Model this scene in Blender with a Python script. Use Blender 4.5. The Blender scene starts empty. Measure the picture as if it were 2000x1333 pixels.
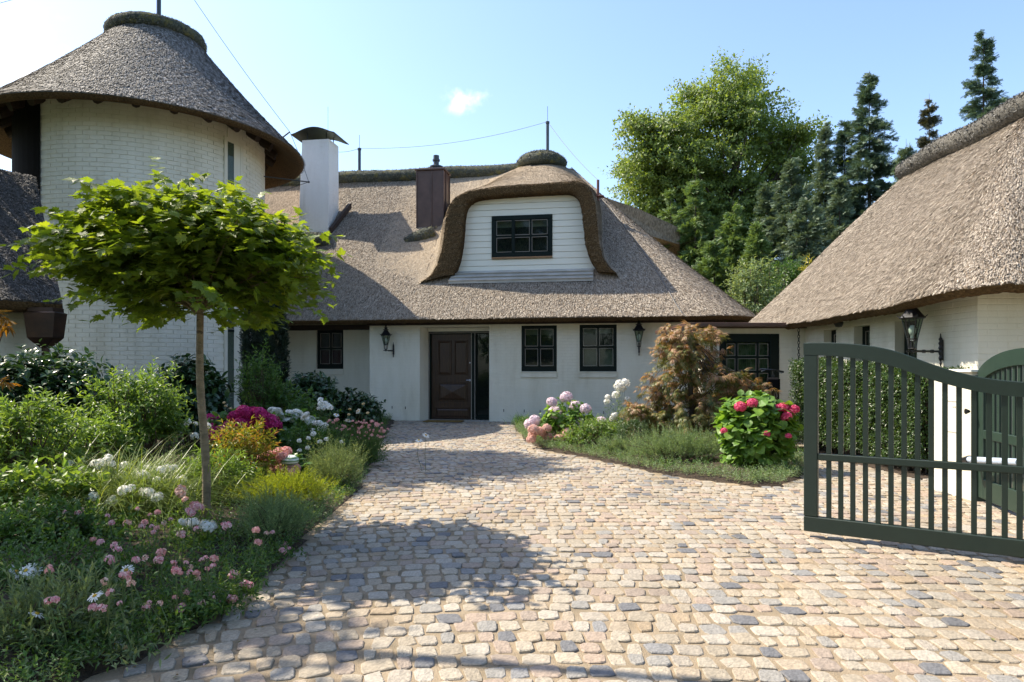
import bpy, math, random
import numpy as np
from mathutils import Vector

SC = bpy.context.scene
COL = SC.collection
rng = np.random.default_rng(7)
random.seed(7)
R = math.radians

# ------------------------------------------------------------------ camera, sky, sun, exposure
F, EYE, HOR = 1333.0, 1.35, 724.0          # focal length and horizon row in photo pixels (2000 wide), eye height
cam_d = bpy.data.cameras.new('camera')
cam = bpy.data.objects.new('camera', cam_d)
COL.objects.link(cam)
cam.location = (0, 0, EYE)
cam.rotation_euler = (R(90), 0, 0)
cam_d.sensor_width = 36
cam_d.lens = 36 * F / 2000
cam_d.shift_y = (HOR - 666.5) / 2000
cam_d.clip_end = 2000
cam_d.clip_start = 0.05
SC.camera = cam

SUN = Vector((0.76, -0.26, -1.0))           # direction the light travels
elev = math.atan2(1.0, math.hypot(SUN.x, SUN.y))
azim = math.atan2(-SUN.x, -SUN.y)           # from +Y, clockwise
world = bpy.data.worlds.new('World')
SC.world = world
world.use_nodes = True
wn, wl = world.node_tree.nodes, world.node_tree.links
for n in list(wn): wn.remove(n)
wout = wn.new('ShaderNodeOutputWorld')
wbg = wn.new('ShaderNodeBackground')
wbg.inputs['Strength'].default_value = 0.15
sky = wn.new('ShaderNodeTexSky')
sky.sky_type = 'NISHITA'
sky.sun_disc = False
sky.sun_elevation = elev
sky.sun_rotation = azim
sky.altitude = 50
sky.air_density = 1.0
sky.dust_density = 1.3
sky.ozone_density = 2.4
# small fair-weather clouds: soft puffs around two directions of the sky, broken up by noise
tc = wn.new('ShaderNodeTexCoord')
nz = wn.new('ShaderNodeTexNoise')
nz.inputs['Scale'].default_value = 26.0
nz.inputs['Detail'].default_value = 7
nz.inputs['Roughness'].default_value = 0.6
wl.new(tc.outputs['Generated'], nz.inputs['Vector'])
col_in = sky.outputs['Color']
for (cx_, cz_), wid, dens in (((-0.070, 0.396), 0.050, 0.55), ((-0.735, 0.455), 0.13, 0.7)):
    d_ = Vector((cx_, 1.0, cz_)).normalized()
    sb_ = wn.new('ShaderNodeVectorMath'); sb_.operation = 'SUBTRACT'; sb_.inputs[1].default_value = d_
    ml_ = wn.new('ShaderNodeVectorMath'); ml_.operation = 'MULTIPLY'; ml_.inputs[1].default_value = (0.75, 0.75, 1.6)
    ln_ = wn.new('ShaderNodeVectorMath'); ln_.operation = 'LENGTH'
    wl.new(tc.outputs['Generated'], sb_.inputs[0]); wl.new(sb_.outputs[0], ml_.inputs[0]); wl.new(ml_.outputs[0], ln_.inputs[0])
    mr = wn.new('ShaderNodeMapRange'); mr.interpolation_type = 'SMOOTHSTEP'
    mr.inputs['From Min'].default_value = wid; mr.inputs['From Max'].default_value = 0.0
    mr.inputs['To Min'].default_value = 0.0; mr.inputs['To Max'].default_value = 1.0
    wl.new(ln_.outputs['Value'], mr.inputs['Value'])
    ad_ = wn.new('ShaderNodeMath'); ad_.operation = 'MULTIPLY_ADD'; ad_.inputs[1].default_value = 2.6
    wl.new(nz.outputs['Fac'], ad_.inputs[0]); wl.new(mr.outputs['Result'], ad_.inputs[2])
    m2 = wn.new('ShaderNodeMapRange'); m2.interpolation_type = 'SMOOTHSTEP'
    m2.inputs['From Min'].default_value = 1.65; m2.inputs['From Max'].default_value = 2.75; m2.inputs['To Max'].default_value = dens
    wl.new(ad_.outputs[0], m2.inputs['Value'])
    k_ = wn.new('ShaderNodeMath'); k_.operation = 'MULTIPLY'
    wl.new(m2.outputs['Result'], k_.inputs[0]); wl.new(mr.outputs['Result'], k_.inputs[1])
    mx = wn.new('ShaderNodeMixRGB'); mx.inputs['Color2'].default_value = (9.2, 8.8, 8.4, 1)
    wl.new(k_.outputs[0], mx.inputs['Fac']); wl.new(col_in, mx.inputs['Color1'])
    col_in = mx.outputs['Color']
wl.new(col_in, wbg.inputs['Color'])
wl.new(wbg.outputs['Background'], wout.inputs['Surface'])

sun_d = bpy.data.lights.new('sun', 'SUN')
sun_d.energy = 4.4
sun_d.angle = R(0.53)
sun_d.color = (1.0, 0.90, 0.74)
sun = bpy.data.objects.new('sun', sun_d)
COL.objects.link(sun)
sun.location = (-20, 8, 30)
sun.rotation_euler = SUN.to_track_quat('-Z', 'Y').to_euler()

SC.view_settings.view_transform = 'Standard'
SC.view_settings.look = 'None'
SC.view_settings.gamma = 1.0
SC.view_settings.exposure = 1.12
SC.view_settings.use_curve_mapping = False
SC.render.engine = 'CYCLES'
SC.cycles.max_bounces = 8
SC.cycles.transparent_max_bounces = 12
SC.cycles.use_denoising = True

# ------------------------------------------------------------------ helpers: pixels -> places
def px(u, v, y):
    return np.array(((u - 1000) / F * y, y, EYE - (v - HOR) / F * y))

def gnd(u, v, z=0.0):
    y = F * (EYE - z) / (v - HOR)
    return np.array(((u - 1000) / F * y, y, z))

def nrm(a):
    a = np.asarray(a, float)
    l = np.linalg.norm(a, axis=-1, keepdims=True)
    return a / np.maximum(l, 1e-9)

# ------------------------------------------------------------------ helpers: meshes
class MB:
    """collects vertices and polygons and links them as ONE mesh"""
    def __init__(s):
        s.V, s.P, s.n = [], [], 0
        s.cols = []
    def add(s, v, *faces):
        v = np.asarray(v, float).reshape(-1, 3)
        s.V.append(v)
        for f in faces:
            if len(f) == 0: continue
            s.P.append(np.asarray(f, int) + s.n)
        s.n += len(v)
        return s
    def poly(s, pts):
        pts = np.asarray(pts, float)
        return s.add(pts, [list(range(len(pts)))])
    def box(s, lo, hi, ch=0.0):
        lo, hi = np.minimum(lo, hi), np.maximum(lo, hi)
        if ch <= 0:
            v = [(x, y, z) for x in (lo[0], hi[0]) for y in (lo[1], hi[1]) for z in (lo[2], hi[2])]
            return s.add(v, [[0, 1, 3, 2], [4, 6, 7, 5], [0, 4, 5, 1], [2, 3, 7, 6], [0, 2, 6, 4], [1, 5, 7, 3]])
        c, h = (lo + hi) / 2, (hi - lo) / 2
        ch = min(ch, h.min() * 0.6)
        v, q, t = [], [], []
        idx = {}
        for sx in (-1, 1):
            for sy in (-1, 1):
                for sz in (-1, 1):
                    sg = np.array((sx, sy, sz))
                    for a in range(3):
                        p = h - ch; p[a] = h[a]
                        idx[(sx, sy, sz, a)] = len(v)
                        v.append(c + sg * p)
                    t.append([idx[(sx, sy, sz, a)] for a in range(3)])
        for a in range(3):
            b, d = [i for i in range(3) if i != a]
            for sg in (-1, 1):
                k = []
                for sb, sd in ((-1, -1), (1, -1), (1, 1), (-1, 1)):
                    q3 = [0, 0, 0]; q3[a] = sg; q3[b] = sb; q3[d] = sd
                    k.append(idx[(*q3, a)])
                q.append(k)
            for sb in (-1, 1):
                for sd in (-1, 1):
                    k = []
                    for sg, ax in ((-1, b), (1, b), (1, d), (-1, d)):
                        q3 = [0, 0, 0]; q3[a] = sg; q3[b] = sb; q3[d] = sd
                        k.append(idx[(*q3, ax)])
                    q.append(k)
        return s.add(v, q, t)
    def obox(s, o, ax, ay, az, lo, hi, ch=0.0):
        """box in a turned frame: origin o, unit axes"""
        m = MB().box(np.array(lo, float), np.array(hi, float), ch)
        V = np.concatenate(m.V)
        W = np.asarray(o) + V[:, :1] * np.asarray(ax) + V[:, 1:2] * np.asarray(ay) + V[:, 2:3] * np.asarray(az)
        return s.add(W, *m.P)
    def tube(s, pts, rad, n=6, cap=True):
        pts = np.asarray(pts, float)
        rad = np.broadcast_to(np.asarray(rad, float), (len(pts),))
        t = np.gradient(pts, axis=0)
        t = nrm(t)
        ref = np.array((0, 0, 1.0)) if abs(t[0][2]) < 0.9 else np.array((1.0, 0, 0))
        a = nrm(np.cross(t, ref)); b = np.cross(t, a)
        ang = np.arange(n) / n * 2 * np.pi
        v = pts[:, None] + rad[:, None, None] * (np.cos(ang)[None, :, None] * a[:, None] + np.sin(ang)[None, :, None] * b[:, None])
        m = len(pts)
        i = np.arange(m - 1)[:, None] * n; j = np.arange(n)[None]
        k = (j + 1) % n
        q = np.stack([i + j, i + k, i + n + k, i + n + j], -1).reshape(-1, 4)
        s.add(v.reshape(-1, 3), q)
        if cap:
            s.P.append(np.array([list(range(n))[::-1]]) + s.n - m * n)
            s.P.append(np.array([list(range(n))]) + s.n - n)
        return s
    def lathe(s, prof, c=(0, 0, 0), n=12, axis=None, cap=True):
        prof = np.asarray(prof, float)
        ang = np.arange(n) / n * 2 * np.pi
        v = np.stack([prof[:, None, 0] * np.cos(ang), prof[:, None, 0] * np.sin(ang), np.broadcast_to(prof[:, None, 1], (len(prof), n))], -1)
        m = len(prof)
        i = np.arange(m - 1)[:, None] * n; j = np.arange(n)[None]; k = (j + 1) % n
        q = np.stack([i + j, i + k, i + n + k, i + n + j], -1).reshape(-1, 4)
        b = s.n
        s.add(v.reshape(-1, 3) + np.asarray(c), q)
        if cap:
            s.P.append(np.array([list(range(n))[::-1]]) + b)
            s.P.append(np.array([list(range(n))]) + b + (m - 1) * n)
        return s
    def grid(s, G, flip=False):
        n, m = G.shape[:2]
        i = np.arange(n - 1)[:, None] * m; j = np.arange(m - 1)[None]
        q = np.stack([i + j, i + j + 1, i + m + j + 1, i + m + j], -1).reshape(-1, 4)
        if flip: q = q[:, ::-1]
        return s.add(G.reshape(-1, 3), q)
    def prism(s, poly, d):
        """closed polygon pts (3D, planar) extruded by vector d"""
        p = np.asarray(poly, float); n = len(p)
        q = [[i, (i + 1) % n, n + (i + 1) % n, n + i] for i in range(n)]
        return s.add(np.concatenate([p, p + np.asarray(d)]), q, [list(range(n))[::-1]], [list(range(n, 2 * n))])
    def mesh(s, name, mat=None, smooth=False, off=None):
        me = bpy.data.meshes.new(name)
        V = np.concatenate(s.V) if s.V else np.zeros((0, 3))
        if off is not None: V = V - np.asarray(off)
        me.vertices.add(len(V))
        me.vertices.foreach_set('co', V.astype(np.float32).ravel())
        loops = np.concatenate([p.ravel() for p in s.P]) if s.P else np.zeros(0, int)
        tot = np.concatenate([np.full(len(p), p.shape[1]) for p in s.P]) if s.P else np.zeros(0, int)
        start = np.concatenate([[0], np.cumsum(tot)[:-1]]) if len(tot) else tot
        me.loops.add(len(loops))
        me.loops.foreach_set('vertex_index', loops.astype(np.int32))
        me.polygons.add(len(tot))
        me.polygons.foreach_set('loop_start', start.astype(np.int32))
        me.polygons.foreach_set('loop_total', tot.astype(np.int32))
        me.polygons.foreach_set('use_smooth', np.full(len(tot), bool(smooth)))
        me.update(calc_edges=True)
        me.validate()
        if mat is not None: me.materials.append(mat)
        return me
    def obj(s, name, mat=None, parent=None, smooth=False, local=False, **props):
        """links the mesh; vertices are world coordinates unless local"""
        off = None
        if parent is not None and not local: off = wloc(parent)
        o = bpy.data.objects.new(name, s.mesh(name, mat, smooth, off))
        COL.objects.link(o)
        if parent is not None: o.parent = parent
        for k, v in props.items(): o[k] = v
        return o

def wloc(o):
    l = Vector((0, 0, 0))
    while o is not None:
        l = l + o.location
        o = o.parent
    return np.array(l)

def thing(name, label, cat, loc=(0, 0, 0), rz=0.0, group=None):
    o = bpy.data.objects.new(name, None)
    o.empty_display_size = 0.2
    COL.objects.link(o)
    o.location = Vector([float(a) for a in loc])
    o.rotation_euler = (0, 0, rz)
    o['label'] = label; o['category'] = cat
    if group: o['group'] = group
    return o

def tag(o, label, cat, group=None):
    o['label'] = label; o['category'] = cat
    if group: o['group'] = group
    return o

def inst(name, me, parent, loc, rot=(0, 0, 0), scale=(1, 1, 1)):
    """an object of its own that shares mesh data (loc in the parent's space)"""
    o = bpy.data.objects.new(name, me)
    COL.objects.link(o)
    o.parent = parent
    o.location = [float(a) for a in loc]
    o.rotation_euler = [float(a) for a in rot]
    o.scale = [float(a) for a in scale] if not np.isscalar(scale) else (float(scale),) * 3
    return o

# ------------------------------------------------------------------ helpers: materials
def ramp(nodes, stops, constant=False):
    r = nodes.new('ShaderNodeValToRGB')
    el = r.color_ramp.elements
    while len(el) < len(stops): el.new(0.5)
    for e, (p, c) in zip(el, stops):
        e.position = p; e.color = (*c, 1)
    if constant: r.color_ramp.interpolation = 'CONSTANT'
    return r

def base_mat(name, rough=0.6, spec=0.5):
    m = bpy.data.materials.new(name)
    m.use_nodes = True
    n, l = m.node_tree.nodes, m.node_tree.links
    b = n['Principled BSDF']
    b.inputs['Roughness'].default_value = rough
    b.inputs['Specular IOR Level'].default_value = spec
    return m, n, l, b

def rnd_node(n, l):
    g = n.new('ShaderNodeNewGeometry'); oi = n.new('ShaderNodeObjectInfo')
    a = n.new('ShaderNodeMath'); a.operation = 'ADD'
    l.new(g.outputs['Random Per Island'], a.inputs[0]); l.new(oi.outputs['Random'], a.inputs[1])
    f = n.new('ShaderNodeMath'); f.operation = 'FRACT'
    l.new(a.outputs[0], f.inputs[0])
    return f

def noise_node(n, l, scale, detail=4, stretch=(1, 1, 1), coord='Object', rough=0.55):
    t = n.new('ShaderNodeTexCoord'); mp = n.new('ShaderNodeMapping')
    mp.inputs['Scale'].default_value = stretch
    z = n.new('ShaderNodeTexNoise')
    z.inputs['Scale'].default_value = scale; z.inputs['Detail'].default_value = detail
    z.inputs['Roughness'].default_value = rough
    l.new(t.outputs[coord], mp.inputs['Vector']); l.new(mp.outputs['Vector'], z.inputs['Vector'])
    return z

def mat_noise(name, stops, scale=8, detail=5, rough=0.6, bump=0.0, bscale=40, stretch=(1, 1, 1), metal=0.0, spec=0.5, bdist=0.02):
    m, n, l, b = base_mat(name, rough, spec)
    z = noise_node(n, l, scale, detail, stretch)
    r = ramp(n, stops)
    l.new(z.outputs['Fac'], r.inputs['Fac']); l.new(r.outputs['Color'], b.inputs['Base Color'])
    b.inputs['Metallic'].default_value = metal
    if bump:
        z2 = noise_node(n, l, bscale, 5, stretch)
        bp = n.new('ShaderNodeBump'); bp.inputs['Strength'].default_value = bump; bp.inputs['Distance'].default_value = bdist
        l.new(z2.outputs['Fac'], bp.inputs['Height']); l.new(bp.outputs['Normal'], b.inputs['Normal'])
    return m

def mat_rand(name, stops, rough=0.6, transl=0.0, tcol=None, speckle=None, bump=0.0, spec=0.5, constant=False, bscale=60, wear=False):
    """colour drawn per piece; optional light through the leaf, optional mineral speckle"""
    m, n, l, b = base_mat(name, rough, spec)
    f = rnd_node(n, l)
    r = ramp(n, stops, constant)
    l.new(f.outputs[0], r.inputs['Fac'])
    col = r.outputs['Color']
    if speckle:
        z = noise_node(n, l, speckle[0], 6, rough=0.7)
        sr = ramp(n, [(0.3, (speckle[1],) * 3), (0.7, (speckle[2],) * 3)])
        l.new(z.outputs['Fac'], sr.inputs['Fac'])
        mu = n.new('ShaderNodeMixRGB'); mu.blend_type = 'MULTIPLY'; mu.inputs['Fac'].default_value = 1
        l.new(col, mu.inputs['Color1']); l.new(sr.outputs['Color'], mu.inputs['Color2'])
        col = mu.outputs['Color']
        if wear:
            g2 = n.new('ShaderNodeNewGeometry'); zw = n.new('ShaderNodeTexNoise'); zw.inputs['Scale'].default_value = 0.9; zw.inputs['Detail'].default_value = 7; zw.inputs['Roughness'].default_value = 0.65
            l.new(g2.outputs['Position'], zw.inputs['Vector'])
            rw_ = ramp(n, [(0.30, (0.74, 0.73, 0.70)), (0.48, (0.97, 0.97, 0.97)), (0.72, (1.10, 1.07, 1.02))])
            l.new(zw.outputs['Fac'], rw_.inputs['Fac'])
            mw = n.new('ShaderNodeMixRGB'); mw.blend_type = 'MULTIPLY'; mw.inputs['Fac'].default_value = 1
            l.new(col, mw.inputs['Color1']); l.new(rw_.outputs['Color'], mw.inputs['Color2']); col = mw.outputs['Color']
        if bump:
            bp = n.new('ShaderNodeBump'); bp.inputs['Strength'].default_value = bump; bp.inputs['Distance'].default_value = 0.01
            z2 = noise_node(n, l, bscale, 5)
            l.new(z2.outputs['Fac'], bp.inputs['Height']); l.new(bp.outputs['Normal'], b.inputs['Normal'])
    l.new(col, b.inputs['Base Color'])
    if transl:
        t = n.new('ShaderNodeBsdfTranslucent')
        mu = n.new('ShaderNodeMixRGB'); mu.blend_type = 'MULTIPLY'; mu.inputs['Fac'].default_value = 1
        mu.inputs['Color2'].default_value = (*(tcol or (2.2, 2.0, 0.9)), 1)
        l.new(col, mu.inputs['Color1']); l.new(mu.outputs['Color'], t.inputs['Color'])
        ms = n.new('ShaderNodeMixShader'); ms.inputs['Fac'].default_value = transl
        l.new(b.outputs[0], ms.inputs[1]); l.new(t.outputs[0], ms.inputs[2])
        l.new(ms.outputs[0], n['Material Output'].inputs['Surface'])
    return m

def plain(name, c, rough=0.5, metal=0.0, spec=0.5):
    return mat_noise(name, [(0.3, tuple(x * 0.88 for x in c)), (0.7, tuple(min(1, x * 1.08) for x in c))], 9, 4, rough, 0.15, 90, metal=metal, spec=spec, bdist=0.004)

def leaf_mat(name, c, rough=0.42, transl=0.3, var=0.35, tcol=None):
    c = np.array(c)
    return mat_rand(name, [(0.0, tuple(c * (1 - var))), (0.45, tuple(c)), (0.8, tuple(c * (1 + var * 0.6))), (1.0, tuple(np.clip(c * (1 + var) * (1.25, 1.05, 0.9), 0, 1)))], rough, transl, tcol, spec=0.4)

M = {}
def paint_mat(name, c0, c1):
    m, n, l, b = base_mat(name, 0.62, 0.4)
    g = n.new('ShaderNodeNewGeometry'); mp = n.new('ShaderNodeMapping'); mp.inputs['Scale'].default_value = (1.0, 1.0, 0.22)
    z = n.new('ShaderNodeTexNoise'); z.inputs['Scale'].default_value = 2.6; z.inputs['Detail'].default_value = 8; z.inputs['Roughness'].default_value = 0.62
    l.new(g.outputs['Position'], mp.inputs['Vector']); l.new(mp.outputs['Vector'], z.inputs['Vector'])
    r = ramp(n, [(0.28, tuple(np.array(c0) * (0.86, 0.85, 0.82))), (0.45, c0), (0.70, c1)])
    l.new(z.outputs['Fac'], r.inputs['Fac']); l.new(r.outputs['Color'], b.inputs['Base Color'])
    z2 = n.new('ShaderNodeTexNoise'); z2.inputs['Scale'].default_value = 38; z2.inputs['Detail'].default_value = 5
    l.new(g.outputs['Position'], z2.inputs['Vector'])
    bp = n.new('ShaderNodeBump'); bp.inputs['Strength'].default_value = 0.55; bp.inputs['Distance'].default_value = 0.006
    l.new(z2.outputs['Fac'], bp.inputs['Height']); l.new(bp.outputs['Normal'], b.inputs['Normal'])
    return m
M['white_brick'] = paint_mat('white_painted_brick', (0.70, 0.66, 0.54), (0.765, 0.73, 0.62))
M['chimney_brick'] = paint_mat('bright_white_brick', (0.79, 0.78, 0.75), (0.83, 0.825, 0.80))
M['white_wall'] = paint_mat('white_painted_mortar', (0.67, 0.63, 0.515), (0.74, 0.705, 0.60))
M['board_white'] = mat_noise('white_painted_board', [(0.3, (0.79, 0.765, 0.65)), (0.7, (0.83, 0.81, 0.70))], 3, 4, 0.45, 0.2, 30, (0.3, 1, 4), bdist=0.003)
M['black_green'] = plain('dark_green_paint', (0.0045, 0.0105, 0.008), 0.55, spec=0.18)
M['gate_green'] = mat_noise('gate_green_paint', [(0.3, (0.0075, 0.0185, 0.0125)), (0.7, (0.0105, 0.0235, 0.016))], 14, 5, 0.45, 0.25, 120, bdist=0.003)
M['gate_green2'] = mat_noise('small_gate_green_paint', [(0.3, (0.011, 0.028, 0.018)), (0.7, (0.016, 0.036, 0.024))], 10, 5, 0.5, 0.2, 100, bdist=0.003)
M['bead'] = plain('pale_glazing_bead', (0.30, 0.27, 0.23), 0.5)
M['iron'] = plain('black_wrought_iron', (0.008, 0.008, 0.009), 0.4, 0.0, 0.6)
M['darkwood'] = mat_noise('dark_stained_beam', [(0.3, (0.020, 0.011, 0.007)), (0.7, (0.045, 0.024, 0.013))], 6, 5, 0.6, 0.3, 30, (6, 1, 1))
M['door_wood'] = mat_noise('oak_front_door', [(0.3, (0.030, 0.013, 0.006)), (0.55, (0.052, 0.024, 0.010)), (0.75, (0.082, 0.038, 0.015))], 5, 7, 0.38, 0.25, 50, (9, 9, 0.7), bdist=0.004)
M['copper'] = mat_noise('brown_patinated_copper', [(0.3, (0.070, 0.038, 0.028)), (0.7, (0.115, 0.066, 0.050))], 3, 5, 0.42, 0.1, 20, metal=0.1)
M['copper_dark'] = mat_noise('dark_copper', [(0.3, (0.020, 0.010, 0.006)), (0.7, (0.055, 0.025, 0.013))], 4, 5, 0.4, 0.1, 20, metal=0.5)
M['lead'] = mat_noise('grey_lead', [(0.3, (0.36, 0.34, 0.30)), (0.7, (0.50, 0.48, 0.44))], 3, 5, 0.5, 0.2, 12, metal=0.05)
M['capmetal'] = mat_noise('verdigris_metal', [(0.3, (0.018, 0.020, 0.016)), (0.7, (0.045, 0.046, 0.036))], 5, 5, 0.5, 0.2, 20, metal=0.3)
M['steel_blue'] = plain('painted_pole', (0.045, 0.055, 0.065), 0.45)
M['silver'] = plain('silver_metal', (0.45, 0.47, 0.52), 0.3, 0.6)
M['rust'] = plain('red_oxide_metal', (0.13, 0.045, 0.032), 0.5)
M['mat'] = mat_noise('coir_mat', [(0.3, (0.14, 0.085, 0.02)), (0.7, (0.22, 0.14, 0.035))], 60, 4, 0.9, 0.8, 150)
M['bark_maple'] = mat_noise('pale_maple_bark', [(0.35, (0.16, 0.125, 0.075)), (0.62, (0.27, 0.21, 0.13)), (0.7, (0.10, 0.075, 0.05))], 9, 6, 0.8, 0.6, 40, (1, 1, 2.5))
M['bark'] = mat_noise('dark_bark', [(0.3, (0.045, 0.034, 0.025)), (0.7, (0.10, 0.08, 0.06))], 9, 6, 0.85, 0.6, 30, (2, 2, 0.5))
M['soil'] = mat_noise('garden_soil', [(0.3, (0.030, 0.020, 0.013)), (0.7, (0.075, 0.050, 0.030))], 14, 7, 0.95, 0.9, 40, bdist=0.05)
M['meadow'] = mat_noise('meadow_ground', [(0.3, (0.030, 0.050, 0.016)), (0.7, (0.060, 0.085, 0.030))], 3, 6, 0.95, 0.6, 30)
M['sand'] = mat_noise('sandy_joint', [(0.22, (0.11, 0.105, 0.055)), (0.36, (0.21, 0.165, 0.105)), (0.5, (0.29, 0.225, 0.148)), (0.8, (0.36, 0.285, 0.195))], 3.2, 10, 0.95, 0.8, 150, bdist=0.012)
stone_stops = [(0.0, (0.375, 0.325, 0.25)), (0.12, (0.325, 0.275, 0.205)), (0.24, (0.385, 0.345, 0.285)), (0.36, (0.335, 0.26, 0.20)),
               (0.48, (0.355, 0.29, 0.21)), (0.58, (0.26, 0.245, 0.22)), (0.66, (0.36, 0.31, 0.24)), (0.74, (0.14, 0.14, 0.145)), (0.80, (0.35, 0.305, 0.245)), (0.88, (0.30, 0.24, 0.19)), (0.95, (0.34, 0.26, 0.17)), (0.98, (0.225, 0.22, 0.215))]
M['stone'] = mat_rand('granite_setts', stone_stops, 0.7, speckle=(62, 0.62, 1.22), bump=0.8, constant=True, bscale=45, wear=True)

def thatch_mat(name, stops, moss=None, stretch=(1, 0.35, 0.35), bump=0.035):
    m, n, l, b = base_mat(name, 0.9, 0.2)
    z = noise_node(n, l, 26, 5, stretch, rough=0.65)
    r = ramp(n, stops)
    l.new(z.outputs['Fac'], r.inputs['Fac'])
    col = r.outputs['Color']
    z3 = noise_node(n, l, 0.9, 5, rough=0.6)
    r3 = ramp(n, [(0.35, (0.80, 0.79, 0.77)), (0.65, (1.12, 1.08, 1.02))])
    l.new(z3.outputs['Fac'], r3.inputs['Fac'])
    mu = n.new('ShaderNodeMixRGB'); mu.blend_type = 'MULTIPLY'; mu.inputs['Fac'].default_value = 1
    l.new(col, mu.inputs['Color1']); l.new(r3.outputs['Color'], mu.inputs['Color2'])
    col = mu.outputs['Color']
    if moss:
        z4 = noise_node(n, l, 5, 6, rough=0.6)
        r4 = ramp(n, [(0.52, (0, 0, 0)), (0.66, (1, 1, 1))])
        l.new(z4.outputs['Fac'], r4.inputs['Fac'])
        mm = n.new('ShaderNodeMixRGB'); mm.inputs['Color2'].default_value = (*moss, 1)
        l.new(r4.outputs['Color'], mm.inputs['Fac']); l.new(col, mm.inputs['Color1'])
        col = mm.outputs['Color']
    l.new(col, b.inputs['Base Color'])
    bp = n.new('ShaderNodeBump'); bp.inputs['Strength'].default_value = 1.0; bp.inputs['Distance'].default_value = bump
    l.new(z.outputs['Fac'], bp.inputs['Height']); l.new(bp.outputs['Normal'], b.inputs['Normal'])
    return m

M['thatch'] = thatch_mat('reed_thatch', [(0.3, (0.10, 0.078, 0.056)), (0.5, (0.25, 0.195, 0.14)), (0.7, (0.36, 0.29, 0.215))])
M['thatch_dormer'] = thatch_mat('dormer_thatch', [(0.3, (0.20, 0.16, 0.115)), (0.5, (0.33, 0.27, 0.20)), (0.7, (0.42, 0.355, 0.27))], bump=0.006)
M['thatch_grey'] = thatch_mat('weathered_grey_thatch', [(0.3, (0.060, 0.054, 0.048)), (0.5, (0.15, 0.135, 0.118)), (0.7, (0.24, 0.22, 0.195))], stretch=(0.6, 0.6, 0.35))
M['thatch_cut'] = thatch_mat('cut_reed_edge', [(0.3, (0.045, 0.028, 0.013)), (0.55, (0.115, 0.073, 0.034)), (0.75, (0.185, 0.122, 0.06))], stretch=(1.2, 1.2, 1.2))
M['ridge'] = thatch_mat('heather_ridge', [(0.3, (0.022, 0.026, 0.021)), (0.5, (0.075, 0.085, 0.070)), (0.7, (0.15, 0.165, 0.14))], moss=(0.17, 0.15, 0.05), stretch=(1, 1, 1))
M['ridge_plain'] = thatch_mat('grey_heather_ridge', [(0.3, (0.035, 0.033, 0.030)), (0.5, (0.12, 0.115, 0.10)), (0.7, (0.22, 0.21, 0.19))], stretch=(1, 1, 1))
M['wire'] = plain('grey_wire', (0.10, 0.10, 0.10), 0.6)
M['thatch_dark'] = thatch_mat('shade_dark_thatch', [(0.3, (0.025, 0.023, 0.020)), (0.5, (0.065, 0.058, 0.050)), (0.7, (0.11, 0.10, 0.088))], stretch=(0.6, 0.6, 0.35))  # darkened copy of the grey thatch: the wing's shade put into the colour
M['reed_dark'] = mat_rand('shade_dark_reed_ends', [(0.0, (0.03, 0.028, 0.025)), (0.5, (0.085, 0.078, 0.068)), (1.0, (0.17, 0.155, 0.14))], 0.7)  # reeds darkened likewise, for the shaded wing
M['reed'] = mat_rand('reed_ends', [(0.0, (0.045, 0.036, 0.028)), (0.12, (0.12, 0.096, 0.072)), (0.3, (0.27, 0.222, 0.17)), (0.7, (0.38, 0.325, 0.258)), (1.0, (0.56, 0.49, 0.40))], 0.75, spec=0.25)
M['reed_brown'] = mat_rand('brown_reed_ends', [(0.0, (0.09, 0.07, 0.05)), (0.15, (0.28, 0.225, 0.165)), (0.7, (0.42, 0.35, 0.265)), (1.0, (0.56, 0.48, 0.38))], 0.75, spec=0.25)
M['reed_cut'] = mat_rand('cut_reed_ends', [(0.0, (0.035, 0.022, 0.010)), (0.5, (0.12, 0.078, 0.038)), (1.0, (0.23, 0.16, 0.085))], 0.8, spec=0.2)
M['reed_grey'] = mat_rand('grey_reed_ends', [(0.0, (0.085, 0.08, 0.074)), (0.25, (0.22, 0.208, 0.19)), (0.7, (0.36, 0.34, 0.315)), (1.0, (0.60, 0.57, 0.54))], 0.6, spec=0.4)

def glass_mat(name, tint, rough=0.03, see=0.0):
    m, n, l, b = base_mat(name, rough, 0.6)
    z = noise_node(n, l, 1.3, 2)
    r = ramp(n, [(0.3, tuple(np.array(tint) * 0.7)), (0.7, tuple(np.array(tint) * 1.3))])
    l.new(z.outputs['Fac'], r.inputs['Fac']); l.new(r.outputs['Color'], b.inputs['Base Color'])
    if see:
        t = n.new('ShaderNodeBsdfTransparent'); t.inputs['Color'].default_value = (0.86, 0.92, 0.88, 1)
        ms = n.new('ShaderNodeMixShader'); ms.inputs['Fac'].default_value = see
        l.new(b.outputs[0], ms.inputs[1]); l.new(t.outputs[0], ms.inputs[2])
        l.new(ms.outputs[0], n['Material Output'].inputs['Surface'])
    return m
M['glass'] = glass_mat('dark_window_glass', (0.018, 0.024, 0.022), see=0.62)
M['glass_clear'] = glass_mat('clear_window_glass', (0.05, 0.06, 0.055), see=0.85)
M['glass_lamp'] = glass_mat('lantern_glass', (0.06, 0.065, 0.06), 0.05, see=0.88)
M['bulb'] = plain('white_bulb', (0.75, 0.75, 0.72), 0.3)
M['room'] = plain('dim_room', (0.10, 0.095, 0.08), 0.9)
M['blind'] = plain('roller_blind', (0.68, 0.70, 0.60), 0.8)
M['red_cloth'] = plain('red_curtain', (0.42, 0.07, 0.08), 0.9)
M['teal_cloth'] = plain('teal_cloth', (0.03, 0.16, 0.15), 0.9)
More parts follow.
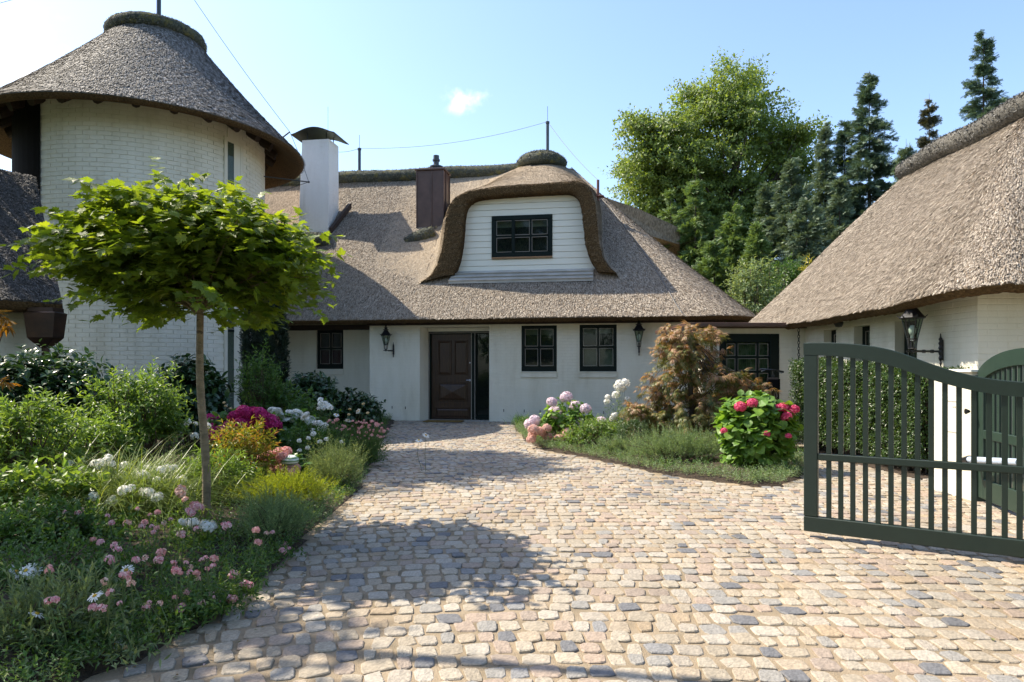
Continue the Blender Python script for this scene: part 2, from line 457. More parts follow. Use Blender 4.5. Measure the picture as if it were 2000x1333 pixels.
# ------------------------------------------------------------------ ground, beds and the setts
def inside(poly, x, y):
    poly = np.asarray(poly); res = np.zeros(np.shape(x), bool)
    j = len(poly) - 1
    for i in range(len(poly)):
        xi, yi = poly[i][:2]; xj, yj = poly[j][:2]
        c = ((yi > y) != (yj > y)) & (x < (xj - xi) * (y - yi) / (yj - yi + 1e-12) + xi)
        res ^= c; j = i
    return res

left_edge = [gnd(u, v)[:2] for u, v in [(758, 846), (738, 872), (728, 905), (708, 952), (672, 992), (628, 1030), (590, 1068), (545, 1112), (480, 1172), (400, 1228), (300, 1280), (200, 1325), (60, 1400)]]
right_edge = [gnd(u, v)[:2] for u, v in [(1004, 838), (1024, 862), (1060, 880), (1130, 893), (1205, 908), (1290, 928), (1400, 942), (1470, 952), (1530, 952), (1575, 930), (1580, 902)]]
left_bed = list(left_edge) + [(-9.0, 1.2), (-14, 4), (-14, 19.6), (-3.2, 19.0)]
right_bed = list(right_edge) + [(5.2, 12.6), (5.2, 14.6), (4.0, 17.4), (0.05, 18.1)]

g = MB(); g.poly([(-400, -60, -0.12), (400, -60, -0.12), (400, 700, -0.12), (-400, 700, -0.12)])
ground = g.obj('ground', M['meadow']); ground['kind'] = 'structure'

def mound(name, poly, hgt, step=0.16):
    poly = np.array(poly)
    x0, y0 = poly.min(0) - 0.1; x1, y1 = poly.max(0) + 0.1
    X, Y = np.meshgrid(np.arange(x0, x1, step), np.arange(y0, y1, step))
    d = np.full(X.shape, 9.0)
    for i in range(len(poly)):
        a, b = poly[i], poly[(i + 1) % len(poly)]
        ab = b - a; t = np.clip(((X - a[0]) * ab[0] + (Y - a[1]) * ab[1]) / (ab @ ab), 0, 1)
        d = np.minimum(d, np.hypot(X - a[0] - t * ab[0], Y - a[1] - t * ab[1]))
    ins = inside(poly, X, Y)
    Z = np.where(ins, hgt * (1 - np.exp(-d / 0.5)) + 0.004 + 0.03 * rng.random(X.shape) * np.minimum(d, 1), -0.05)
    m = MB(); m.grid(np.stack([X, Y, Z], -1))
    o = m.obj(name, M['soil'], smooth=True); o['kind'] = 'structure'
    return o
mound('garden_bed_soil', left_bed, 0.12)
mound('border_soil', right_bed, 0.08)

drive = MB(); drive.poly([(-8, 0.6, -0.004), (9, 0.6, -0.004), (9, 19.2, -0.004), (-8, 19.2, -0.004)])
driveway = drive.obj('driveway', M['sand']); driveway['kind'] = 'structure'

def sett(w, d, r):
    """one split stone: uneven eight-cornered outline, rounded shoulders, low crown"""
    ch = 0.34
    base = np.array([(-1, -1 + ch), (-1 + ch, -1), (1 - ch, -1), (1, -1 + ch), (1, 1 - ch), (1 - ch, 1), (-1 + ch, 1), (-1, 1 - ch)], float)
    base = base * (w / 2, d / 2) + r.normal(0, 0.0052, (8, 2))
    z0 = np.full((8, 1), -0.03); z1 = np.full((8, 1), 0.000) + r.normal(0, 0.0012, (8, 1)); z2 = np.full((8, 1), 0.0042) + r.normal(0, 0.0010, (8, 1))
    v = np.concatenate([np.concatenate([base, z0], 1), np.concatenate([base * 0.985, z1], 1), np.concatenate([base * 0.90, z2], 1), [[0, 0, 0.0050]]])
    i = np.arange(8); k = (i + 1) % 8
    q = np.concatenate([np.stack([i, k, k + 8, i + 8], 1), np.stack([i + 8, k + 8, k + 16, i + 16], 1)])
    t = np.stack([i + 16, k + 16, np.full(8, 24)], 1)
    return v, q, t

stones = []
row = 0; y0 = 2.35
while y0 < 21.6:
    pitch = 0.142 * rng.uniform(0.9, 1.12)
    x = -5.2 + rng.uniform(-0.1, 0.1)
    while x < 6.2:
        w = float(np.clip(rng.normal(0.117, 0.020), 0.082, 0.175))
        xc = x + w / 2
        bb_ = 0.080 if xc < 0.5 else 0.022
        yc = y0 - bb_ * (xc - 0.5) ** 2 + 0.04 * math.sin(xc * 1.3 + y0 * 0.7) + rng.normal(0, 0.008)
        slope = -2 * bb_ * (xc - 0.5) + 0.052 * math.cos(xc * 1.3 + y0 * 0.7)
        stones.append((xc, yc, w - 0.016, pitch - 0.017 + rng.normal(0, 0.009), math.atan(slope) + rng.normal(0, 0.055)))
        x += w
    y0 += pitch; row += 1
S = np.array(stones)
keep = ~inside(left_bed, S[:, 0], S[:, 1]) & ~inside(right_bed, S[:, 0], S[:, 1])
keep &= (np.abs(S[:, 0]) < S[:, 1] * 0.95 + 1.6) & (S[:, 1] > 2.3) & (S[:, 1] < 18.7)
keep &= ~((S[:, 0] > 5.9) & (S[:, 1] > 8.5))
S = S[keep]
order = np.argsort(S[:, 1])
infr = (np.abs(S[:, 0]) < S[:, 1] * 0.755) & (S[:, 1] > 3.0)
near = [i for i in order if infr[i]][:300]
nearset = set(near)
vm = [MB().add(*sett(0.105, 0.128, np.random.default_rng(100 + k))).mesh('cobblestone', M['stone']) for k in range(10)]
for i in near:
    xc, yc, w, d, a = S[i]
    inst('cobblestone', vm[int(rng.integers(10))], driveway, (xc, yc, rng.normal(0, 0.0022)), (rng.normal(0, 0.02), rng.normal(0, 0.02), a + (math.pi if rng.random() < 0.5 else 0)), (w / 0.105, d / 0.128, 1))
mb = MB()
for i in order:
    if i in nearset: continue
    xc, yc, w, d, a = S[i]
    v, q, t = sett(w, d, rng)
    c, s_ = math.cos(a), math.sin(a)
    v = v @ np.array([[c, s_, 0], [-s_, c, 0], [0, 0, 1]]) + (xc, yc, rng.normal(0, 0.0024))
    mb.add(v, q, t)
o = mb.obj('cobbles', M['stone'], driveway); o['kind'] = 'stuff'
NCOB = len(S)

# ------------------------------------------------------------------ reeds and bricks
def reeds(mb, G, dens, ln, wd, lift=0.022, keep=None):
    """short reed ends lying down-slope on a grid whose rows run from eave to ridge"""
    P00, P01, P10, P11 = G[:-1, :-1], G[:-1, 1:], G[1:, :-1], G[1:, 1:]
    e1, e2 = P01 - P00, P10 - P00
    area = np.linalg.norm(np.cross(e1, e2), axis=-1)
    cnt = rng.poisson(area * dens)
    if keep is not None: cnt = cnt * keep
    idx = np.repeat(np.arange(cnt.size), cnt.ravel())
    a, b = rng.random((2, len(idx), 1))
    f = lambda A: A.reshape(-1, 3)[idx]
    p = f(P00) * (1 - a) * (1 - b) + f(P01) * a * (1 - b) + f(P10) * (1 - a) * b + f(P11) * a * b
    dn = nrm(-f(e2)); n = nrm(np.cross(f(e1), f(e2)))
    n = np.where(n[:, 2:3] < 0, -n, n)
    sd = nrm(np.cross(dn, n))
    dn = nrm(dn + sd * rng.normal(0, 0.17, (len(idx), 1)))
    sd = nrm(np.cross(dn, n))
    L = ln * rng.uniform(0.6, 1.5, (len(idx), 1)); W = wd * rng.uniform(0.55, 1.3, (len(idx), 1)); H = lift * rng.uniform(0.3, 1.4, (len(idx), 1))
    k = len(idx)
    v = np.stack([p - dn * L * 0.5 - sd * W * 0.4 - n * 0.006, p - dn * L * 0.5 + sd * W * 0.4 - n * 0.006,
                  p + dn * L * 0.5 + sd * W * 0.5 + n * H, p + dn * L * 0.5 - sd * W * 0.5 + n * H], 1).reshape(-1, 3)
    mb.add(v, np.arange(4 * k).reshape(-1, 4))

def brick_boxes(width, z0, z1, holes, L=0.25, Hh=0.078, J=0.008):
    """running-bond bricks of a flat wall as (x0, x1, z0, z1, full)"""
    out = []; r = 0; z = z0
    while z + Hh <= z1 + 0.002:
        x = -L * 0.5 * (r % 2)
        while x < width:
            a, b = max(x, 0), min(x + L - J, width)
            segs = [(a, b)]
            for h0, h1, hz0, hz1 in holes:
                if z + Hh - J > hz0 and z < hz1:
                    ns = []
                    for s0, s1 in segs:
                        if h1 <= s0 or h0 >= s1: ns.append((s0, s1)); continue
                        if h0 > s0: ns.append((s0, h0))
                        if h1 < s1: ns.append((h1, s1))
                    segs = ns
            for s0, s1 in segs:
                if s1 - s0 > 0.03: out.append((s0, s1, z, z + Hh - J, s1 - s0 > L - J - 0.002))
            x += L
        z += Hh; r += 1
    return out

def lay_bricks(wall, o, ax, nrml, width, z0, z1, holes, nmax=300, prefer=None, L=0.25, Hh=0.078, proud=0.0035, local=True, name='brick'):
    """bricks standing proud of a wall face; o = lower left corner, nrml = outward"""
    o = np.asarray(o, float); ax = nrm(ax); nrml = nrm(nrml); up = np.array((0, 0, 1.0))
    J = 0.008
    bl = brick_boxes(width, z0, z1, holes, L, Hh, J)
    me = MB(); me.obox((0, 0, 0), (1, 0, 0), (0, -1, 0), (0, 0, 1), (-(L - J) / 2, -0.012, -(Hh - J) / 2), ((L - J) / 2, proud, (Hh - J) / 2), 0.003)
    me = me.mesh('brick', M['white_brick'])
    full = [b for b in bl if b[4]]
    if prefer is not None: full.sort(key=lambda b: prefer(b))
    chosen = set(map(id, full[:nmax]))
    rest = MB(); a = math.atan2(ax[1], ax[0]); woff = np.zeros(3) if local else wloc(wall)
    for b in bl:
        c = o + ax * (b[0] + b[1]) / 2 + up * (b[2] + b[3]) / 2
        dp = rng.normal(0, 0.0008)
        if id(b) in chosen:
            inst(name, me, wall, c + nrml * dp - woff, (0, 0, a))
        else:
            h = (b[1] - b[0]) / 2; hz = (b[3] - b[2]) / 2
            rest.obox(c, ax, nrml, up, (-h, -0.012, -hz), (h, proud + dp, hz), 0.003)
    if rest.n:
        r = rest.obj('brickwork', M['white_brick'], wall, local=local); r['kind'] = 'stuff'
    return len(bl)
# ------------------------------------------------------------------ MAIN HOUSE (built in its own turned frame)
TH = math.atan2(-0.158, 0.987)
HO = np.array((-0.6, 18.0, 0.0))
HE = np.array((math.cos(TH), math.sin(TH), 0)); HM = np.array((-math.sin(TH), math.cos(TH), 0))
def hp(u, v, w=0.0):
    """photo pixel -> house frame, on the plane w metres behind the front wall"""
    d = np.array(((u - 1000) / F, 1.0, -(v - HOR) / F)); c = np.array((0, 0, EYE))
    t = (w + HM @ (HO - c)) / (HM @ d)
    p = c + t * d - HO
    return np.array((HE @ p, HM @ p, p[2]))
def h2w(p):
    p = np.asarray(p, float)
    return HO + p[..., :1] * HE + p[..., 1:2] * HM + p[..., 2:3] * np.array((0, 0, 1.0))

house = thing('main_house', 'white brick house with thatched roof, swept dormer and dark oak front door', 'house', HO, TH)
ZE, WE, WR, ZR = 2.70, -0.60, 4.20, 7.80
XR, XA = 6.9, 1.9                                           # right eave, ridge end
def gprof(t): return t * (0.90 + 0.10 * t)
def zmain(x, w): # front / hip surface height
    tf = 1 - np.abs(w - WR) / (WR - WE); th = (XR - x) / (XR - XA)
    return ZE + (ZR - ZE) * gprof(np.clip(np.minimum(tf, th), 0, 1))

# walls -----------------------------------------------------------
xl, xc, xr_ = hp(540, 700, 0.8)[0], hp(722, 700)[0], hp(1356, 700)[0]
xd0, xd1 = hp(820, 700)[0], hp(955.5, 700)[0]               # door opening in the front wall
zd = hp(880, 639)[2]; ZT = 2.66
wins = [hp(1018.5, 636.5)[[0, 2]].tolist() + hp(1087.5, 726)[[0, 2]].tolist(), hp(1132, 635)[[0, 2]].tolist() + hp(1204.5, 726)[[0, 2]].tolist()]
wleft = hp(618, 645, 0.8)[[0, 2]].tolist() + hp(670.5, 721, 0.8)[[0, 2]].tolist()
def wall_with_holes(name, x0, x1, z0, z1, holes, w, thick, mat, parent):
    """a wall slab cut by rectangular openings (x0,x1,z0,z1)"""
    mb = MB()
    xs = sorted(set([x0, x1] + [h[0] for h in holes] + [h[1] for h in holes]))
    for a, b in zip(xs[:-1], xs[1:]):
        cuts = sorted([(h[2], h[3]) for h in holes if h[0] < (a + b) / 2 < h[1]])
        z = z0
        for c0, c1 in cuts:
            if c0 > z: mb.box(np.array((a, w, z)), np.array((b, w + thick, c0)))
            z = c1
        if z < z1: mb.box(np.array((a, w, z)), np.array((b, w + thick, z1)))
    return mb.obj(name, mat, parent, local=True)
fh = [(xd0, xd1, -0.1, zd)] + [(a, c, d, b) for a, b, c, d in wins]
wall = wall_with_holes('front_wall', xc, xr_, -0.12, ZT, fh, 0.0, 0.34, M['white_wall'], house)
lay_bricks(wall, (xc, 0, 0.0), (1, 0, 0), (0, -1, 0), xr_ - xc, 0.004, ZT - 0.03,
           [(h[0] - xc - 0.0, h[1] - xc, h[2], h[3]) for h in fh], 300, prefer=lambda b: abs(b[0] - 3.0) + abs(b[2] - 1.6) * 0.8)
lw = wall_with_holes('recessed_wall', xl - 1.6, xc + 0.3, -0.12, ZT - 0.02, [(wleft[0], wleft[2], wleft[3], wleft[1])], 0.8, 0.34, M['white_wall'], house)
lay_bricks(lw, (xl - 1.6, 0.8, 0), (1, 0, 0), (0, -1, 0), xc - xl + 1.6, 0.004, ZT - 0.04, [(wleft[0] - xl + 1.6, wleft[2] - xl + 1.6, wleft[3], wleft[1])], 0)
m = MB(); m.box(np.array((xc, 0.343, -0.12)), np.array((xc + 0.34, 0.797, ZT - 0.02)))
m.obj('return_wall', M['white_wall'], house, local=True)
m = MB(); m.box(np.array((xr_ - 0.34, 0.343, -0.12)), np.array((xr_, 8.0, ZT)))
m.obj('side_wall', M['white_wall'], house, local=True)
m = MB(); m.box(np.array((xl - 1.6, 3.4, -0.1)), np.array((xr_ - 0.4, 3.5, ZT)))
m.box(np.array((xl - 1.6, 0.36, -0.06)), np.array((xr_ - 0.4, 3.4, -0.02)))
m.obj('inner_room', M['room'], house, local=True)
# little weep vents
for u, v in [(984, 802), (1024, 803), (1055, 804), (1179, 806), (766, 796), (792, 797)]:
    p = hp(u, v)
    m = MB(); m.box(p + (-0.008, -0.016, -0.035), p + (0.008, -0.002, 0.035))
    m.obj('weep_vent', M['iron'], house, local=True)
# splayed door reveal, lintel
fx0, fx1 = hp(837, 700, 0.42)[0], hp(957, 700, 0.42)[0] + 0.05
zf = hp(880, 648, 0.42)[2]
m = MB()
m.prism([(xd0, 0.341, -0.1), (fx0, 0.42, -0.1), (fx0, 0.62, -0.1), (xd0 - 0.1, 0.62, -0.1)], (0, 0, zd + 0.1))
m.poly([(xd0, 0.0, -0.05), (fx0, 0.42, -0.05), (fx0, 0.42, zd), (xd0, 0.0, zd)])
m.box(np.array((xd1 + 0.002, 0.343, -0.1)), np.array((xd1 + 0.2, 0.62, zd)))
m.box(np.array((fx0, 0.343, zf)), np.array((fx1, 0.62, zd - 0.003)))
m.obj('door_reveal', M['white_wall'], house, local=True)
m = MB(); m.box(np.array((xd0 - 0.05, -0.03, -0.05)), np.array((xd1 + 0.02, 0.6, 0.012)))
m.obj('threshold', M['lead'], house, local=True)

# front door ------------------------------------------------------
W0 = 0.42
fr = MB()
xm0, xm1 = hp(921, 700, W0)[0], hp(928, 700, W0)[0]
xdl = hp(842, 700, W0)[0]
fr.box(np.array((fx0, W0, 0.013)), np.array((xdl, W0 + 0.1, zf)), 0.006)
fr.box(np.array((xm0, W0 - 0.01, 0.013)), np.array((xm1, W0 + 0.1, zf - 0.07)), 0.006)
fr.box(np.array((xdl, W0, zf - 0.07)), np.array((fx1, W0 + 0.1, zf)), 0.006)
fr.box(np.array((xm1, W0 + 0.004, 0.013)), np.array((fx1, W0 + 0.1, 0.10)), 0.006)
door = thing('front_door', '', '', (0, 0, 0)); del door['label']; del door['category']; door.parent = house
fr.obj('frame', M['black_green'], door, local=True)
bd = MB()
for x in (fx0 + 0.012, xm0 - 0.008, xm1 - 0.012):
    bd.box(np.array((x, W0 - 0.018, 0.02)), np.array((x + 0.016, W0 - 0.002, zf - 0.03)))
bd.box(np.array((fx0 + 0.03, W0 - 0.016, zf - 0.045)), np.array((fx1, W0 - 0.003, zf - 0.03)))
bd.obj('glazing_bead', M['bead'], door, local=True)
zt = zf - 0.075
leaf = MB(); leaf.box(np.array((xdl + 0.004, W0 + 0.04, 0.03)), np.array((xm0 - 0.004, W0 + 0.09, zt)))
dw = xm0 - xdl
leaf.obj('door_leaf', M['door_wood'], door, local=True)
def panel(u0, u1, v0, v1, diamond=False):
    a = hp(u0, v0, W0 + 0.04); b = hp(u1, v1, W0 + 0.04)
    x0, x1, z1, z0 = a[0], b[0], a[2], b[2]
    q = MB(); t = 0.035; y0 = W0 + 0.015; y1 = W0 + 0.039
    for lo, hi in [((x0, y0, z0), (x1, y1, z0 + t)), ((x0, y0, z1 - t), (x1, y1, z1)), ((x0, y0, z0 + t), (x0 + t, y1, z1 - t)), ((x1 - t, y0, z0 + t), (x1, y1, z1 - t))]:
        q.box(np.array(lo), np.array(hi), 0.008)
    ins = 0.075; yf = W0 + 0.022
    A = [(x0 + ins, yf, z0 + ins), (x1 - ins, yf, z0 + ins), (x1 - ins, yf, z1 - ins), (x0 + ins, yf, z1 - ins)]
    B = [(x0 + t, y1, z0 + t), (x1 - t, y1, z0 + t), (x1 - t, y1, z1 - t), (x0 + t, y1, z1 - t)]
    if diamond:
        c = ((x0 + x1) / 2, yf - 0.03, (z0 + z1) / 2)
        q.add(A + B + [c], [[4, 5, 1, 0], [5, 6, 2, 1], [6, 7, 3, 2], [7, 4, 0, 3]], [[0, 1, 8], [1, 2, 8], [2, 3, 8], [3, 0, 8]])
    else:
        q.add(A + B, [[4, 5, 1, 0], [5, 6, 2, 1], [6, 7, 3, 2], [7, 4, 0, 3], [0, 1, 2, 3]])
    q.obj('door_panel', M['door_wood'], door, local=True)
panel(855, 882, 665, 733); panel(887, 914, 665, 733); panel(856, 913, 748, 784, True); panel(850, 917, 796, 818)
for v, r in ((709, 0.018), (743, 0.026)):
    p = hp(918.5, v, W0 + 0.03)
    q = MB(); q.tube([p, p + (0, -0.03, 0), p + (0, -0.05, 0)], [r * 0.5, r * 0.6, r * 1.2], 10)
    if v == 743: q.tube([p + (0, -0.05, 0), p + (-0.1, -0.055, 0)], 0.010, 8)
    q.obj('door_handle' if v == 743 else 'door_lock', M['silver'], door, local=True)
q = MB(); q.box(np.array((xm1 + 0.03, W0 + 0.05, 0.10)), np.array((fx1 - 0.0, W0 + 0.058, zf - 0.075)))
q.obj('side_light', M['glass'], door, local=True)
q = MB()
x0 = xm1 + 0.03
q.box(np.array((x0, W0 + 0.028, 0.1)), np.array((x0 + 0.03, W0 + 0.048, zt)), 0.004)
q.box(np.array((x0 + 0.03, W0 + 0.028, 0.1)), np.array((fx1, W0 + 0.048, 0.15)), 0.004)
q.obj('side_light_sash', M['black_green'], door, local=True)

# windows ---------------------------------------------------------
def bar_window(parent, x0, x1, z0, z1, w, colsplit, rowsplit, fw=0.075, fb=0.13, name='window', glass='glass', proud=0.03):
    """painted frame, sash bars with pale beads, one pane per light; opening x0..x1, z0..z1"""
    t = thing(name, '', '', (0, 0, 0)); del t['label']; del t['category']; t.parent = parent
    f = MB()
    y0, y1 = w - proud, w + 0.12
    f.box(np.array((x0, y0, z0)), np.array((x1, y1, z0 + fb)), 0.008)
    f.box(np.array((x0, y0, z1 - fw)), np.array((x1, y1, z1)), 0.008)
    f.box(np.array((x0, y0, z0 + fb)), np.array((x0 + fw, y1, z1 - fw)), 0.008)
    f.box(np.array((x1 - fw, y0, z0 + fb)), np.array((x1, y1, z1 - fw)), 0.008)
    f.obj('frame', M['black_green'], t, local=True)
    X0, X1, Z0, Z1 = x0 + fw, x1 - fw, z0 + fb, z1 - fw
    xs = [X0] + [X0 + (X1 - X0) * c for c in colsplit] + [X1]
    zs = [Z0] + [Z0 + (Z1 - Z0) * c for c in rowsplit] + [Z1]
    bw = 0.016
    for c in xs[1:-1]:
        q = MB(); q.box(np.array((c - bw, y0 + 0.012, Z0)), np.array((c + bw, y1 - 0.03, Z1)), 0.004); q.obj('glazing_bar', M['black_green'], t, local=True)
    for c in zs[1:-1]:
        q = MB()
        for a, b in zip(xs[:-1], xs[1:]):
            q.box(np.array((a + (bw if a != X0 else 0), y0 + 0.013, c - bw)), np.array((b - (bw if b != X1 else 0), y1 - 0.03, c + bw)), 0.004)
        q.obj('glazing_bar', M['black_green'], t, local=True)
    bead = MB(); bt = 0.010
    for i, (a, b) in enumerate(zip(xs[:-1], xs[1:])):
        for j, (c, d) in enumerate(zip(zs[:-1], zs[1:])):
            a2 = a + (bw if i else 0) + 0.016; b2 = b - (bw if i < len(xs) - 2 else 0) - 0.016
            c2 = c + (bw if j else 0) + 0.016; d2 = d - (bw if j < len(zs) - 2 else 0) - 0.016
            ya, yb = y0 + 0.020, y0 + 0.034
            bead.box(np.array((a2, ya, c2)), np.array((b2, yb, c2 + bt))); bead.box(np.array((a2, ya, d2 - bt)), np.array((b2, yb, d2)))
            bead.box(np.array((a2, ya, c2 + bt)), np.array((a2 + bt, yb, d2 - bt))); bead.box(np.array((b2 - bt, ya, c2 + bt)), np.array((b2, yb, d2 - bt)))
            q = MB(); q.box(np.array((a, w + 0.045, c)), np.array((b, w + 0.051, d)))
            q.obj('pane', M[glass], t, local=True)
    bead.obj('glazing_bead', M['bead'], t, local=True)
    return t
for k, (a, b, c, d) in enumerate(wins):
    t = bar_window(house, a, c, d, b, 0.03, (0.5,), (0.5,))
    q = MB(); q.box(np.array((a - 0.01, -0.035, d - 0.16)), np.array((c + 0.01, -0.002, d - 0.03)), 0.006)
    q.box(np.array((a - 0.01, -0.05, d - 0.03)), np.array((c + 0.01, 0.0, d - 0.003)), 0.006)
    q.obj('sill', M['white_wall'], t, local=True)
    q = MB(); zz = b - 0.26 if k == 0 else d + 0.55
    if k == 0:
        q.box(np.array((a + 0.05, 0.16, b - 0.24)), np.array((c - 0.05, 0.17, b)))
        q.obj('blind', M['blind'], t, local=True)
        q = MB(); q.box(np.array((a - 0.2, 0.9, b - 0.5)), np.array((c + 0.2, 0.92, b - 0.2))); q.obj('curtain', M['teal_cloth'], t, local=True)
    else:
        q.box(np.array((a + 0.05, 0.16, b - 0.22)), np.array((c - 0.05, 0.17, b)))
        q.box(np.array((a + 0.02, 0.16, d)), np.array((c - 0.02, 0.17, d + 0.62)))
        q.obj('blind', M['blind'], t, local=True)
t = bar_window(house, wleft[0], wleft[2], wleft[3], wleft[1], 0.87, (0.5,), (0.5,), proud=0.02)
q = MB(); q.box(np.array((wleft[0], 1.05, wleft[3])), np.array((wleft[2], 1.07, wleft[3] + 0.55))); q.obj('curtain', M['red_cloth'], t, local=True)
q = MB(); q.box(np.array((wleft[0] - 0.01, 0.765, wleft[3] - 0.17)), np.array((wleft[2] + 0.01, 0.798, wleft[3] - 0.003)), 0.006); q.obj('sill', M['white_wall'], t, local=True)

# eave board ------------------------------------------------------
m = MB()
m.box(np.array((xc - 0.05, -0.10, ZT - 0.10)), np.array((xr_ - 0.0, -0.022, ZT + 0.02)), 0.006)
m.box(np.array((xl - 1.6, 0.62, ZT - 0.16)), np.array((xc - 0.055, 0.78, ZT - 0.02)), 0.006)
m.box(np.array((xr_ + 0.003, -0.10, ZT - 0.13)), np.array((XR - 0.9, 0.2, ZT + 0.02)), 0.006)
m.obj('eave_beam', M['darkwood'], house, local=True)

# thatched roof ---------------------------------------------------
rho = 1.3; XL = -19.0; WB = 2 * WR - WE
Cx = []
for x in np.arange(XL, XR - rho, 0.09): Cx.append((x, WE))
for a in np.linspace(0, math.pi / 2, 22): Cx.append((XR - rho + rho * math.sin(a), WE + rho - rho * math.cos(a)))
for w in np.arange(WE + rho + 0.1, WB - rho, 0.14): Cx.append((XR, w))
for a in np.linspace(0, math.pi / 2, 14): Cx.append((XR - rho + rho * math.cos(a), WB - rho + rho * math.sin(a)))
for x in np.arange(XR - rho - 0.1, XL, -0.6): Cx.append((x, WB))
Cx = np.array(Cx)
Rx = np.stack([np.minimum(Cx[:, 0], XA), np.full(len(Cx), WR)], 1)
ts = np.concatenate([np.linspace(0, 1, 64)])
def roof_rows(Cc, Rr, ts, ze, zr, prof=gprof):
    G = np.zeros((len(ts), len(Cc), 3))
    for i, t in enumerate(ts):
        G[i, :, :2] = Cc * (1 - t) + Rr * t
        G[i, :, 2] = ze + (zr - ze) * prof(t)
    return G
def wob(G, amp, s=1.3):
    x, y = G[..., 0], G[..., 1]
    return amp * (np.sin(x * s + 1.7 * np.sin(y * 0.9)) * np.cos(y * s * 0.8 + x * 0.3) + 0.5 * np.sin(x * 3.1 * s) * np.sin(y * 2.7 * s + 1))
Gm = roof_rows(Cx, Rx, ts, ZE, ZR)
Gm[..., 2] += wob(Gm, 0.012) + rng.normal(0, 0.004, Gm.shape[:2])
def eave_rows(Cc, inward, ze, drops):
    """rows for the rounded cut edge and the underside; drops = (inset, dz)"""
    return np.stack([np.concatenate([Cc + inward * a, np.full((len(Cc), 1), ze + dz)], 1) for a, dz in drops])
inw = nrm(np.stack([np.minimum(Cx[:, 0], XR - rho) , np.clip(Cx[:, 1], WE + rho, WB - rho)], 1) - Cx)
E = eave_rows(Cx, inw, ZE, [(0.72, 0.10), (0.30, -0.06), (0.12, -0.115), (0.04, -0.075), (0.0, -0.028)])
E[1:4, :, 2] += rng.normal(0, 0.006, E[1:4].shape[:2])
roofm = MB(); roofm.grid(np.concatenate([E[-1:], Gm]))
roof = roofm.obj('thatched_roof', M['thatch'], house, smooth=True, local=True)
em = MB(); em.grid(E); em.obj('cut_eave', M['thatch_cut'], roof, smooth=True, local=True)

# swept dormer ----------------------------------------------------
FW = 0.45
outer = np.array([hp(u, v, FW)[[0, 2]] for u, v in [(822, 552), (842, 538), (855, 515), (863, 487), (868, 455), (871, 425), (877, 402), (890, 385), (910, 375), (960, 366), (1020, 361), (1080, 357), (1125, 354), (1145, 360), (1156, 375), (1163, 400), (1167, 440), (1170, 475), (1178, 505), (1192, 524), (1204, 534)]])
inner = np.array([hp(u, v, FW)[[0, 2]] for u, v in [(884, 536), (893, 516), (899, 490), (903, 455), (904, 428), (908, 405), (918, 392), (933, 386), (975, 382), (1020, 379), (1070, 376), (1108, 374), (1123, 378), (1132, 391), (1137, 418), (1140, 450), (1143, 475), (1149, 498), (1158, 516), (1168, 530)]])
def hood(x):
    z = np.interp(x, outer[:, 0], outer[:, 1])
    l, r = outer[0], outer[-1]
    z = np.where(x < l[0], l[1] - (l[0] - x) * 1.6, z)
    return np.where(x > r[0], r[1] - (x - r[0]) * 2.2, z)
XAP = hp(1065, 316, WR)[0]
XC0 = (outer[0, 0] + outer[-1, 0]) / 2
def smax(a, b, k): return (a + b + np.sqrt((a - b) ** 2 + k * k)) / 2
def zB(x, w):
    s = w - FW
    xe = np.where(x < XC0, XC0 + (x - XC0) / (1 + 0.16 * np.clip(s, 0, 3)), XC0 + (x - XC0) / (1 + 0.02 * np.clip(s, 0, 3)))
    sl = 0.47 * np.exp(-np.where(x < XAP, ((x - XAP) / 2.5) ** 2, ((x - XAP) / 1.7) ** 2))
    h = hood(xe) + sl * np.minimum(s, WR - FW) - 1.1 * np.maximum(s - (WR - FW), 0)
    k = np.where(x < XC0, 0.30 * np.clip(s / 1.0 + 0.15, 0, 1) + 0.02, 0.06)
    return smax(zmain(x, w), h, k)
bx = np.unique(np.concatenate([np.arange(outer[0, 0] - 1.6, outer[-1, 0] + 0.5, 0.045), np.linspace(outer[14, 0] - 0.2, outer[-1, 0] + 0.1, 40), np.linspace(outer[0, 0], outer[8, 0], 40)]))
bw_ = np.concatenate([np.linspace(FW, WR + 1.0, 92)])
XX, WW = np.meshgrid(bx, bw_)
ZB = zB(XX, WW)
GB = np.stack([XX, WW, ZB + rng.normal(0, 0.003, ZB.shape) + wob(np.stack([XX, WW, ZB], -1), 0.010)], -1)
okv = (ZB - zmain(XX, WW)) > 0.006
cell = okv[:-1, :-1] | okv[1:, :-1] | okv[:-1, 1:] | okv[1:, 1:]
i, j = np.nonzero(cell); mcols = len(bx)
hm = MB(); hm.add(GB.reshape(-1, 3), np.stack([i * mcols + j, i * mcols + j + 1, (i + 1) * mcols + j + 1, (i + 1) * mcols + j], 1))
dormer = hm.obj('dormer_thatch', M['thatch_dormer'], roof, smooth=True, local=True)
def resample(P, n):
    d = np.concatenate([[0], np.cumsum(np.linalg.norm(np.diff(P, axis=0), axis=1))]); s = np.linspace(0, d[-1], n)
    return np.stack([np.interp(s, d, P[:, k]) for k in range(P.shape[1])], 1)
def smooth_line(P, it=2):
    for _ in range(it):
        Q = np.empty((2 * len(P) - 2, P.shape[1])); Q[0::2] = 0.75 * P[:-1] + 0.25 * P[1:]; Q[1::2] = 0.25 * P[:-1] + 0.75 * P[1:]
        P = np.concatenate([P[:1], Q, P[-1:]])
    return P
NS = 90
oP = resample(outer, NS); iP = resample(smooth_line(inner), NS)
oP[:, 1] = np.maximum(oP[:, 1], zB(oP[:, 0], np.full(NS, FW)))
WC = 0.80                                                     # plane of the white boards
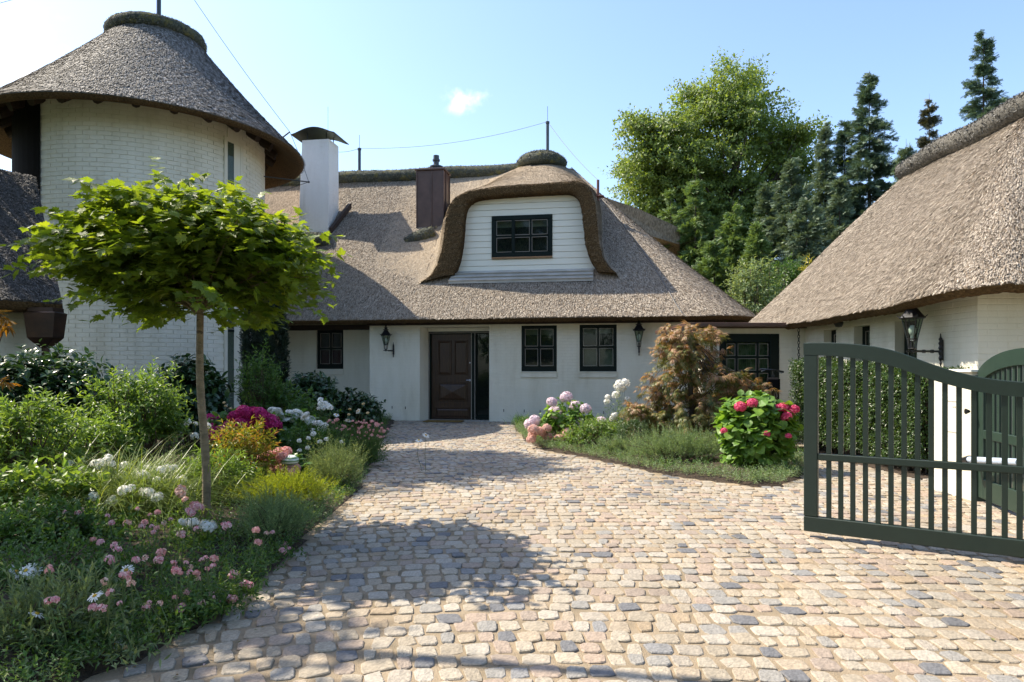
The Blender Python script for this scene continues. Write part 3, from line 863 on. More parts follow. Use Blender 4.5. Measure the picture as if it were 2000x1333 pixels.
ring = np.stack([np.stack([oP[:, 0], np.full(NS, FW), oP[:, 1]], 1),
                 np.stack([oP[:, 0] * 0.82 + iP[:, 0] * 0.18, np.full(NS, FW - 0.012), oP[:, 1] * 0.82 + iP[:, 1] * 0.18], 1),
                 np.stack([oP[:, 0] * 0.25 + iP[:, 0] * 0.75, np.full(NS, FW + 0.02), oP[:, 1] * 0.25 + iP[:, 1] * 0.75], 1),
                 np.stack([iP[:, 0], np.full(NS, FW + 0.06), iP[:, 1]], 1),
                 np.stack([iP[:, 0], np.full(NS, WC + 0.12), iP[:, 1] - 0.01], 1)])
ring[1:4] += rng.normal(0, 0.006, ring[1:4].shape)
rm = MB(); rm.grid(ring); rm.obj('cut_dormer_edge', M['thatch_cut'], roof, smooth=True, local=True)
rb = MB(); reeds(rb, ring[::-1], 2600, 0.040, 0.015, 0.014)
r = rb.obj('reed_ends', M['reed_cut'], roof, local=True); r['kind'] = 'stuff'
# white boards of the dormer
zc0, zc1 = hp(1000, 531, WC)[2], hp(1040, 371, WC)[2]
nb = 13; bh = (zc1 - zc0) / nb
dw = [*hp(960.5, 420, WC)[[0, 2]], *hp(1079, 503, WC)[[0, 2]]]; dw[1] = hp(1020, 421, WC)[2]; dw[3] = hp(1020, 502, WC)[2]
ix0 = lambda z: np.interp(z, iP[:NS // 2 - 8, 1], iP[:NS // 2 - 8, 0])
rev = iP[::-1]
ix1 = lambda z: np.interp(z, rev[:NS // 2 - 8, 1], rev[:NS // 2 - 8, 0])
for k in range(nb):
    z0 = zc0 + k * bh; z1 = z0 + bh - 0.010
    a, b = ix0(z0 + bh / 2) - 0.16, ix1(z0 + bh / 2) + 0.16
    segs = [(a, b)]
    if z1 > dw[3] and z0 < dw[1]: segs = [(a, dw[0] + 0.02), (dw[2] - 0.02, b)]
    for s0, s1 in segs:
        q = MB(); q.box(np.array((s0, WC + rng.normal(0, 0.0015), z0)), np.array((s1, WC + 0.03, z1)), 0.006)
        q.obj('cladding_board', M['board_white'], house, local=True)
q = MB()
for z in np.arange(zc0 - 0.15, zc1 + 0.02, 0.06):
    a, b = float(ix0(z)) - 0.13, float(ix1(z)) + 0.13
    for s0, s1 in ([(a, dw[0] + 0.03), (dw[2] - 0.03, b)] if dw[3] < z + 0.03 < dw[1] else [(a, b)]):
        q.box(np.array((s0, WC + 0.032, z)), np.array((s1, WC + 0.10, z + 0.0599)))
q.obj('dormer_wall', M['white_wall'], house, local=True)
t = bar_window(house, dw[0], dw[2], dw[3], dw[1], WC + 0.0, (0.335, 0.67), (0.5,), fw=0.12, fb=0.12, proud=0.035, name='dormer_window')
q = MB(); c0 = dw[0] + 0.12 + (dw[2] - dw[0] - 0.24) * 0.335
q.box(np.array((c0 - 0.045, WC - 0.034, dw[3] + 0.12)), np.array((c0 + 0.045, WC + 0.08, dw[1] - 0.12)), 0.006)
q.obj('mullion', M['black_green'], t, local=True)
q = MB(); q.box(np.array((dw[0], WC - 0.06, dw[3] - 0.045)), np.array((dw[2], WC - 0.003, dw[3] - 0.003)), 0.006); q.obj('sill', plain('oak_sill', (0.30, 0.17, 0.08), 0.5), t, local=True)
q = MB(); q.box(np.array((dw[0] - 0.3, WC + 1.6, dw[3] - 0.4)), np.array((dw[2] + 0.3, WC + 1.62, dw[1] + 0.3)))
q.obj('inner_room', M['room'], t, local=True)
q = MB(); q.box(np.array((dw[0] + 0.1, WC + 0.2, dw[1] - 0.28)), np.array((dw[2] - 0.1, WC + 0.21, dw[1]))); q.obj('blind', M['blind'], t, local=True)
# stepped lead apron below the boards
fa, fb_, fc, fd = hp(876, 551, FW - 0.02), hp(1157, 541, FW - 0.02), hp(1157, 520, WC), hp(888, 531, WC)
fa[2] = max(fa[2], float(zmain(fa[0], fa[1])) + 0.03); 
zl0 = float(zmain(0.0, FW - 0.04)) + 0.05
for k in range(3):
    t0, t1 = k / 3, (k + 1) / 3
    w0, w1 = FW - 0.06 + (WC - FW + 0.06) * t0, FW - 0.06 + (WC - FW + 0.06) * t1
    za, zb = zl0 + (zc0 - zl0 + 0.02) * t0, zl0 + (zc0 - zl0 + 0.02) * t1
    xa = fa[0] + (fd[0] - fa[0]) * (t0 + 0.15); xb = fb_[0] + 0.02
    q = MB(); q.prism([(xa, w0, za - 0.03), (xa, w0, za + 0.045), (xa, w1 + 0.02, zb + 0.035), (xa, w1 + 0.02, zb - 0.05)], (xb - xa, 0, 0))
    q.box(np.array((xa, w0 - 0.03, za + 0.045)), np.array((xb, w0 + 0.02, za + 0.062)), 0.004)
    q.obj('lead_apron', M['lead'], house, local=True)

# reed ends on the visible roof faces
rb = MB()
vis = np.zeros((Gm.shape[0] - 1, Gm.shape[1] - 1), int)
cxm = (Gm[:-1, :-1] + Gm[1:, 1:]) / 2
vis[:] = ((cxm[..., 1] < WR + 0.05) | (cxm[..., 0] > XA)) & (cxm[..., 1] < 6.0) & ((cxm[..., 0] > -6.6) | ((cxm[..., 0] < -11) & (cxm[..., 1] > 1)))
und = zB(cxm[..., 0], cxm[..., 1]) - zmain(cxm[..., 0], cxm[..., 1]) > 0.03
vis[und & (cxm[..., 1] > FW) & (cxm[..., 0] > bx[0]) & (cxm[..., 0] < bx[-1])] = 0
reeds(rb, Gm, 2200, 0.095, 0.0125, 0.015, vis)
r = rb.obj('reed_ends', M['reed'], roof, local=True); r['kind'] = 'stuff'
rb = MB()
reeds(rb, GB, 2600, 0.055, 0.0125, 0.003, cell.astype(int))
r = rb.obj('reed_ends', M['reed_brown'], roof, local=True); r['kind'] = 'stuff'
# rear roof beyond the right hip
rr = MB()
def q3(u, v, y): return (np.array(px(u, v, y)))
A = [q3(1150, 375, 24), q3(1247, 408, 24.5), q3(1330, 447, 25), q3(1327, 478, 25), q3(1200, 440, 24)]
rr.prism(A, (1.2, 5.0, -1.2))
ro = rr.obj('rear_thatch', M['thatch'], roof, local=False)
# rear roof was given in world coordinates: bring it into the house frame
for v in ro.data.vertices:
    p = np.array(v.co) + wloc(roof) - HO
    v.co = (HE @ p, HM @ p, p[2])

def lumpy_tube(pts, rad, n=14, flat=0.8, amp=0.03):
    """thick roll of heather: tube with uneven skin"""
    pts = smooth_line(np.asarray(pts, float), 2)
    m = MB(); m.tube(resample(pts, max(12, len(pts))), 1.0, n, cap=False)
    V = m.V[0].reshape(-1, n, 3)
    c = V.mean(1, keepdims=True); k = len(V)
    rr_ = np.interp(np.linspace(0, 1, k), np.linspace(0, 1, len(rad)), rad)[:, None, None]
    d = (V - c) * rr_ * (1 + rng.normal(0, amp, (k, n, 1)))
    d[..., 2] *= flat
    m.V[0] = (c + d).reshape(-1, 3)
    m.add(c[0], []); m.add(c[-1], [])
    a = np.arange(n); b = (a + 1) % n
    m.P.append(np.stack([a, b, np.full(n, k * n)], 1)); m.P.append(np.stack([a + (k - 1) * n, b + (k - 1) * n, np.full(n, k * n + 1)], 1))
    return m
def fuzz(mb, pts, rad, n, ln=0.09, wd=0.012, flat=0.8):
    """short twigs standing off a heather roll"""
    pts = resample(np.asarray(pts, float), 60)
    i = rng.integers(0, 59, n); f = rng.random((n, 1))
    c = pts[i] * (1 - f) + pts[i + 1] * f; t = nrm(pts[i + 1] - pts[i])
    rr_ = np.interp((i + f[:, 0]) / 59, np.linspace(0, 1, len(rad)), rad)[:, None]
    d = nrm(rng.normal(0, 1, (n, 3))); d = nrm(d - (d * t).sum(1, keepdims=True) * t)
    d[:, 2] = np.where(d[:, 2] < -0.5, -d[:, 2], d[:, 2])
    p = c + d * rr_ * np.array((1, 1, flat)) * 0.98
    ax = nrm(rng.normal(0, 0.8, (n, 3)) + d * 0.45)
    sd = nrm(np.cross(ax, rng.normal(0, 1, (n, 3))))
    L = ln * rng.uniform(0.5, 1.4, (n, 1))
    v = np.stack([p - sd * wd - ax * L * 0.4, p + sd * wd - ax * L * 0.4, p + ax * L * 0.6], 1).reshape(-1, 3)
    mb.add(v, np.arange(3 * n).reshape(-1, 3))
M['twig'] = mat_rand('heather_twigs', [(0, (0.035, 0.035, 0.028)), (0.5, (0.11, 0.11, 0.09)), (0.9, (0.20, 0.20, 0.165)), (1, (0.22, 0.19, 0.07))], 0.85)
M['twig_grey'] = mat_rand('grey_heather_twigs', [(0, (0.05, 0.048, 0.044)), (0.5, (0.13, 0.125, 0.115)), (1, (0.25, 0.24, 0.22))], 0.8)
def roll(parent, name, pts, rad, n_fuzz, flat=0.8, mat='ridge', tw='twig', local=True, ln=0.09):
    o = lumpy_tube(pts, rad, flat=flat).obj(name, M[mat], parent, smooth=True, local=local)
    f = MB(); fuzz(f, pts, rad, n_fuzz, ln=ln, flat=flat)
    q = f.obj('heather_twigs', M[tw], parent, local=local); q['kind'] = 'stuff'
    return o
pts = [(x, WR + 0.05, ZR + 0.02 + 0.02 * math.sin(x * 2)) for x in np.arange(-18.5, 1.3, 0.35)]
roll(roof, 'ridge_roll', pts, [0.34] * 8, 8200, 0.7)
# round heather cap over the end of the ridge
cp = hp(1058, 316, WR)
m = MB(); prof = [(0.0, 0.30), (0.30, 0.28), (0.56, 0.20), (0.76, 0.06), (0.82, -0.06), (0.76, -0.17), (0.55, -0.26)]
m.lathe(prof[::-1], cp + (0, 0, -0.02), 28)
V = m.V[0]; m.V[0] = V + rng.normal(0, 0.012, V.shape)
m.obj('ridge_cap', M['ridge'], roof, smooth=True, local=True)
f = MB()
th = rng.uniform(0, 2 * np.pi, 2600); pr = resample(np.array(prof[:5]), 50)
k = rng.integers(0, 50, 2600)
p = np.stack([pr[k, 0] * np.cos(th), pr[k, 0] * np.sin(th), pr[k, 1]], 1) + cp + (0, 0, -0.02)
d = nrm(np.stack([np.cos(th) * pr[k, 0], np.sin(th) * pr[k, 0], np.full(2600, 0.35)], 1)); ax = nrm(rng.normal(0, .7, (2600, 3)) + 0.45 * d); sd = nrm(np.cross(ax, rng.normal(0, 1, (2600, 3))))
f.add(np.stack([p - sd * .012 - ax * .03, p + sd * .012 - ax * .03, p + ax * .06], 1).reshape(-1, 3), np.arange(7800).reshape(-1, 3))
q = f.obj('heather_twigs', M['twig'], roof, local=True); q['kind'] = 'stuff'

# white chimney ---------------------------------------------------
W1 = 2.23
a0, a1 = hp(583, 447, W1), hp(641, 447, W1); t0, t1 = hp(589.5, 274, W1), hp(641.5, 272, W1)
zt = (t0[2] + t1[2]) / 2; zb = a0[2] - 0.6; dep = 0.80
w_base, w_top = a1[0] - a0[0], t1[0] - t0[0]
ext = (a0[2] - zb) / (zt - a0[2])
def chim(zz):
    k = (zz - a0[2]) / (zt - a0[2])
    return a0[0] + (t0[0] - a0[0]) * k, a1[0] + (t1[0] - a1[0]) * k, W1 + 0.02 * k, W1 + dep - 0.05 * k
m = MB(); P0, P1 = chim(zb), chim(zt)
m.add([(P0[0], P0[2], zb), (P0[1], P0[2], zb), (P0[1], P0[3], zb), (P0[0], P0[3], zb), (P1[0], P1[2], zt), (P1[1], P1[2], zt), (P1[1], P1[3], zt), (P1[0], P1[3], zt)],
      [[0, 1, 5, 4], [1, 2, 6, 5], [2, 3, 7, 6], [3, 0, 4, 7], [4, 5, 6, 7]])
ch = m.obj('chimney', M['chimney_brick'], house, local=True)
bme = MB().box(np.array((-0.12, -0.005, -0.036)), np.array((0.12, 0.005, 0.036)), 0.003).mesh('brick', M['chimney_brick'])
nbk = 0; rest = MB(); z = a0[2] - 0.25; r = 0
while z < zt - 0.06:
    x0, x1, w0, w1 = chim(z + 0.038)
    for (o, ax, nv, Lw) in (((x0, w0), (1, 0), (0, -1), x1 - x0), ((x1, w0), (0, 1), (1, 0), w1 - w0)):
        nn = max(2, round(Lw / 0.25)); L = Lw / nn
        x = -L * 0.5 * (r % 2)
        while x < Lw - 0.02:
            a, b = max(x, 0) + 0.004, min(x + L, Lw) - 0.004
            c = np.array((o[0] + ax[0] * (a + b) / 2, o[1] + ax[1] * (a + b) / 2, z + 0.037))
            sc = (b - a) / 0.24; dp = rng.normal(0, 0.001)
            if nbk < 300 and sc > 0.9:
                inst('brick', bme, ch, c + np.array((*nv, 0)) * dp, (0, rng.normal(0, 0.006), math.atan2(ax[1], ax[0])), (sc, 1, 1)); nbk += 1
            else:
                rest.obox(c, (*ax, 0), (*nv, 0), (0, 0, 1), (-(b - a) / 2, -0.012, -0.036), ((b - a) / 2, 0.005 + dp, 0.036), 0.003)
            x += L
    z += 0.079; r += 1
if rest.n:
    q = rest.obj('brickwork', M['chimney_brick'], ch, local=True); q['kind'] = 'stuff'
# curved metal hood on four rods
x0, x1, w0, w1 = chim(zt)
cxm_, cwm = (x0 + x1) / 2, (w0 + w1) / 2
hx, hw = (x1 - x0) / 2 + 0.27, (w1 - w0) / 2 + 0.22
sx = np.linspace(-1, 1, 17); sw = np.linspace(-1, 1, 7)
prof = lambda s: 0.16 * np.cos(s * math.pi / 2 * 1.0) ** 1.3 - 0.05 * np.abs(s) ** 2 + 0.07 * np.clip(np.abs(s) - 0.8, 0, 1)
top = np.array([[(cxm_ + a * hx, cwm + b * hw, zt + 0.17 + prof(a)) for a in sx] for b in sw])
m = MB(); m.grid(top); m.grid(top - (0, 0, 0.02), True)
edge = np.concatenate([top[0], top[1:, -1], top[-1, ::-1][1:], top[::-1, 0][1:]])
m.grid(np.stack([edge, edge - (0, 0, 0.02)]))
m.obj('chimney_hood', M['capmetal'], ch, smooth=False, local=True)
for a in (-1, 1):
    for b in (-1, 1):
        p = np.array((cxm_ + a * (x1 - x0) * 0.36, cwm + b * (w1 - w0) * 0.36, zt - 0.02))
        q = MB(); q.tube([p, p + (0, 0, 0.30)], 0.014, 6); q.obj('rod', M['iron'], ch, local=True)
p = np.array((cxm_ + 0.25, cwm, zt + 0.4)); q = MB(); q.tube([p, p + (0, 0, 0.75)], 0.006, 5); q.obj('spike', M['silver'], ch, local=True)
# timber flashing along the chimney's right foot
f0, f1 = hp(643, 449, W1 - 0.02), hp(681, 401, W1 + 0.75)
m = MB(); m.prism([f0 + (0.0, 0, 0.06), f0 + (0.0, 0, -0.10), f1 + (0, 0, -0.10), f1 + (0, 0, 0.09)], (0.10, 0.0, 0))
m.obj('chimney_flashing', M['darkwood'], house, local=True)
p0, p1 = hp(560, 468, 2.0), hp(645, 464, 1.95)
roll(roof, 'saddle_roll', [p0 + (0, 0, -0.12), (p0 + p1) / 2 + (0, 0, -0.10), p1 + (0, 0, -0.12)], [0.30, 0.33, 0.33, 0.26], 900, 0.85, 'ridge', 'twig')
# copper chimney --------------------------------------------------
W2 = 2.3
b0, b1 = hp(813, 438, W2), hp(867, 438, W2); zt2 = hp(840, 333, W2)[2]; d2 = 0.66
m = MB(); m.box(np.array((b0[0], W2, b0[2] - 0.7)), np.array((b1[0], W2 + d2, zt2)), 0.01)
cc = m.obj('copper_chimney', M['copper'], house, local=True)
for x in (b0[0] + 0.015, (b0[0] * 0.44 + b1[0] * 0.56), b1[0] - 0.015):
    q = MB(); q.box(np.array((x - 0.012, W2 - 0.03, b0[2] - 0.5)), np.array((x + 0.012, W2 - 0.002, zt2 - 0.02)), 0.003); q.obj('standing_seam', M['copper'], cc, local=True)
for w in (W2 + 0.2, W2 + d2 - 0.02):
    q = MB(); q.box(np.array((b1[0] + 0.002, w - 0.012, b0[2] - 0.2)), np.array((b1[0] + 0.028, w + 0.012, zt2 - 0.02)), 0.003); q.obj('standing_seam', M['copper'], cc, local=True)
q = MB(); q.box(np.array((b0[0] - 0.04, W2 - 0.045, zt2)), np.array((b1[0] + 0.045, W2 + d2 + 0.04, zt2 + 0.055)), 0.008); q.obj('cap_plate', M['copper'], cc, local=True)
p = hp(852, 326, W2 + 0.3); p[2] = zt2 + 0.05
q = MB(); q.lathe([(0.17, 0.0), (0.17, 0.10), (0.20, 0.11), (0.20, 0.15), (0.13, 0.17), (0.085, 0.20), (0.085, 0.30), (0.115, 0.31), (0.115, 0.36), (0.09, 0.37), (0.09, 0.48), (0.0, 0.49)], p, 16)
q.obj('flue', M['steel_blue'], cc, smooth=False, local=True)
p0, p1 = hp(792, 466, 1.95), hp(848, 446, 2.15)
roll(roof, 'saddle_roll', [p0 + (0, 0.06, -0.16), (p0 + p1) / 2 + (0, 0.06, -0.14), p1 + (0, 0.06, -0.16)], [0.20, 0.28, 0.30, 0.30], 900, 0.8, 'ridge', 'twig')
# lightning conductor: two ridge posts with spikes, wire, foot on the hip
def post(u, v0, v1, vs, w, r=0.05):
    a, b, c = hp(u, v0, w), hp(u, v1, w), hp(u, vs, w)
    q = MB(); q.tube([a - (0, 0, 0.2), b], r, 10); q.tube([b - (0, 0, 0.06), b + (0, 0, 0.0)], r * 1.3, 10); q.tube([b, c], 0.007, 5)
    q.obj('conductor_post', M['steel_blue'], house, local=True)
    return b
pA = post(702, 352, 290, 264, WR); pB = post(1069.5, 300, 238, 208, WR)
q = MB()
def wire(q, a, b, sag, n=24, r=0.0065):
    t = np.linspace(0, 1, n)[:, None]
    pts = np.asarray(a) * (1 - t) + np.asarray(b) * t; pts[:, 2] -= sag * 4 * t[:, 0] * (1 - t[:, 0])
    q.tube(pts, r, 5)
wire(q, pA, pB, 0.25)
pC = hp(1168, 352, 2.2)
wire(q, pB, pC, 0.1)
wire(q, pA, hp(655, 297, WR), 0.05)
q.obj('conductor_wire', M['wire'], house, local=True)
q = MB(); q.tube([hp(1168, 386, 2.2) - (0, 0, 0.1), pC], 0.04, 10)
pf = hp(1168, 383, 2.2); q.box(pf + (-0.17, -0.12, -0.04), pf + (0.17, 0.12, -0.01), 0.01)
q.obj('conductor_foot', M['rust'], house, local=True)
q = MB(); ln = []
for u, v in [(1170, 386), (1190, 405), (1225, 450), (1255, 490), (1285, 535), (1300, 560), (1320, 595), (1332, 614)]:
    d = np.array(((u - 1000) / F, 1.0, -(v - HOR) / F)); best = None
    for tt in np.linspace(15, 26, 1200):
        P = np.array((0, 0, EYE)) + d * tt - HO; x_, w_ = HE @ P, HM @ P
        if P[2] < zmain(x_, w_) + 0.035 and w_ > WE: best = (x_, w_, zmain(x_, w_) + 0.045); break
    if best is not None: ln.append(best)
q.tube(ln, 0.011, 5); q.obj('down_wire', M['wire'], house, local=True)
# ------------------------------------------------------------------ ROUND TOWER
TC = np.array((-9.43, 17.7, 0.0)); RW, RE, ZEV = 2.83, 3.86, 7.03
tower = thing('round_tower', 'round white brick tower under a grey conical thatched roof', 'tower', TC)
nseg = 96
ang = np.linspace(0, 2 * np.pi, nseg + 1)
ZTW = 7.52
m = MB(); m.grid(np.stack([np.stack([RW * np.cos(ang), RW * np.sin(ang), np.full(nseg + 1, z)], 1) for z in (-0.1, ZTW)]))
twall = m.obj('tower_wall', M['white_wall'], tower, local=True)
def taz(u, r=RW):
    """azimuth on the near side of the tower seen at pixel column u"""
    d = np.array(((u - 1000) / F, 1.0)); d /= np.linalg.norm(d); c = TC[:2]
    b = d @ c; disc = b * b - (c @ c - r * r)
    if disc < 0: return math.atan2(*(d * b - c)[::-1])
    p = d * (b - math.sqrt(disc)) - c
    return math.atan2(p[1], p[0])
aS0, aS1 = taz(443), taz(468)                              # slit window
aD0, aD1 = taz(24), taz(81)                                # black strip for the dark recess
cam_az = math.atan2(-TC[1], -TC[0])
bl = MB().box(np.array((-0.1425, -0.009, -0.0425)), np.array((0.1425, 0.005, 0.0425)), 0.003).mesh('brick', M['white_brick'])
Hc = 0.098; nper = round(2 * np.pi * RW / 0.30); rest = MB(); cand = []
for r in range(int((ZTW - 0.05) / Hc)):
    z = 0.02 + r * Hc + 0.045
    for k in range(nper):
        a = (k + 0.5 * (r % 2)) / nper * 2 * np.pi
        da = (a - cam_az + np.pi) % (2 * np.pi) - np.pi
        if abs(da) > 1.75: continue
        aa = cam_az + da
        if aS0 - 0.045 < aa < aS1 + 0.045: continue
        if aD0 - 0.03 < aa < aD1 + 0.02 and z > 2.4: continue
        cand.append((aa, z, abs(da)))
pref = sorted(range(len(cand)), key=lambda i: abs(cand[i][0] - taz(300)) * 2.4 + abs(cand[i][1] - 6.0))
chosen = set(pref[:300])
for i, (a, z, _) in enumerate(cand):
    dp = rng.normal(0, 0.001)
    c = np.array(((RW + dp) * math.cos(a), (RW + dp) * math.sin(a), z))
    if i in chosen: inst('brick', bl, twall, c, (0, 0, a + math.pi / 2))
    else: rest.obox(c, (-math.sin(a), math.cos(a), 0), (math.cos(a), math.sin(a), 0), (0, 0, 1), (-0.1425, -0.01, -0.0425), (0.1425, 0.009, 0.0425), 0.003)
q = rest.obj('brickwork', M['white_brick'], twall, local=True); q['kind'] = 'stuff'
# slit window in a deep reveal
am = (aS0 + aS1) / 2
er, et = np.array((math.cos(am), math.sin(am), 0)), np.array((-math.sin(am), math.cos(am), 0))
sw = thing('slit_window', '', '', (0, 0, 0)); del sw['label']; del sw['category']; sw.parent = tower
half = RW * abs(aS1 - aS0) / 2
q = MB()
zs0, zs1 = 0.35, 6.88
q.obox(er * RW, et, er, (0, 0, 1), (-half - 0.10, -0.03, zs0 - 0.1), (-half, 0.02, zs1 + 0.1))
q.obox(er * RW, et, er, (0, 0, 1), (half, -0.03, zs0 - 0.1), (half + 0.10, 0.02, zs1 + 0.1))
q.obox(er * RW, et, er, (0, 0, 1), (-half, -0.03, zs1), (half, 0.02, zs1 + 0.6))
q.obox(er * RW, et, er, (0, 0, 1), (half * 0.02, 0.001, zs0), (half, 0.012, zs1))
q.obj('reveal', M['white_wall'], sw, local=True)
for z0, z1 in ((zs0, 2.28), (2.36, 4.5), (4.58, zs1)):
    q = MB(); q.obox(er * RW, et, er, (0, 0, 1), (-half, 0.001, z0), (half * 0.02, 0.008, z1)); q.obj('pane', M['glass'], sw, local=True)
q = MB()
for z in (zs0 - 0.05, 2.28, 4.5): q.obox(er * RW, et, er, (0, 0, 1), (-half, 0.001, z), (half * 0.02, 0.02, z + 0.07))
q.obj('frame', M['black_green'], sw, local=True)
# flat black sheet standing in for the dark recess, far left of the tower
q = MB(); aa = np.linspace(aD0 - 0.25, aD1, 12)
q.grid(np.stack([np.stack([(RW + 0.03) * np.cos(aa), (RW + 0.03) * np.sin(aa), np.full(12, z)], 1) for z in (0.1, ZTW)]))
q.obj('recess_strip', plain('recess_black', (.006, .005, .005), .9, spec=.1), tower, local=True)
# roof: rows eave -> cap
az = np.linspace(0, 2 * np.pi, 181)
tt = np.linspace(0, 1, 46); RCAP, ZCAP = 1.03, 9.86
APX = np.array((0.22, 0.0))
rr_ = RE + (RCAP - RE) * tt
zz_ = ZEV + (ZCAP - ZEV) * (0.86 * tt + 0.14 * tt ** 2)
off = APX[None] * tt[:, None]
Gt = np.stack([np.stack([off[i, 0] + rr_[i] * np.cos(az), off[i, 1] + rr_[i] * np.sin(az), np.full(181, zz_[i])], 1) for i in range(46)])
Gt[1:, :-1, 2] += rng.normal(0, 0.005, Gt[1:, :-1, 2].shape); Gt[:, -1] = Gt[:, 0]
def ringrow(r, z): return np.stack([r * np.cos(az), r * np.sin(az), np.full(181, z)], 1)
Et = np.stack([ringrow(RW - 0.05, ZTW + 0.02), ringrow(RW + 0.14, ZTW - 0.03), ringrow(RE - 0.26, ZEV - 0.07), ringrow(RE - 0.11, ZEV - 0.12), ringrow(RE - 0.03, ZEV - 0.075), ringrow(RE, ZEV - 0.03)])
m = MB(); m.grid(np.concatenate([Et[-1:], Gt])); troof = m.obj('thatched_cone', M['thatch_grey'], tower, smooth=True, local=True)
m = MB(); m.grid(Et); m.obj('cut_eave', M['thatch_cut'], troof, smooth=True, local=True)
cxm = (Gt[:-1, :-1] + Gt[1:, 1:]) / 2
da = (np.arctan2(cxm[..., 1], cxm[..., 0]) - cam_az + np.pi) % (2 * np.pi) - np.pi
rb = MB(); reeds(rb, Gt, 2200, 0.095, 0.0135, 0.016, (np.abs(da) < 2.0).astype(int))
q = rb.obj('reed_ends', M['reed_grey'], troof, local=True); q['kind'] = 'stuff'
for k in range(26):
    a = k / 26 * 2 * np.pi + 0.05
    da_ = (a - cam_az + np.pi) % (2 * np.pi) - np.pi
    if abs(da_) > 1.95: continue
    er2 = np.array((math.cos(a), math.sin(a), 0)); et2 = np.array((-math.sin(a), math.cos(a), 0))
    q = MB(); sl = nrm(er2 * 1.0 + np.array((0, 0, -0.66))); upv = nrm(np.array((0, 0, 1.0)) + er2 * 0.5)
    pr = [(-0.09, 0.12), (-0.10, 0.0), (-0.07, -0.07), (0, -0.095), (0.07, -0.07), (0.10, 0.0), (0.09, 0.12)]
    base = er2 * (RW - 0.06) + np.array((0, 0, ZTW - 0.13))
    q.prism([base + et2 * a_ + upv * b_ for a_, b_ in pr], sl * 0.42)
    q.obj('rafter_end', M['darkwood'], tower, local=True)
# heather cap, pole, wire brackets
pr = [(RCAP + 0.02, -0.10), (RCAP + 0.13, -0.03), (RCAP + 0.16, 0.08), (RCAP + 0.10, 0.20), (RCAP - 0.06, 0.28), (0.45, 0.36), (0.0, 0.38)]
m = MB(); m.lathe(pr, (APX[0], APX[1], ZCAP), 40); m.V[0] = m.V[0] + rng.normal(0, 0.010, m.V[0].shape)
m.obj('heather_cap', M['ridge'], troof, smooth=True, local=True)
f = MB(); n = 3600; th = rng.uniform(0, 2 * np.pi, n); P_ = resample(np.array(pr[:6]), 60); k = rng.integers(0, 60, n)
p = np.stack([P_[k, 0] * np.cos(th) + APX[0], P_[k, 0] * np.sin(th), P_[k, 1] + ZCAP], 1)
d = nrm(np.stack([np.cos(th), np.sin(th), np.full(n, 0.4)], 1)); ax = nrm(rng.normal(0, .7, (n, 3)) + 0.45 * d); sd = nrm(np.cross(ax, rng.normal(0, 1, (n, 3))))
f.add(np.stack([p - sd * .009 - ax * .025, p + sd * .009 - ax * .025, p + ax * .05], 1).reshape(-1, 3), np.arange(3 * n).reshape(-1, 3))
q = f.obj('heather_twigs', M['twig_grey'], troof, local=True); q['kind'] = 'stuff'
q = MB(); pb = np.array((APX[0] + 0.05, 0, ZCAP + 0.3)); q.tube([pb, pb + (0, 0, 2.2)], 0.055, 12); q.obj('conductor_post', M['steel_blue'], tower, local=True)
ptop = pb + (0, 0, 2.2)
w1 = px(550, 270, 19.0) - TC; w2 = px(566, 258, 19.0) - TC; w3 = px(603, 356, 18.8) - TC
q = MB(); q.tube([w1 - (0.25, 0, 0.2), w2], [0.022, 0.022], 8); q.obj('wire_bracket', M['steel_blue'], tower, local=True)
q = MB(); q.tube([px(500, 343, 18.2) - TC, w3], 0.016, 8); q.tube([w3 - (0.02, 0, 0), w3 + (0.02, 0, 0.0)], 0.03, 8)
q.tube([px(556, 372, 18.6) - TC, w3], 0.008, 5); q.obj('wire_bracket', M['steel_blue'], tower, local=True)
q = MB(); wire(q, ptop, w2, 0.12, r=0.007); wire(q, w2, w3, -0.05, r=0.007); q.obj('conductor_wire', M['wire'], tower, local=True)
q = MB(); wire(q, ptop, px(-260, 62, 14.0) - TC, 0.25, r=0.006); q.obj('conductor_wire', M['wire'], tower, local=True)

# ------------------------------------------------------------------ LEFT WING beside the tower
P1 = px(122, 592, 10.8); ev = np.array((-0.6, -0.8, 0.0)); Q1 = px(70, 345, 13.2)
wing = thing('thatched_wing', 'low thatched wing in shade left of the round tower', 'building', (P1[0] - 1.5, P1[1], 0))
nr, ncx = 30, 60
G = np.zeros((nr, ncx, 3))
for i, t in enumerate(np.linspace(0, 1, nr)):
    for j, s_ in enumerate(np.linspace(0, 4.4, ncx)):
        G[i, j] = P1 * (1 - t) + Q1 * t + ev * s_ + np.array((0, 0, -0.25 * t * (1 - t)))
G[..., 2] += rng.normal(0, 0.006, G.shape[:2])
hz = nrm(np.cross(ev, (0, 0, 1.0)))
if hz @ np.array((0.8, -0.6, 0)) < 0: hz = -hz
dn = -hz
edge = np.stack([G[0] + dn * 1.0 + (0, 0, 0.02), G[0] + dn * 0.32 + (0, 0, -0.10), G[0] + dn * 0.14 + (0, 0, -0.19), G[0] + dn * 0.03 + (0, 0, -0.11), G[0] + (0, 0, -0.03)])
side = np.stack([G[:, 0] - (0, 0, 0.55), G[:, 0] + (0.02, 0.0, -0.15), G[:, 0]])
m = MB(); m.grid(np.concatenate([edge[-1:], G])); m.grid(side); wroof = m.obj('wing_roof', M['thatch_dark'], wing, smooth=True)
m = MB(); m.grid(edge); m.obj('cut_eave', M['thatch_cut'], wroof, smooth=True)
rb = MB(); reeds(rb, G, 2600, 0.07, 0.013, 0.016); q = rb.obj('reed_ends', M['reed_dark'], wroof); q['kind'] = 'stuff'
a = P1 + dn * 0.62 + ev * 0.0; a[2] = -0.1
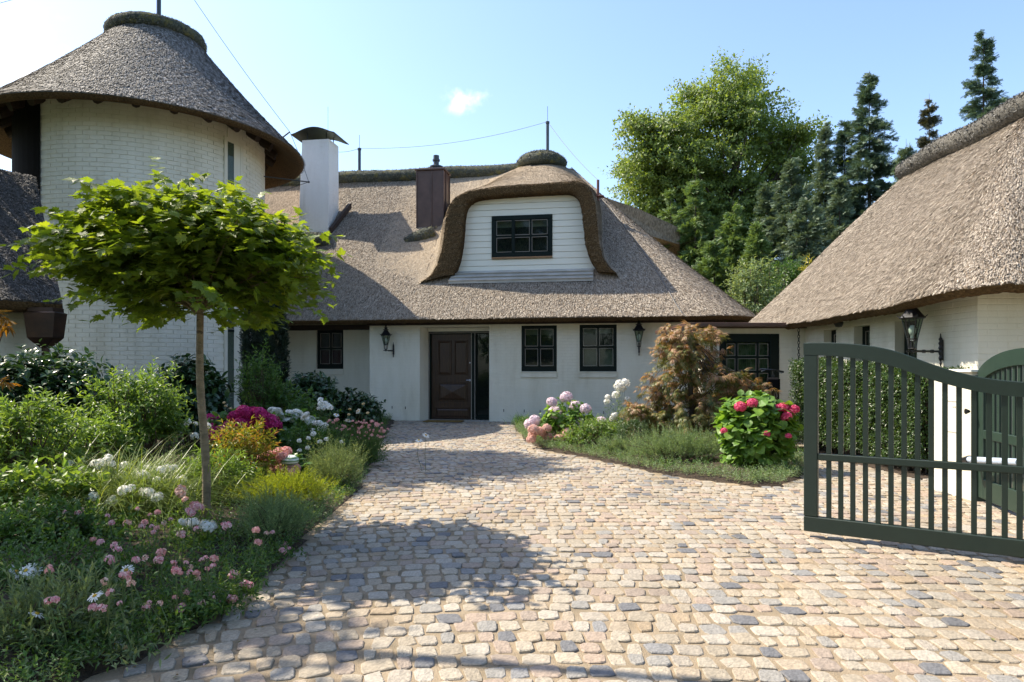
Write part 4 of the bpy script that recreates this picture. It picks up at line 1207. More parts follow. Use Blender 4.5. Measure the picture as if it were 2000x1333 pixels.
m = MB(); m.prism([a, a + ev * 4.2, a + ev * 4.2 + dn * 0.3, a + dn * 0.3], (0, 0, P1[2] + 0.08)); ww = m.obj('wing_wall', M['white_wall'], wing)
lay_bricks(ww, a + ev * 4.2, -ev, -dn, 4.2, 0.1, P1[2] - 0.02, [], 0, local=False)
# copper rainwater hopper under the eave
hc = px(89, 640, 10.6)
q = MB(); k = 0.30
ws = [(0.20, 0.13, 0.30), (0.20, 0.13, 0.24), (0.24, 0.15, 0.22), (0.20, 0.13, -0.16), (0.17, 0.11, -0.20), (0.05, 0.05, -0.32)]
for (a0_, b0_, z0_), (a1_, b1_, z1_) in zip(ws[:-1], ws[1:]):
    r0 = [(-a0_, -b0_, z0_), (a0_, -b0_, z0_), (a0_, b0_, z0_), (-a0_, b0_, z0_)]; r1 = [(-a1_, -b1_, z1_), (a1_, -b1_, z1_), (a1_, b1_, z1_), (-a1_, b1_, z1_)]
    q.add(np.array(r0 + r1) + hc, [[0, 1, 5, 4], [1, 2, 6, 5], [2, 3, 7, 6], [3, 0, 4, 7]])
hop = q.obj('rain_hopper', M['copper_dark'], wing)
q = MB(); q.tube([hc + (0, 0, -0.30), (hc[0], hc[1], 0.1)], 0.055, 12); q.obj('downpipe', M['copper_dark'], hop)

# ------------------------------------------------------------------ LINK with the glazed door
LY = 13.3
link = thing('link_building', 'low white link with flat copper-edged roof and dark glazed door', 'building', (4.6, LY, 0))
lx0, lx1 = px(1372, 700, LY)[0], 5.75
dx0, dx1 = px(1405, 700, LY)[0], px(1521.5, 700, LY)[0]
dz1 = px(1450, 652.5, LY)[2]; lz = px(1450, 640, LY)[2]
lwall = MB()
lwall.box(np.array((lx0, LY, -0.1)), np.array((dx0, LY + 0.3, lz))); lwall.box(np.array((dx1, LY, -0.1)), np.array((lx1, LY + 0.3, lz))); lwall.box(np.array((dx0, LY, dz1)), np.array((dx1, LY + 0.3, lz)))
lw_ = lwall.obj('link_wall', M['white_wall'], link)
lay_bricks(lw_, (lx0, LY, 0), (1, 0, 0), (0, -1, 0), lx1 - lx0, 0.003, lz - 0.02, [(dx0 - lx0, dx1 - lx0, -1, dz1)], 90, local=False, prefer=lambda b: -b[0])
q = MB(); q.box(np.array((px(1330, 700, LY)[0], LY - 0.28, lz + 0.002)), np.array((px(1583, 700, LY)[0], LY + 2.4, lz + 0.075)), 0.006)
lr = q.obj('flat_roof', M['copper'], link)
q = MB(); q.box(np.array((px(1340, 700, LY)[0], LY - 0.06, lz - 0.02)), np.array((px(1578, 700, LY)[0], LY - 0.02, lz))); q.obj('drip_edge', M['copper'], link)
gd = thing('glazed_door', '', '', (0, 0, 0)); del gd['label']; del gd['category']; gd.parent = link
L0 = np.array(link.location)
q = MB()
f = lambda a, b: q.box(np.array(a) - L0, np.array(b) - L0, 0.008)
ffr = 0.20; gx0 = px(1417, 700, LY)[0]; gx1 = px(1503.5, 700, LY)[0]; gz1 = px(1450, 669, LY)[2]
f((dx0, LY - 0.02, -0.05), (gx0, LY + 0.12, dz1)); f((gx1, LY - 0.02, -0.05), (dx1, LY + 0.12, dz1)); f((gx0, LY - 0.02, gz1), (gx1, LY + 0.12, dz1)); f((gx0, LY - 0.02, -0.05), (gx1, LY + 0.12, 0.12))
q.obj('frame', M['black_green'], gd, local=True)
xs = [gx0] + [px(u, 700, LY)[0] for u in (1439, 1480)] + [gx1]
zs = [0.12] + [px(1450, v, LY)[2] for v in (840, 814, 785, 755, 726.5, 698)][0:6] + [gz1]
zs = sorted(set(round(z, 4) for z in zs))
for c in xs[1:-1]:
    q = MB(); q.box(np.array((c - 0.018, LY + 0.0, 0.12)) - L0, np.array((c + 0.018, LY + 0.09, gz1)) - L0, 0.004); q.obj('glazing_bar', M['black_green'], gd, local=True)
for z in zs[1:-1]:
    q = MB()
    for a, b in zip(xs[:-1], xs[1:]): q.box(np.array((a + (0.018 if a != gx0 else 0), LY + 0.001, z - 0.018)) - L0, np.array((b - (0.018 if b != gx1 else 0), LY + 0.089, z + 0.018)) - L0, 0.004)
    q.obj('glazing_bar', M['black_green'], gd, local=True)
bead = MB()
for a, b in zip(xs[:-1], xs[1:]):
    for c, d in zip(zs[:-1], zs[1:]):
        q = MB(); q.box(np.array((a, LY + 0.05, c)) - L0, np.array((b, LY + 0.056, d)) - L0); q.obj('pane', M['glass_clear'], gd, local=True)
        a2, b2, c2, d2 = a + 0.026, b - 0.026, c + 0.026, d - 0.026
        for lo, hi in [((a2, c2), (b2, c2 + .008)), ((a2, d2 - .008), (b2, d2)), ((a2, c2 + .008), (a2 + .008, d2 - .008)), ((b2 - .008, c2 + .008), (b2, d2 - .008))]:
            bead.box(np.array((lo[0], LY + 0.012, lo[1])) - L0, np.array((hi[0], LY + 0.024, hi[1])) - L0)
bead.obj('glazing_bead', M['bead'], gd, local=True)
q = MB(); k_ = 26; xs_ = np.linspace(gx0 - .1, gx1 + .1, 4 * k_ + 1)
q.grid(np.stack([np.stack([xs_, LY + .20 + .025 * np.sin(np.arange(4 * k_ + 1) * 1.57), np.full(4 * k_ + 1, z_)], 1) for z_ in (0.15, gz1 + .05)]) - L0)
q.obj('curtain', mat_noise('green_reflection_sheet', [(0.30, (.05, .10, .03)), (0.46, (.20, .32, .10)), (0.60, (.42, .52, .27)), (0.75, (.62, .66, .48))], 7, 6, .9, stretch=(1, 1, .8)), gd, local=True)  # added green sheet, imitating garden reflections in the door glass
# rain chain
rc = thing('rain_chain', 'black rain chain hanging from the flat roof edge beside the glazed door', 'chain', px(1560, 643, LY - 0.14))
cpos = px(1560, 643, LY - 0.14); z = cpos[2]; k = 0
lk = None
me_l = MB(); a = np.linspace(0, 2 * np.pi, 11); me_l.tube(np.stack([0.020 * np.cos(a), 0 * a, 0.038 * np.sin(a)], 1), 0.007, 5, cap=False); me_l = me_l.mesh('chain_link', M['iron'])
while z > 0.15:
    inst('chain_link', me_l, rc, (0, 0, z - cpos[2] - 0.03), (0, 0, (k % 2) * math.pi / 2)); z -= 0.058; k += 1

# ------------------------------------------------------------------ GARAGE
garage = thing('garage', 'white brick garage under a large thatched roof behind the green gate', 'garage', (6.5, 9.0, 0))
gA = np.array((5.87, 8.6, 0.0)); gB = np.array((5.72, 13.3, 0.0)); ga = nrm(gA - gB); gl = np.linalg.norm(gA - gB); gn = np.array((ga[1], -ga[0], 0))
ZGT = 2.42
def gy(u): # distance along the wall from far end for pixel column u
    k = (u - 1000) / F; d = gA - gB; t = (k * gB[1] - gB[0]) / (d[0] - k * d[1]); return t * gl
gh = []
for u0, u1 in ((1609, 1633), (1668, 1699), (1748, 1791)): gh.append((gy(u0), gy(u1), 0.95 if u0 < 1700 else 0.9, 2.09))
m = MB(); x = 0
for h0, h1, z0, z1 in gh:
    m.obox(gB, ga, gn, (0, 0, 1), (x, -0.30, -0.1), (h0, 0, ZGT)); m.obox(gB, ga, gn, (0, 0, 1), (h0, -0.30, -0.1), (h1, 0, z0)); m.obox(gB, ga, gn, (0, 0, 1), (h0, -0.30, z1), (h1, 0, ZGT)); x = h1
m.obox(gB, ga, gn, (0, 0, 1), (x, -0.30, -0.1), (gl, 0, ZGT))
gw = m.obj('garage_wall', M['white_wall'], garage)
lay_bricks(gw, gB, ga, gn, gl - 0.004, 0.003, ZGT - 0.02, [tuple(h) for h in gh], 300, local=False, prefer=lambda b: abs(b[0] - gl) * 0.6 - b[2])
m = MB(); m.box(np.array((gA[0] + 0.003, gA[1], -0.1)), np.array((11.5, gA[1] + 0.3, ZGT + 0.1))); gf = m.obj('garage_front_wall', M['white_wall'], garage)
lay_bricks(gf, gA + (0.003, 0, 0), (1, 0, 0), (0, -1, 0), 3.0, 0.003, ZGT + 0.05, [], 110, local=False, prefer=lambda b: b[0] - b[2])
for h0, h1, z0, z1 in gh:
    t = thing('window', '', '', (0, 0, 0)); del t['label']; del t['category']; t.parent = garage
    q = MB(); W_ = h1 - h0; ff = 0.07
    o_ = gB + ga * h0 - gn * 0.14
    for lo, hi in [((0, -.06, z0), (W_, 0, z0 + .1)), ((0, -.06, z1 - ff), (W_, 0, z1)), ((0, -.06, z0 + .1), (ff, 0, z1 - ff)), ((W_ - ff, -.06, z0 + .1), (W_, 0, z1 - ff))]:
        q.obox(o_, ga, gn, (0, 0, 1), lo, hi, 0.006)
    q.obj('frame', M['black_green'], t)
    q = MB(); q.obox(o_, ga, gn, (0, 0, 1), (ff, -0.035, z0 + .1), (W_ - ff, -0.03, z1 - ff)); q.obj('pane', M['glass'], t)
    q = MB()
    for lo, hi in [((ff + .012, -.02, z0 + .112), (ff + .022, -.008, z1 - ff - .012)), ((W_ - ff - .022, -.02, z0 + .112), (W_ - ff - .012, -.008, z1 - ff - .012)), ((ff + .022, -.02, z1 - ff - .022), (W_ - ff - .022, -.008, z1 - ff - .012))]:
        q.obox(o_, ga, gn, (0, 0, 1), lo, hi)
    q.obj('glazing_bead', M['bead'], t)
# roof
GX0, GY0, GY1, GXE = 5.25, 7.92, 16.4, 12.2
zeg = 2.25; rg = 0.75; GXR, GYA, GYB, ZGR = 8.3, 10.95, 14.1, 5.50
Cg = []
for y in np.arange(GY1 - rg, GY0 + rg, -0.06): Cg.append((GX0 + 0.012 * (13.5 - y) * 0 , y))
for a in np.linspace(0, math.pi / 2, 26): Cg.append((GX0 + rg - rg * math.cos(a), GY0 + rg - rg * math.sin(a)))
for x in np.arange(GX0 + rg + 0.06, GXE, 0.08): Cg.append((x, GY0))
far = []
for x in np.arange(GXE - 1, GX0 + rg, -0.15): far.append((x, GY1))
for a in np.linspace(0, math.pi / 2, 14): far.append((GX0 + rg - rg * math.sin(a), GY1 - rg + rg * math.cos(a)))
Cg = np.array(far + Cg)
Rg = np.stack([np.full(len(Cg), GXR), np.clip(Cg[:, 1], GYA, GYB)], 1)
Rg[Cg[:, 0] > GXR, 0] = Cg[Cg[:, 0] > GXR, 0] * 0 + GXR
gpr = lambda t: t * (0.94 + 0.16 * t) * (1 - 0.10 * t ** 3) / 0.99
ts2 = np.linspace(0, 1, 60)
Gg = roof_rows(Cg, Rg, ts2, zeg, ZGR, gpr)
Gg[..., 2] += wob(Gg, 0.012) + rng.normal(0, 0.004, Gg.shape[:2])
Gg[..., 2] += 0.16 * np.clip((9.5 - Gg[..., 1]) / 2, 0, 1) * (1 - ts2[:, None])
inw = nrm(np.stack([np.maximum(Cg[:, 0], GX0 + rg), np.clip(Cg[:, 1], GY0 + rg, GY1 - rg)], 1) - Cg)
Eg = eave_rows(Cg, inw, zeg, [(0.75, 0.10), (0.30, -0.06), (0.12, -0.11), (0.04, -0.07), (0, -0.025)])
Eg[..., 2] += (Gg[0, :, 2] - zeg)[None] * np.array([0.3, 1, 1, 1, 1])[:, None]
m = MB(); m.grid(np.concatenate([Eg[-1:], Gg])); groof = m.obj('thatched_roof', M['thatch'], garage, smooth=True)
m = MB(); m.grid(Eg); m.obj('cut_eave', M['thatch_cut'], groof, smooth=True)
cg = (Gg[:-1, :-1] + Gg[1:, 1:]) / 2
rb = MB(); reeds(rb, Gg, 3300, 0.110, 0.0100, 0.015, ((cg[..., 0] < 9.2) & (cg[..., 1] < 16)).astype(int)); q = rb.obj('reed_ends', M['reed'], groof); q['kind'] = 'stuff'
m = MB(); m.poly([(GXR, GY0, 2.3), (GXE, GY0, 2.3), (GXE, GYA, ZGR), (GXR, GYA, ZGR)]); m.poly([(GXR, GYA, ZGR - 0.02), (GXE, GYA, ZGR - 0.02), (GXE, GY1, 2.2), (GXR, GY1, 2.2)]); m.obj('far_thatch', M['thatch'], groof)
pts = [(GXR - 0.02, y, ZGR + 0.06 + 0.03 * math.sin(y * 3)) for y in np.arange(GYB + 0.25, GYA - 0.3, -0.3)] + [(GXR + 0.4, GYA - 0.45, ZGR + 0.08), (GXR + 1.2, GYA - 0.55, ZGR + 0.1)]
roll(groof, 'ridge_roll', pts, [0.24, 0.27, 0.27, 0.27], 5200, 0.85, 'ridge_plain', 'twig_grey', local=False, ln=0.07)
# security camera
sc_ = px(1638, 633, 11.7); scam = thing('security_camera', 'small black and white dome camera under the garage eave', 'security camera', sc_)
q = MB(); q.lathe([(0.0, -0.06), (0.05, -0.05), (0.075, 0.0), (0.075, 0.05), (0.0, 0.055)], (0, 0, 0), 14); q.obj('dome', M['iron'], scam, smooth=True, local=True)
q = MB(); q.lathe([(0.085, 0.03), (0.09, 0.05), (0.09, 0.10), (0.0, 0.11)], (0, 0, 0), 14); q.tube([(0, 0, 0.08), (0.30, 0, 0.10)], 0.05, 10); q.obj('housing', M['board_white'], scam, local=True)
# ------------------------------------------------------------------ LANTERNS
def lantern(label, root, sc, arm, arm_dir, plate_n):
    """six-sided coach lantern on a wrought bracket; root = wall fixing point, arm = reach"""
    t = thing('wall_lantern', label, 'lantern', root, 0, 'black wall lanterns')
    ad = nrm(np.array(arm_dir, float)); pn = nrm(np.array(plate_n, float)); tn = np.cross((0, 0, 1.0), pn)
    L = ad * arm
    q = MB()
    pr = [(0.006, 0.26), (0.012, 0.20), (0.03, 0.17), (0.016, 0.14), (0.032, 0.11), (0.020, 0.07), (0.034, 0.03), (0.022, 0.0), (0.034, -0.04), (0.018, -0.09), (0.03, -0.13), (0.012, -0.18), (0.02, -0.21), (0.004, -0.26)]
    q.lathe([(r * sc, z * sc) for r, z in pr[::-1]], pn * 0.03, 10)
    q.obox((0, 0, 0), tn, pn, (0, 0, 1), (-0.022 * sc, 0.0, -0.16 * sc), (0.022 * sc, 0.03, 0.16 * sc), 0.004)
    q.obj('wall_plate', M['iron'], t, smooth=False, local=True)
    q = MB(); q.tube([pn * 0.03 + (0, 0, -0.02), L + (0, 0, -0.02 * sc)], 0.017 * sc, 8)
    for f_ in (0.35, 0.62): q.tube([L * f_ - ad * 0.02 * sc + (0, 0, -0.02), L * f_ + ad * 0.02 * sc + (0, 0, -0.02)], 0.028 * sc, 8)
    q.tube([L + (0, 0, -0.02), L + ad * 0.10 * sc + (0, 0, -0.02)], [0.017 * sc, 0.012 * sc], 8)
    q.lathe([(0.0, -0.06 * sc), (0.03 * sc, -0.04 * sc), (0.03 * sc, 0.0), (0.05 * sc, 0.01 * sc), (0.05 * sc, 0.02 * sc)], L + (0, 0, 0), 8)
    q.obj('bracket', M['iron'], t, local=True)
    n = 6; a = np.arange(n) / n * 2 * np.pi + 0.3
    zb, zm, zt = 0.02 * sc, 0.17 * sc, 0.50 * sc
    rb_, rm_, rt_ = 0.055 * sc, 0.072 * sc, 0.150 * sc
    ringp = lambda r, z: np.stack([r * np.cos(a), r * np.sin(a), np.full(n, z)], 1) + L
    B, Mi, T = ringp(rb_, zb), ringp(rm_, zm), ringp(rt_, zt)
    q = MB()
    for i in range(n):
        q.tube([B[i], Mi[i]], 0.008 * sc, 4); q.tube([Mi[i], T[i]], 0.009 * sc, 4)
    for Rr, w in ((B, 0.011), (Mi, 0.010), (T, 0.013)):
        for i in range(n): q.tube([Rr[i], Rr[(i + 1) % n]], w * sc, 4)
    q.obj('frame', M['iron'], t, local=True)
    for i in range(n):
        k = (i + 1) % n; q = MB()
        pts = np.array([Mi[i], Mi[k], T[k], T[i]]); c = L + (0, 0, 0.3 * sc)
        nn = nrm(np.cross(pts[1] - pts[0], pts[3] - pts[0])); q.prism(pts - nn * 0.001, nn * 0.003)
        q.obj('glass_pane', M['glass_lamp'], t, local=True)
    q = MB()
    pr = [(0.175, 0.49), (0.185, 0.505), (0.175, 0.52), (0.12, 0.585), (0.085, 0.635), (0.065, 0.66), (0.10, 0.675), (0.10, 0.69), (0.06, 0.70), (0.045, 0.73), (0.075, 0.745), (0.07, 0.755), (0.035, 0.77), (0.022, 0.80), (0.034, 0.82), (0.02, 0.84), (0.010, 0.87), (0.0, 0.91)]
    q.lathe([(r * sc, z * sc) for r, z in pr], L, 12)
    for i in range(n):
        d = np.array((math.cos(a[i]), math.sin(a[i]), 0)); q.tube([L + d * 0.165 * sc + (0, 0, 0.505 * sc), L + d * 0.215 * sc + (0, 0, 0.545 * sc)], [0.012 * sc, 0.006 * sc], 5)
    q.obj('roof', M['iron'], t, smooth=False, local=True)
    q = MB(); q.lathe([(0.0, 0.14 * sc), (0.03 * sc, 0.15 * sc), (0.03 * sc, 0.22 * sc)], L, 10); q.obj('lamp_holder', M['silver'], t, local=True)
    q = MB(); q.lathe([(0.026 * sc, 0.22 * sc), (0.05 * sc, 0.28 * sc), (0.052 * sc, 0.33 * sc), (0.03 * sc, 0.385 * sc), (0.0, 0.395 * sc)], L, 12); q.obj('bulb', M['bulb'], t, smooth=True, local=True)
    return t
r1 = h2w(hp(769, 684, -0.03))[0] if False else h2w(hp(769, 684, -0.012)[None])[0]
lantern('black lantern on the white wall left of the dark front door', r1, 0.78, 0.26, HE * -0.55 - HM * 0.83, -HM)
r2 = h2w(hp(1248, 679, -0.012)[None])[0]
lantern('black lantern on the white wall right of the paired windows', r2, 0.84, 0.22, -HM + HE * -0.03, -HM)
tg = gy(1843) / gl; r3 = gB + (gA - gB) * tg + gn * 0.012; r3[2] = EYE + (724 - 684) / F * r3[1]
lantern('large black lantern on a long arm on the garage wall above the gate', r3, 0.86, 0.42, gn + ga * -0.0, gn)

# door mat
dm = gnd(872, 829); q = MB()
mc = h2w(np.array([[hp(872, 700, 0.0)[0], -0.28, 0]]))[0]
q.obox(mc, HE, HM, (0, 0, 1), (-0.50, -0.24, 0.010), (0.50, 0.24, 0.034), 0.006)
tag(q.obj('door_mat', M['mat']), 'brown coir door mat on the setts in front of the dark door', 'door mat')

# ------------------------------------------------------------------ MAIN GATE
GS = gnd(1571, 1036, 0.05); GS[2] = 0; gdir = nrm(np.array((0.827, -0.562, 0))); gnm = np.array((gdir[1], -gdir[0], 0))
def gp(u, v):
    d = np.array(((u - 1000) / F, 1.0, -(v - HOR) / F)); c = np.array((0, 0, EYE))
    t = (gnm @ (GS - c)) / (gnm @ d); p = c + t * d
    return np.array(((p - GS) @ gdir, p[2]))
topU = [(1571, 670), (1600, 669), (1643, 670), (1704, 675.5), (1744, 683.6), (1785, 698), (1825, 714), (1866, 726), (1906, 736), (1947, 742), (2000, 747)]
lowU = [(1571, 694), (1601, 694), (1643, 697), (1684, 702), (1724, 710), (1765, 722), (1805, 738), (1846, 750), (1886, 760.6), (1927, 769), (2000, 777)]
tp = np.array([gp(*p) for p in topU]); lp = np.array([gp(*p) for p in lowU])
SE = 2.75
tp = np.concatenate([tp, [(tp[-1, 0] + 0.4, tp[-1, 1] + 0.0), (SE, tp[-1, 1] + 0.02)]]); lp = np.concatenate([lp, [(lp[-1, 0] + 0.4, lp[-1, 1]), (SE, lp[-1, 1] + 0.02)]])
ss = np.linspace(0, SE, 60); zt_ = np.interp(ss, tp[:, 0], tp[:, 1]); zl_ = np.interp(ss, lp[:, 0], lp[:, 1])
ker = np.ones(5) / 5
zt_[2:-2] = np.convolve(zt_, ker, 'valid'); zl_[2:-2] = np.convolve(zl_, ker, 'valid')
gate = thing('driveway_gate', 'dark green wooden driveway gate with swept top rail standing open', 'gate', GS + gdir * 1.3)
TG = 0.032
def gpt(s_, z, n): return GS + gdir * s_ + gnm * n + np.array((0, 0, z))
stw = gp(1598, 900)[0]
q = MB()
rows = []
for n_, zz in ((-TG, zl_), (-TG, zl_ + 0.004), (-TG, zt_ - 0.006), (-TG + 0.006, zt_), (TG - 0.006, zt_), (TG, zt_ - 0.006), (TG, zl_ + 0.004), (TG, zl_)):
    rows.append(np.stack([gpt(a, b, n_) for a, b in zip(ss, zz)]))
rows.append(rows[0]); Gq = np.stack(rows); q.grid(Gq); q.poly(Gq[:-1, 0]); q.poly(Gq[:-1, -1])
q.obj('top_rail', M['gate_green'], gate)
zlow0, zlow1 = 0.05, gp(1601, 1010)[1]
q = MB(); q.obox(GS, gdir, gnm, (0, 0, 1), (0, -TG + .001, zlow1 + 0.0), (stw, TG - .001, gp(1575, 694)[1] - 0.0), 0.006); q.obj('stile', M['gate_green'], gate)
q = MB(); q.obox(GS, gdir, gnm, (0, 0, 1), (0, -TG, zlow0), (SE, TG, zlow1), 0.006); q.obj('bottom_rail', M['gate_green'], gate)
zm0, zm1 = gp(1600, 899)[1], gp(1600, 886)[1]
q = MB(); q.obox(GS, gdir, gnm, (0, 0, 1), (stw, -TG + .004, zm0), (SE, TG - .004, zm1), 0.005); q.obj('middle_rail', M['gate_green'], gate)
q = MB(); q.obox(GS, gdir, gnm, (0, 0, 1), (SE - 0.001, -TG + .001, zlow1), (SE + 0.12, TG - .001, zl_[-1] + .1), 0.006); q.obj('stile', M['gate_green'], gate)
bu = [1400 + c / 2.4685 for c in (540.5, 598, 656, 717, 778, 840, 903, 968, 1034, 1100, 1168, 1240, 1312, 1388, 1460)]
bs = [gp(u, 850)[0] for u in bu]; st = bs[-1] - bs[-2]
while bs[-1] + st < SE - 0.05: bs.append(bs[-1] + st)
for s_ in bs:
    zt2_ = float(np.interp(s_, ss, zl_)) + 0.01
    q = MB(); q.obox(GS, gdir, gnm, (0, 0, 1), (s_ - .018, -.014, zlow1 - .004), (s_ + .018, .014, zm0 + .004), 0.003); q.obox(GS, gdir, gnm, (0, 0, 1), (s_ - .018, -.014, zm1 - .004), (s_ + .018, .014, zt2_), 0.003)
    q.obj('baluster', M['gate_green'], gate)
# pale filled knot on the gate post
q = MB(); kp = gp(1585, 963); q.obox(GS, gdir, gnm, (0, 0, 1), (kp[0] - .02, -TG - .0025, kp[1] - .025), (kp[0] + .02, -TG + .001, kp[1] + .025)); q.obj('worn_patch', plain('worn_paint', (0.06, 0.09, 0.075), .6), gate)

# ------------------------------------------------------------------ PIER, SMALL ARCHED GATE, OPENER ARM
pb0, pb1 = gnd(1826, 957), gnd(1898, 979)
pier = thing('gate_pier', 'white rendered gate pier with letter slots seen through the gate bars', 'pier', (pb1[0], pb1[1], 0))
pd = nrm(pb1 - pb0); pl = np.linalg.norm(pb1 - pb0); pn = np.array((pd[1], -pd[0], 0)); 
if pn[0] > 0: pn = -pn
ptz = EYE - (728 - HOR) / F * pb1[1]
q = MB(); q.obox(pb0, pd, -pn, (0, 0, 1), (-0.10, 0, -0.05), (pl, 0.36, ptz), 0.006); q.obj('body', M['white_brick'], pier)
q = MB(); q.obox(pb0, pd, -pn, (0, 0, 1), (-0.13, -0.03, ptz + .001), (pl + 0.03, 0.39, ptz + 0.035), 0.006); q.obj('coping', M['board_white'], pier)
for v, hgt in ((785, .012), (845, .012)):
    z = EYE - (v - HOR) / F * (pb0[1] * .5 + pb1[1] * .5)
    q = MB(); q.obox(pb0, pd, pn, (0, 0, 1), (pl * .34, -.004, z), (pl * .72, .0045, z + hgt)); q.obj('letter_slot', M['lead'], pier)
for u0, u1 in ((1862, 1865.3), (1866.4, 1868.2)):
    z = EYE - (800 - HOR) / F * pb1[1]; k0 = (u0 - 1826) / 72 * pl; k1 = (u1 - 1826) / 72 * pl
    q = MB(); q.obox(pb0, pd, pn, (0, 0, 1), (k0, -.003, z), (k1, .0035, z + .018)); q.obj('house_number_plate', M['lead'], pier)
AG = np.array((pb1[0] + 0.06, pb1[1] - 0.06, 0)); ad = nrm(np.array((-0.24, -0.97, 0))); an = np.array((ad[1], -ad[0], 0))
sg = thing('garden_gate', 'green arched wooden garden gate standing open at the right edge', 'gate', AG + ad * 0.8)
AL = 1.9; h0, hA = 1.20, 1.55
arc = lambda s_: h0 + (hA - h0) * np.sqrt(np.clip(1 - ((s_ - AL / 2) / (AL / 2 + 0.10)) ** 2, 0, 1)) ** 1.0
ob = lambda mb, lo, hi, ch=0.005: mb.obox(AG, ad, an, (0, 0, 1), lo, hi, ch)
q = MB(); ob(q, (0, -.03, .05), (.11, .03, float(arc(0.03)) - .10)); q.obj('stile', M['gate_green2'], sg)
q = MB(); ob(q, (AL - .11, -.03, .05), (AL, .03, float(arc(0.03)) - .10)); q.obj('stile', M['gate_green2'], sg)
q = MB(); ob(q, (.11, -.028, .05), (AL - .11, .028, .25)); q.obj('bottom_rail', M['gate_green2'], sg)
q = MB(); ob(q, (.11, -.028, .66), (AL - .11, .028, .75)); q.obj('middle_rail', M['gate_green2'], sg)
s2 = np.linspace(0, AL, 40); zo = arc(s2); zi = zo - 0.15
rows = [np.stack([AG + ad * a + an * n_ + np.array((0, 0, z)) for a, z in zip(s2, zz)]) for n_, zz in ((-.034, zi), (-.034, zo), (.034, zo), (.034, zi), (-.034, zi))]
q = MB(); q.grid(np.stack(rows)); q.poly(np.stack(rows)[:-1, 0]); q.poly(np.stack(rows)[:-1, -1]); q.obj('arched_rail', M['gate_green2'], sg)
for k, s_ in enumerate(np.arange(.19, AL - .12, .105)):
    q = MB(); ob(q, (s_ - .024, -.012, .24), (s_ + .024, .012, .67), .003); ob(q, (s_ - .024, -.012, .745), (s_ + .024, .012, float(arc(s_)) - .14), .003); q.obj('slat', M['gate_green2'], sg)
q = MB(); ob(q, (-.05, -.045, .0), (-.012, .045, 1.30)); q.obj('hinge_post', M['gate_green2'], sg)
lk = px(1894, 804, pb1[1] - .03); q = MB(); q.tube([lk, lk + pn * 0.04], [.012, .03], 10); q.obj('handle', M['iron'], sg)
oa = thing('gate_opener', 'pale blue-grey gate opener arm beside the white pier', 'gate opener', px(1893, 898, 6.85))
q = MB(); q.tube([px(1893, 898, 6.85), px(1990, 903, 6.05)], 0.030, 12); q.obj('tube', plain('opener_tube', (.42, .50, .62), .35), oa)
q = MB(); e_ = px(1880, 900, 6.95); q.tube([e_, px(1894, 898.5, 6.85)], [.03, .045], 10); q.tube([e_, e_ + (0.12, .02, 0)], .02, 8); q.obj('end_fitting', M['iron'], oa)

# ------------------------------------------------------------------ BICYCLE behind the pink hydrangea
by = 11.9
bc = px(1512, 720, by); bike = thing('bicycle', 'black bicycle parked behind the red-pink hydrangea by the glazed door', 'bicycle', (bc[0], by, 0))
hbL, hbR, stem_ = px(1484, 722, by - .05), px(1530, 727, by + .05), px(1510, 723, by)
fwd = nrm(np.array((-0.35, -0.94, 0)))
q = MB(); q.tube([hbL + (0, -.02, .0), hbL * .6 + stem_ * .4 + fwd * .03, stem_ + fwd * .05, hbR * .6 + stem_ * .4 + fwd * .03, hbR], .013, 8); q.obj('handlebar', M['iron'], bike)
for a, b in ((hbL, stem_), (hbR, stem_)):
    q = MB(); d = nrm(b - a); q.tube([a, a + d * .12], .019, 8); q.obj('grip', M['iron'], bike)
    q = MB(); q.tube([a + d * .13 + fwd * .02, a + d * .03 + fwd * .05 + (0, 0, -.03)], .007, 6); q.obj('brake_lever', M['silver'], bike)
wc = np.array((bc[0], by, 0.34)) + fwd * 0.12
def wheel(c, ax, name='wheel'):
    e1 = np.array((0, 0, 1.0)); e2 = nrm(np.cross(ax, e1)); a = np.linspace(0, 2 * np.pi, 33)
    ring_ = lambda r: c + r * (np.cos(a)[:, None] * e1 + np.sin(a)[:, None] * e2)
    w = MB(); w.tube(ring_(.325), .022, 8, cap=False); w_ = w.obj(name, M['iron'], bike)
    w = MB(); w.tube(ring_(.295), .010, 6, cap=False); w.obj('rim', M['silver'], w_)
    w = MB()
    for k in range(16): w.tube([c, c + .29 * (math.cos(k * .3927) * e1 + math.sin(k * .3927) * e2)], .0022, 3)
    w.tube([c - ax * .05, c + ax * .05], .02, 8); w.obj('spokes', M['silver'], w_)
sdv = nrm(np.cross(fwd, (0, 0, 1.0)))
rw = wc - fwd * 1.04
wheel(wc, sdv); wheel(rw, sdv)
bb = wc - fwd * .60 + (0, 0, -.05); hd = stem_ + (0, 0, -.18); sea = wc - fwd * .78 + np.array((0, 0, .46))
q = MB(); q.tube([hd, hd + (0, 0, .16)], .022, 8); q.tube([hd, bb], .018, 8); q.tube([bb, sea], .017, 8); q.tube([hd + (0, 0, .05), sea * .8 + bb * .2], .017, 8)
for s_ in (-.055, .055): q.tube([bb + sdv * s_ * .4, rw + sdv * s_], .010, 6); q.tube([sea + sdv * s_ * .3, rw + sdv * s_], .009, 6); q.tube([hd + sdv * s_ * .3, wc + sdv * s_], .014, 6)
q.obj('frame', M['iron'], bike)
q = MB(); q.tube([hd + (0, 0, .1), stem_], .017, 8); q.tube([stem_, stem_ + fwd * .06], .02, 8); q.obj('stem', M['iron'], bike)
q = MB(); sp = sea + (0, 0, .09); q.tube([sea, sp], .013, 8); q.tube([sp - fwd * .13, sp - fwd * .05 + (0, 0, .02), sp + fwd * .14 + (0, 0, .01)], [.075, .07, .022], 10); q.obj('saddle', M['iron'], bike)
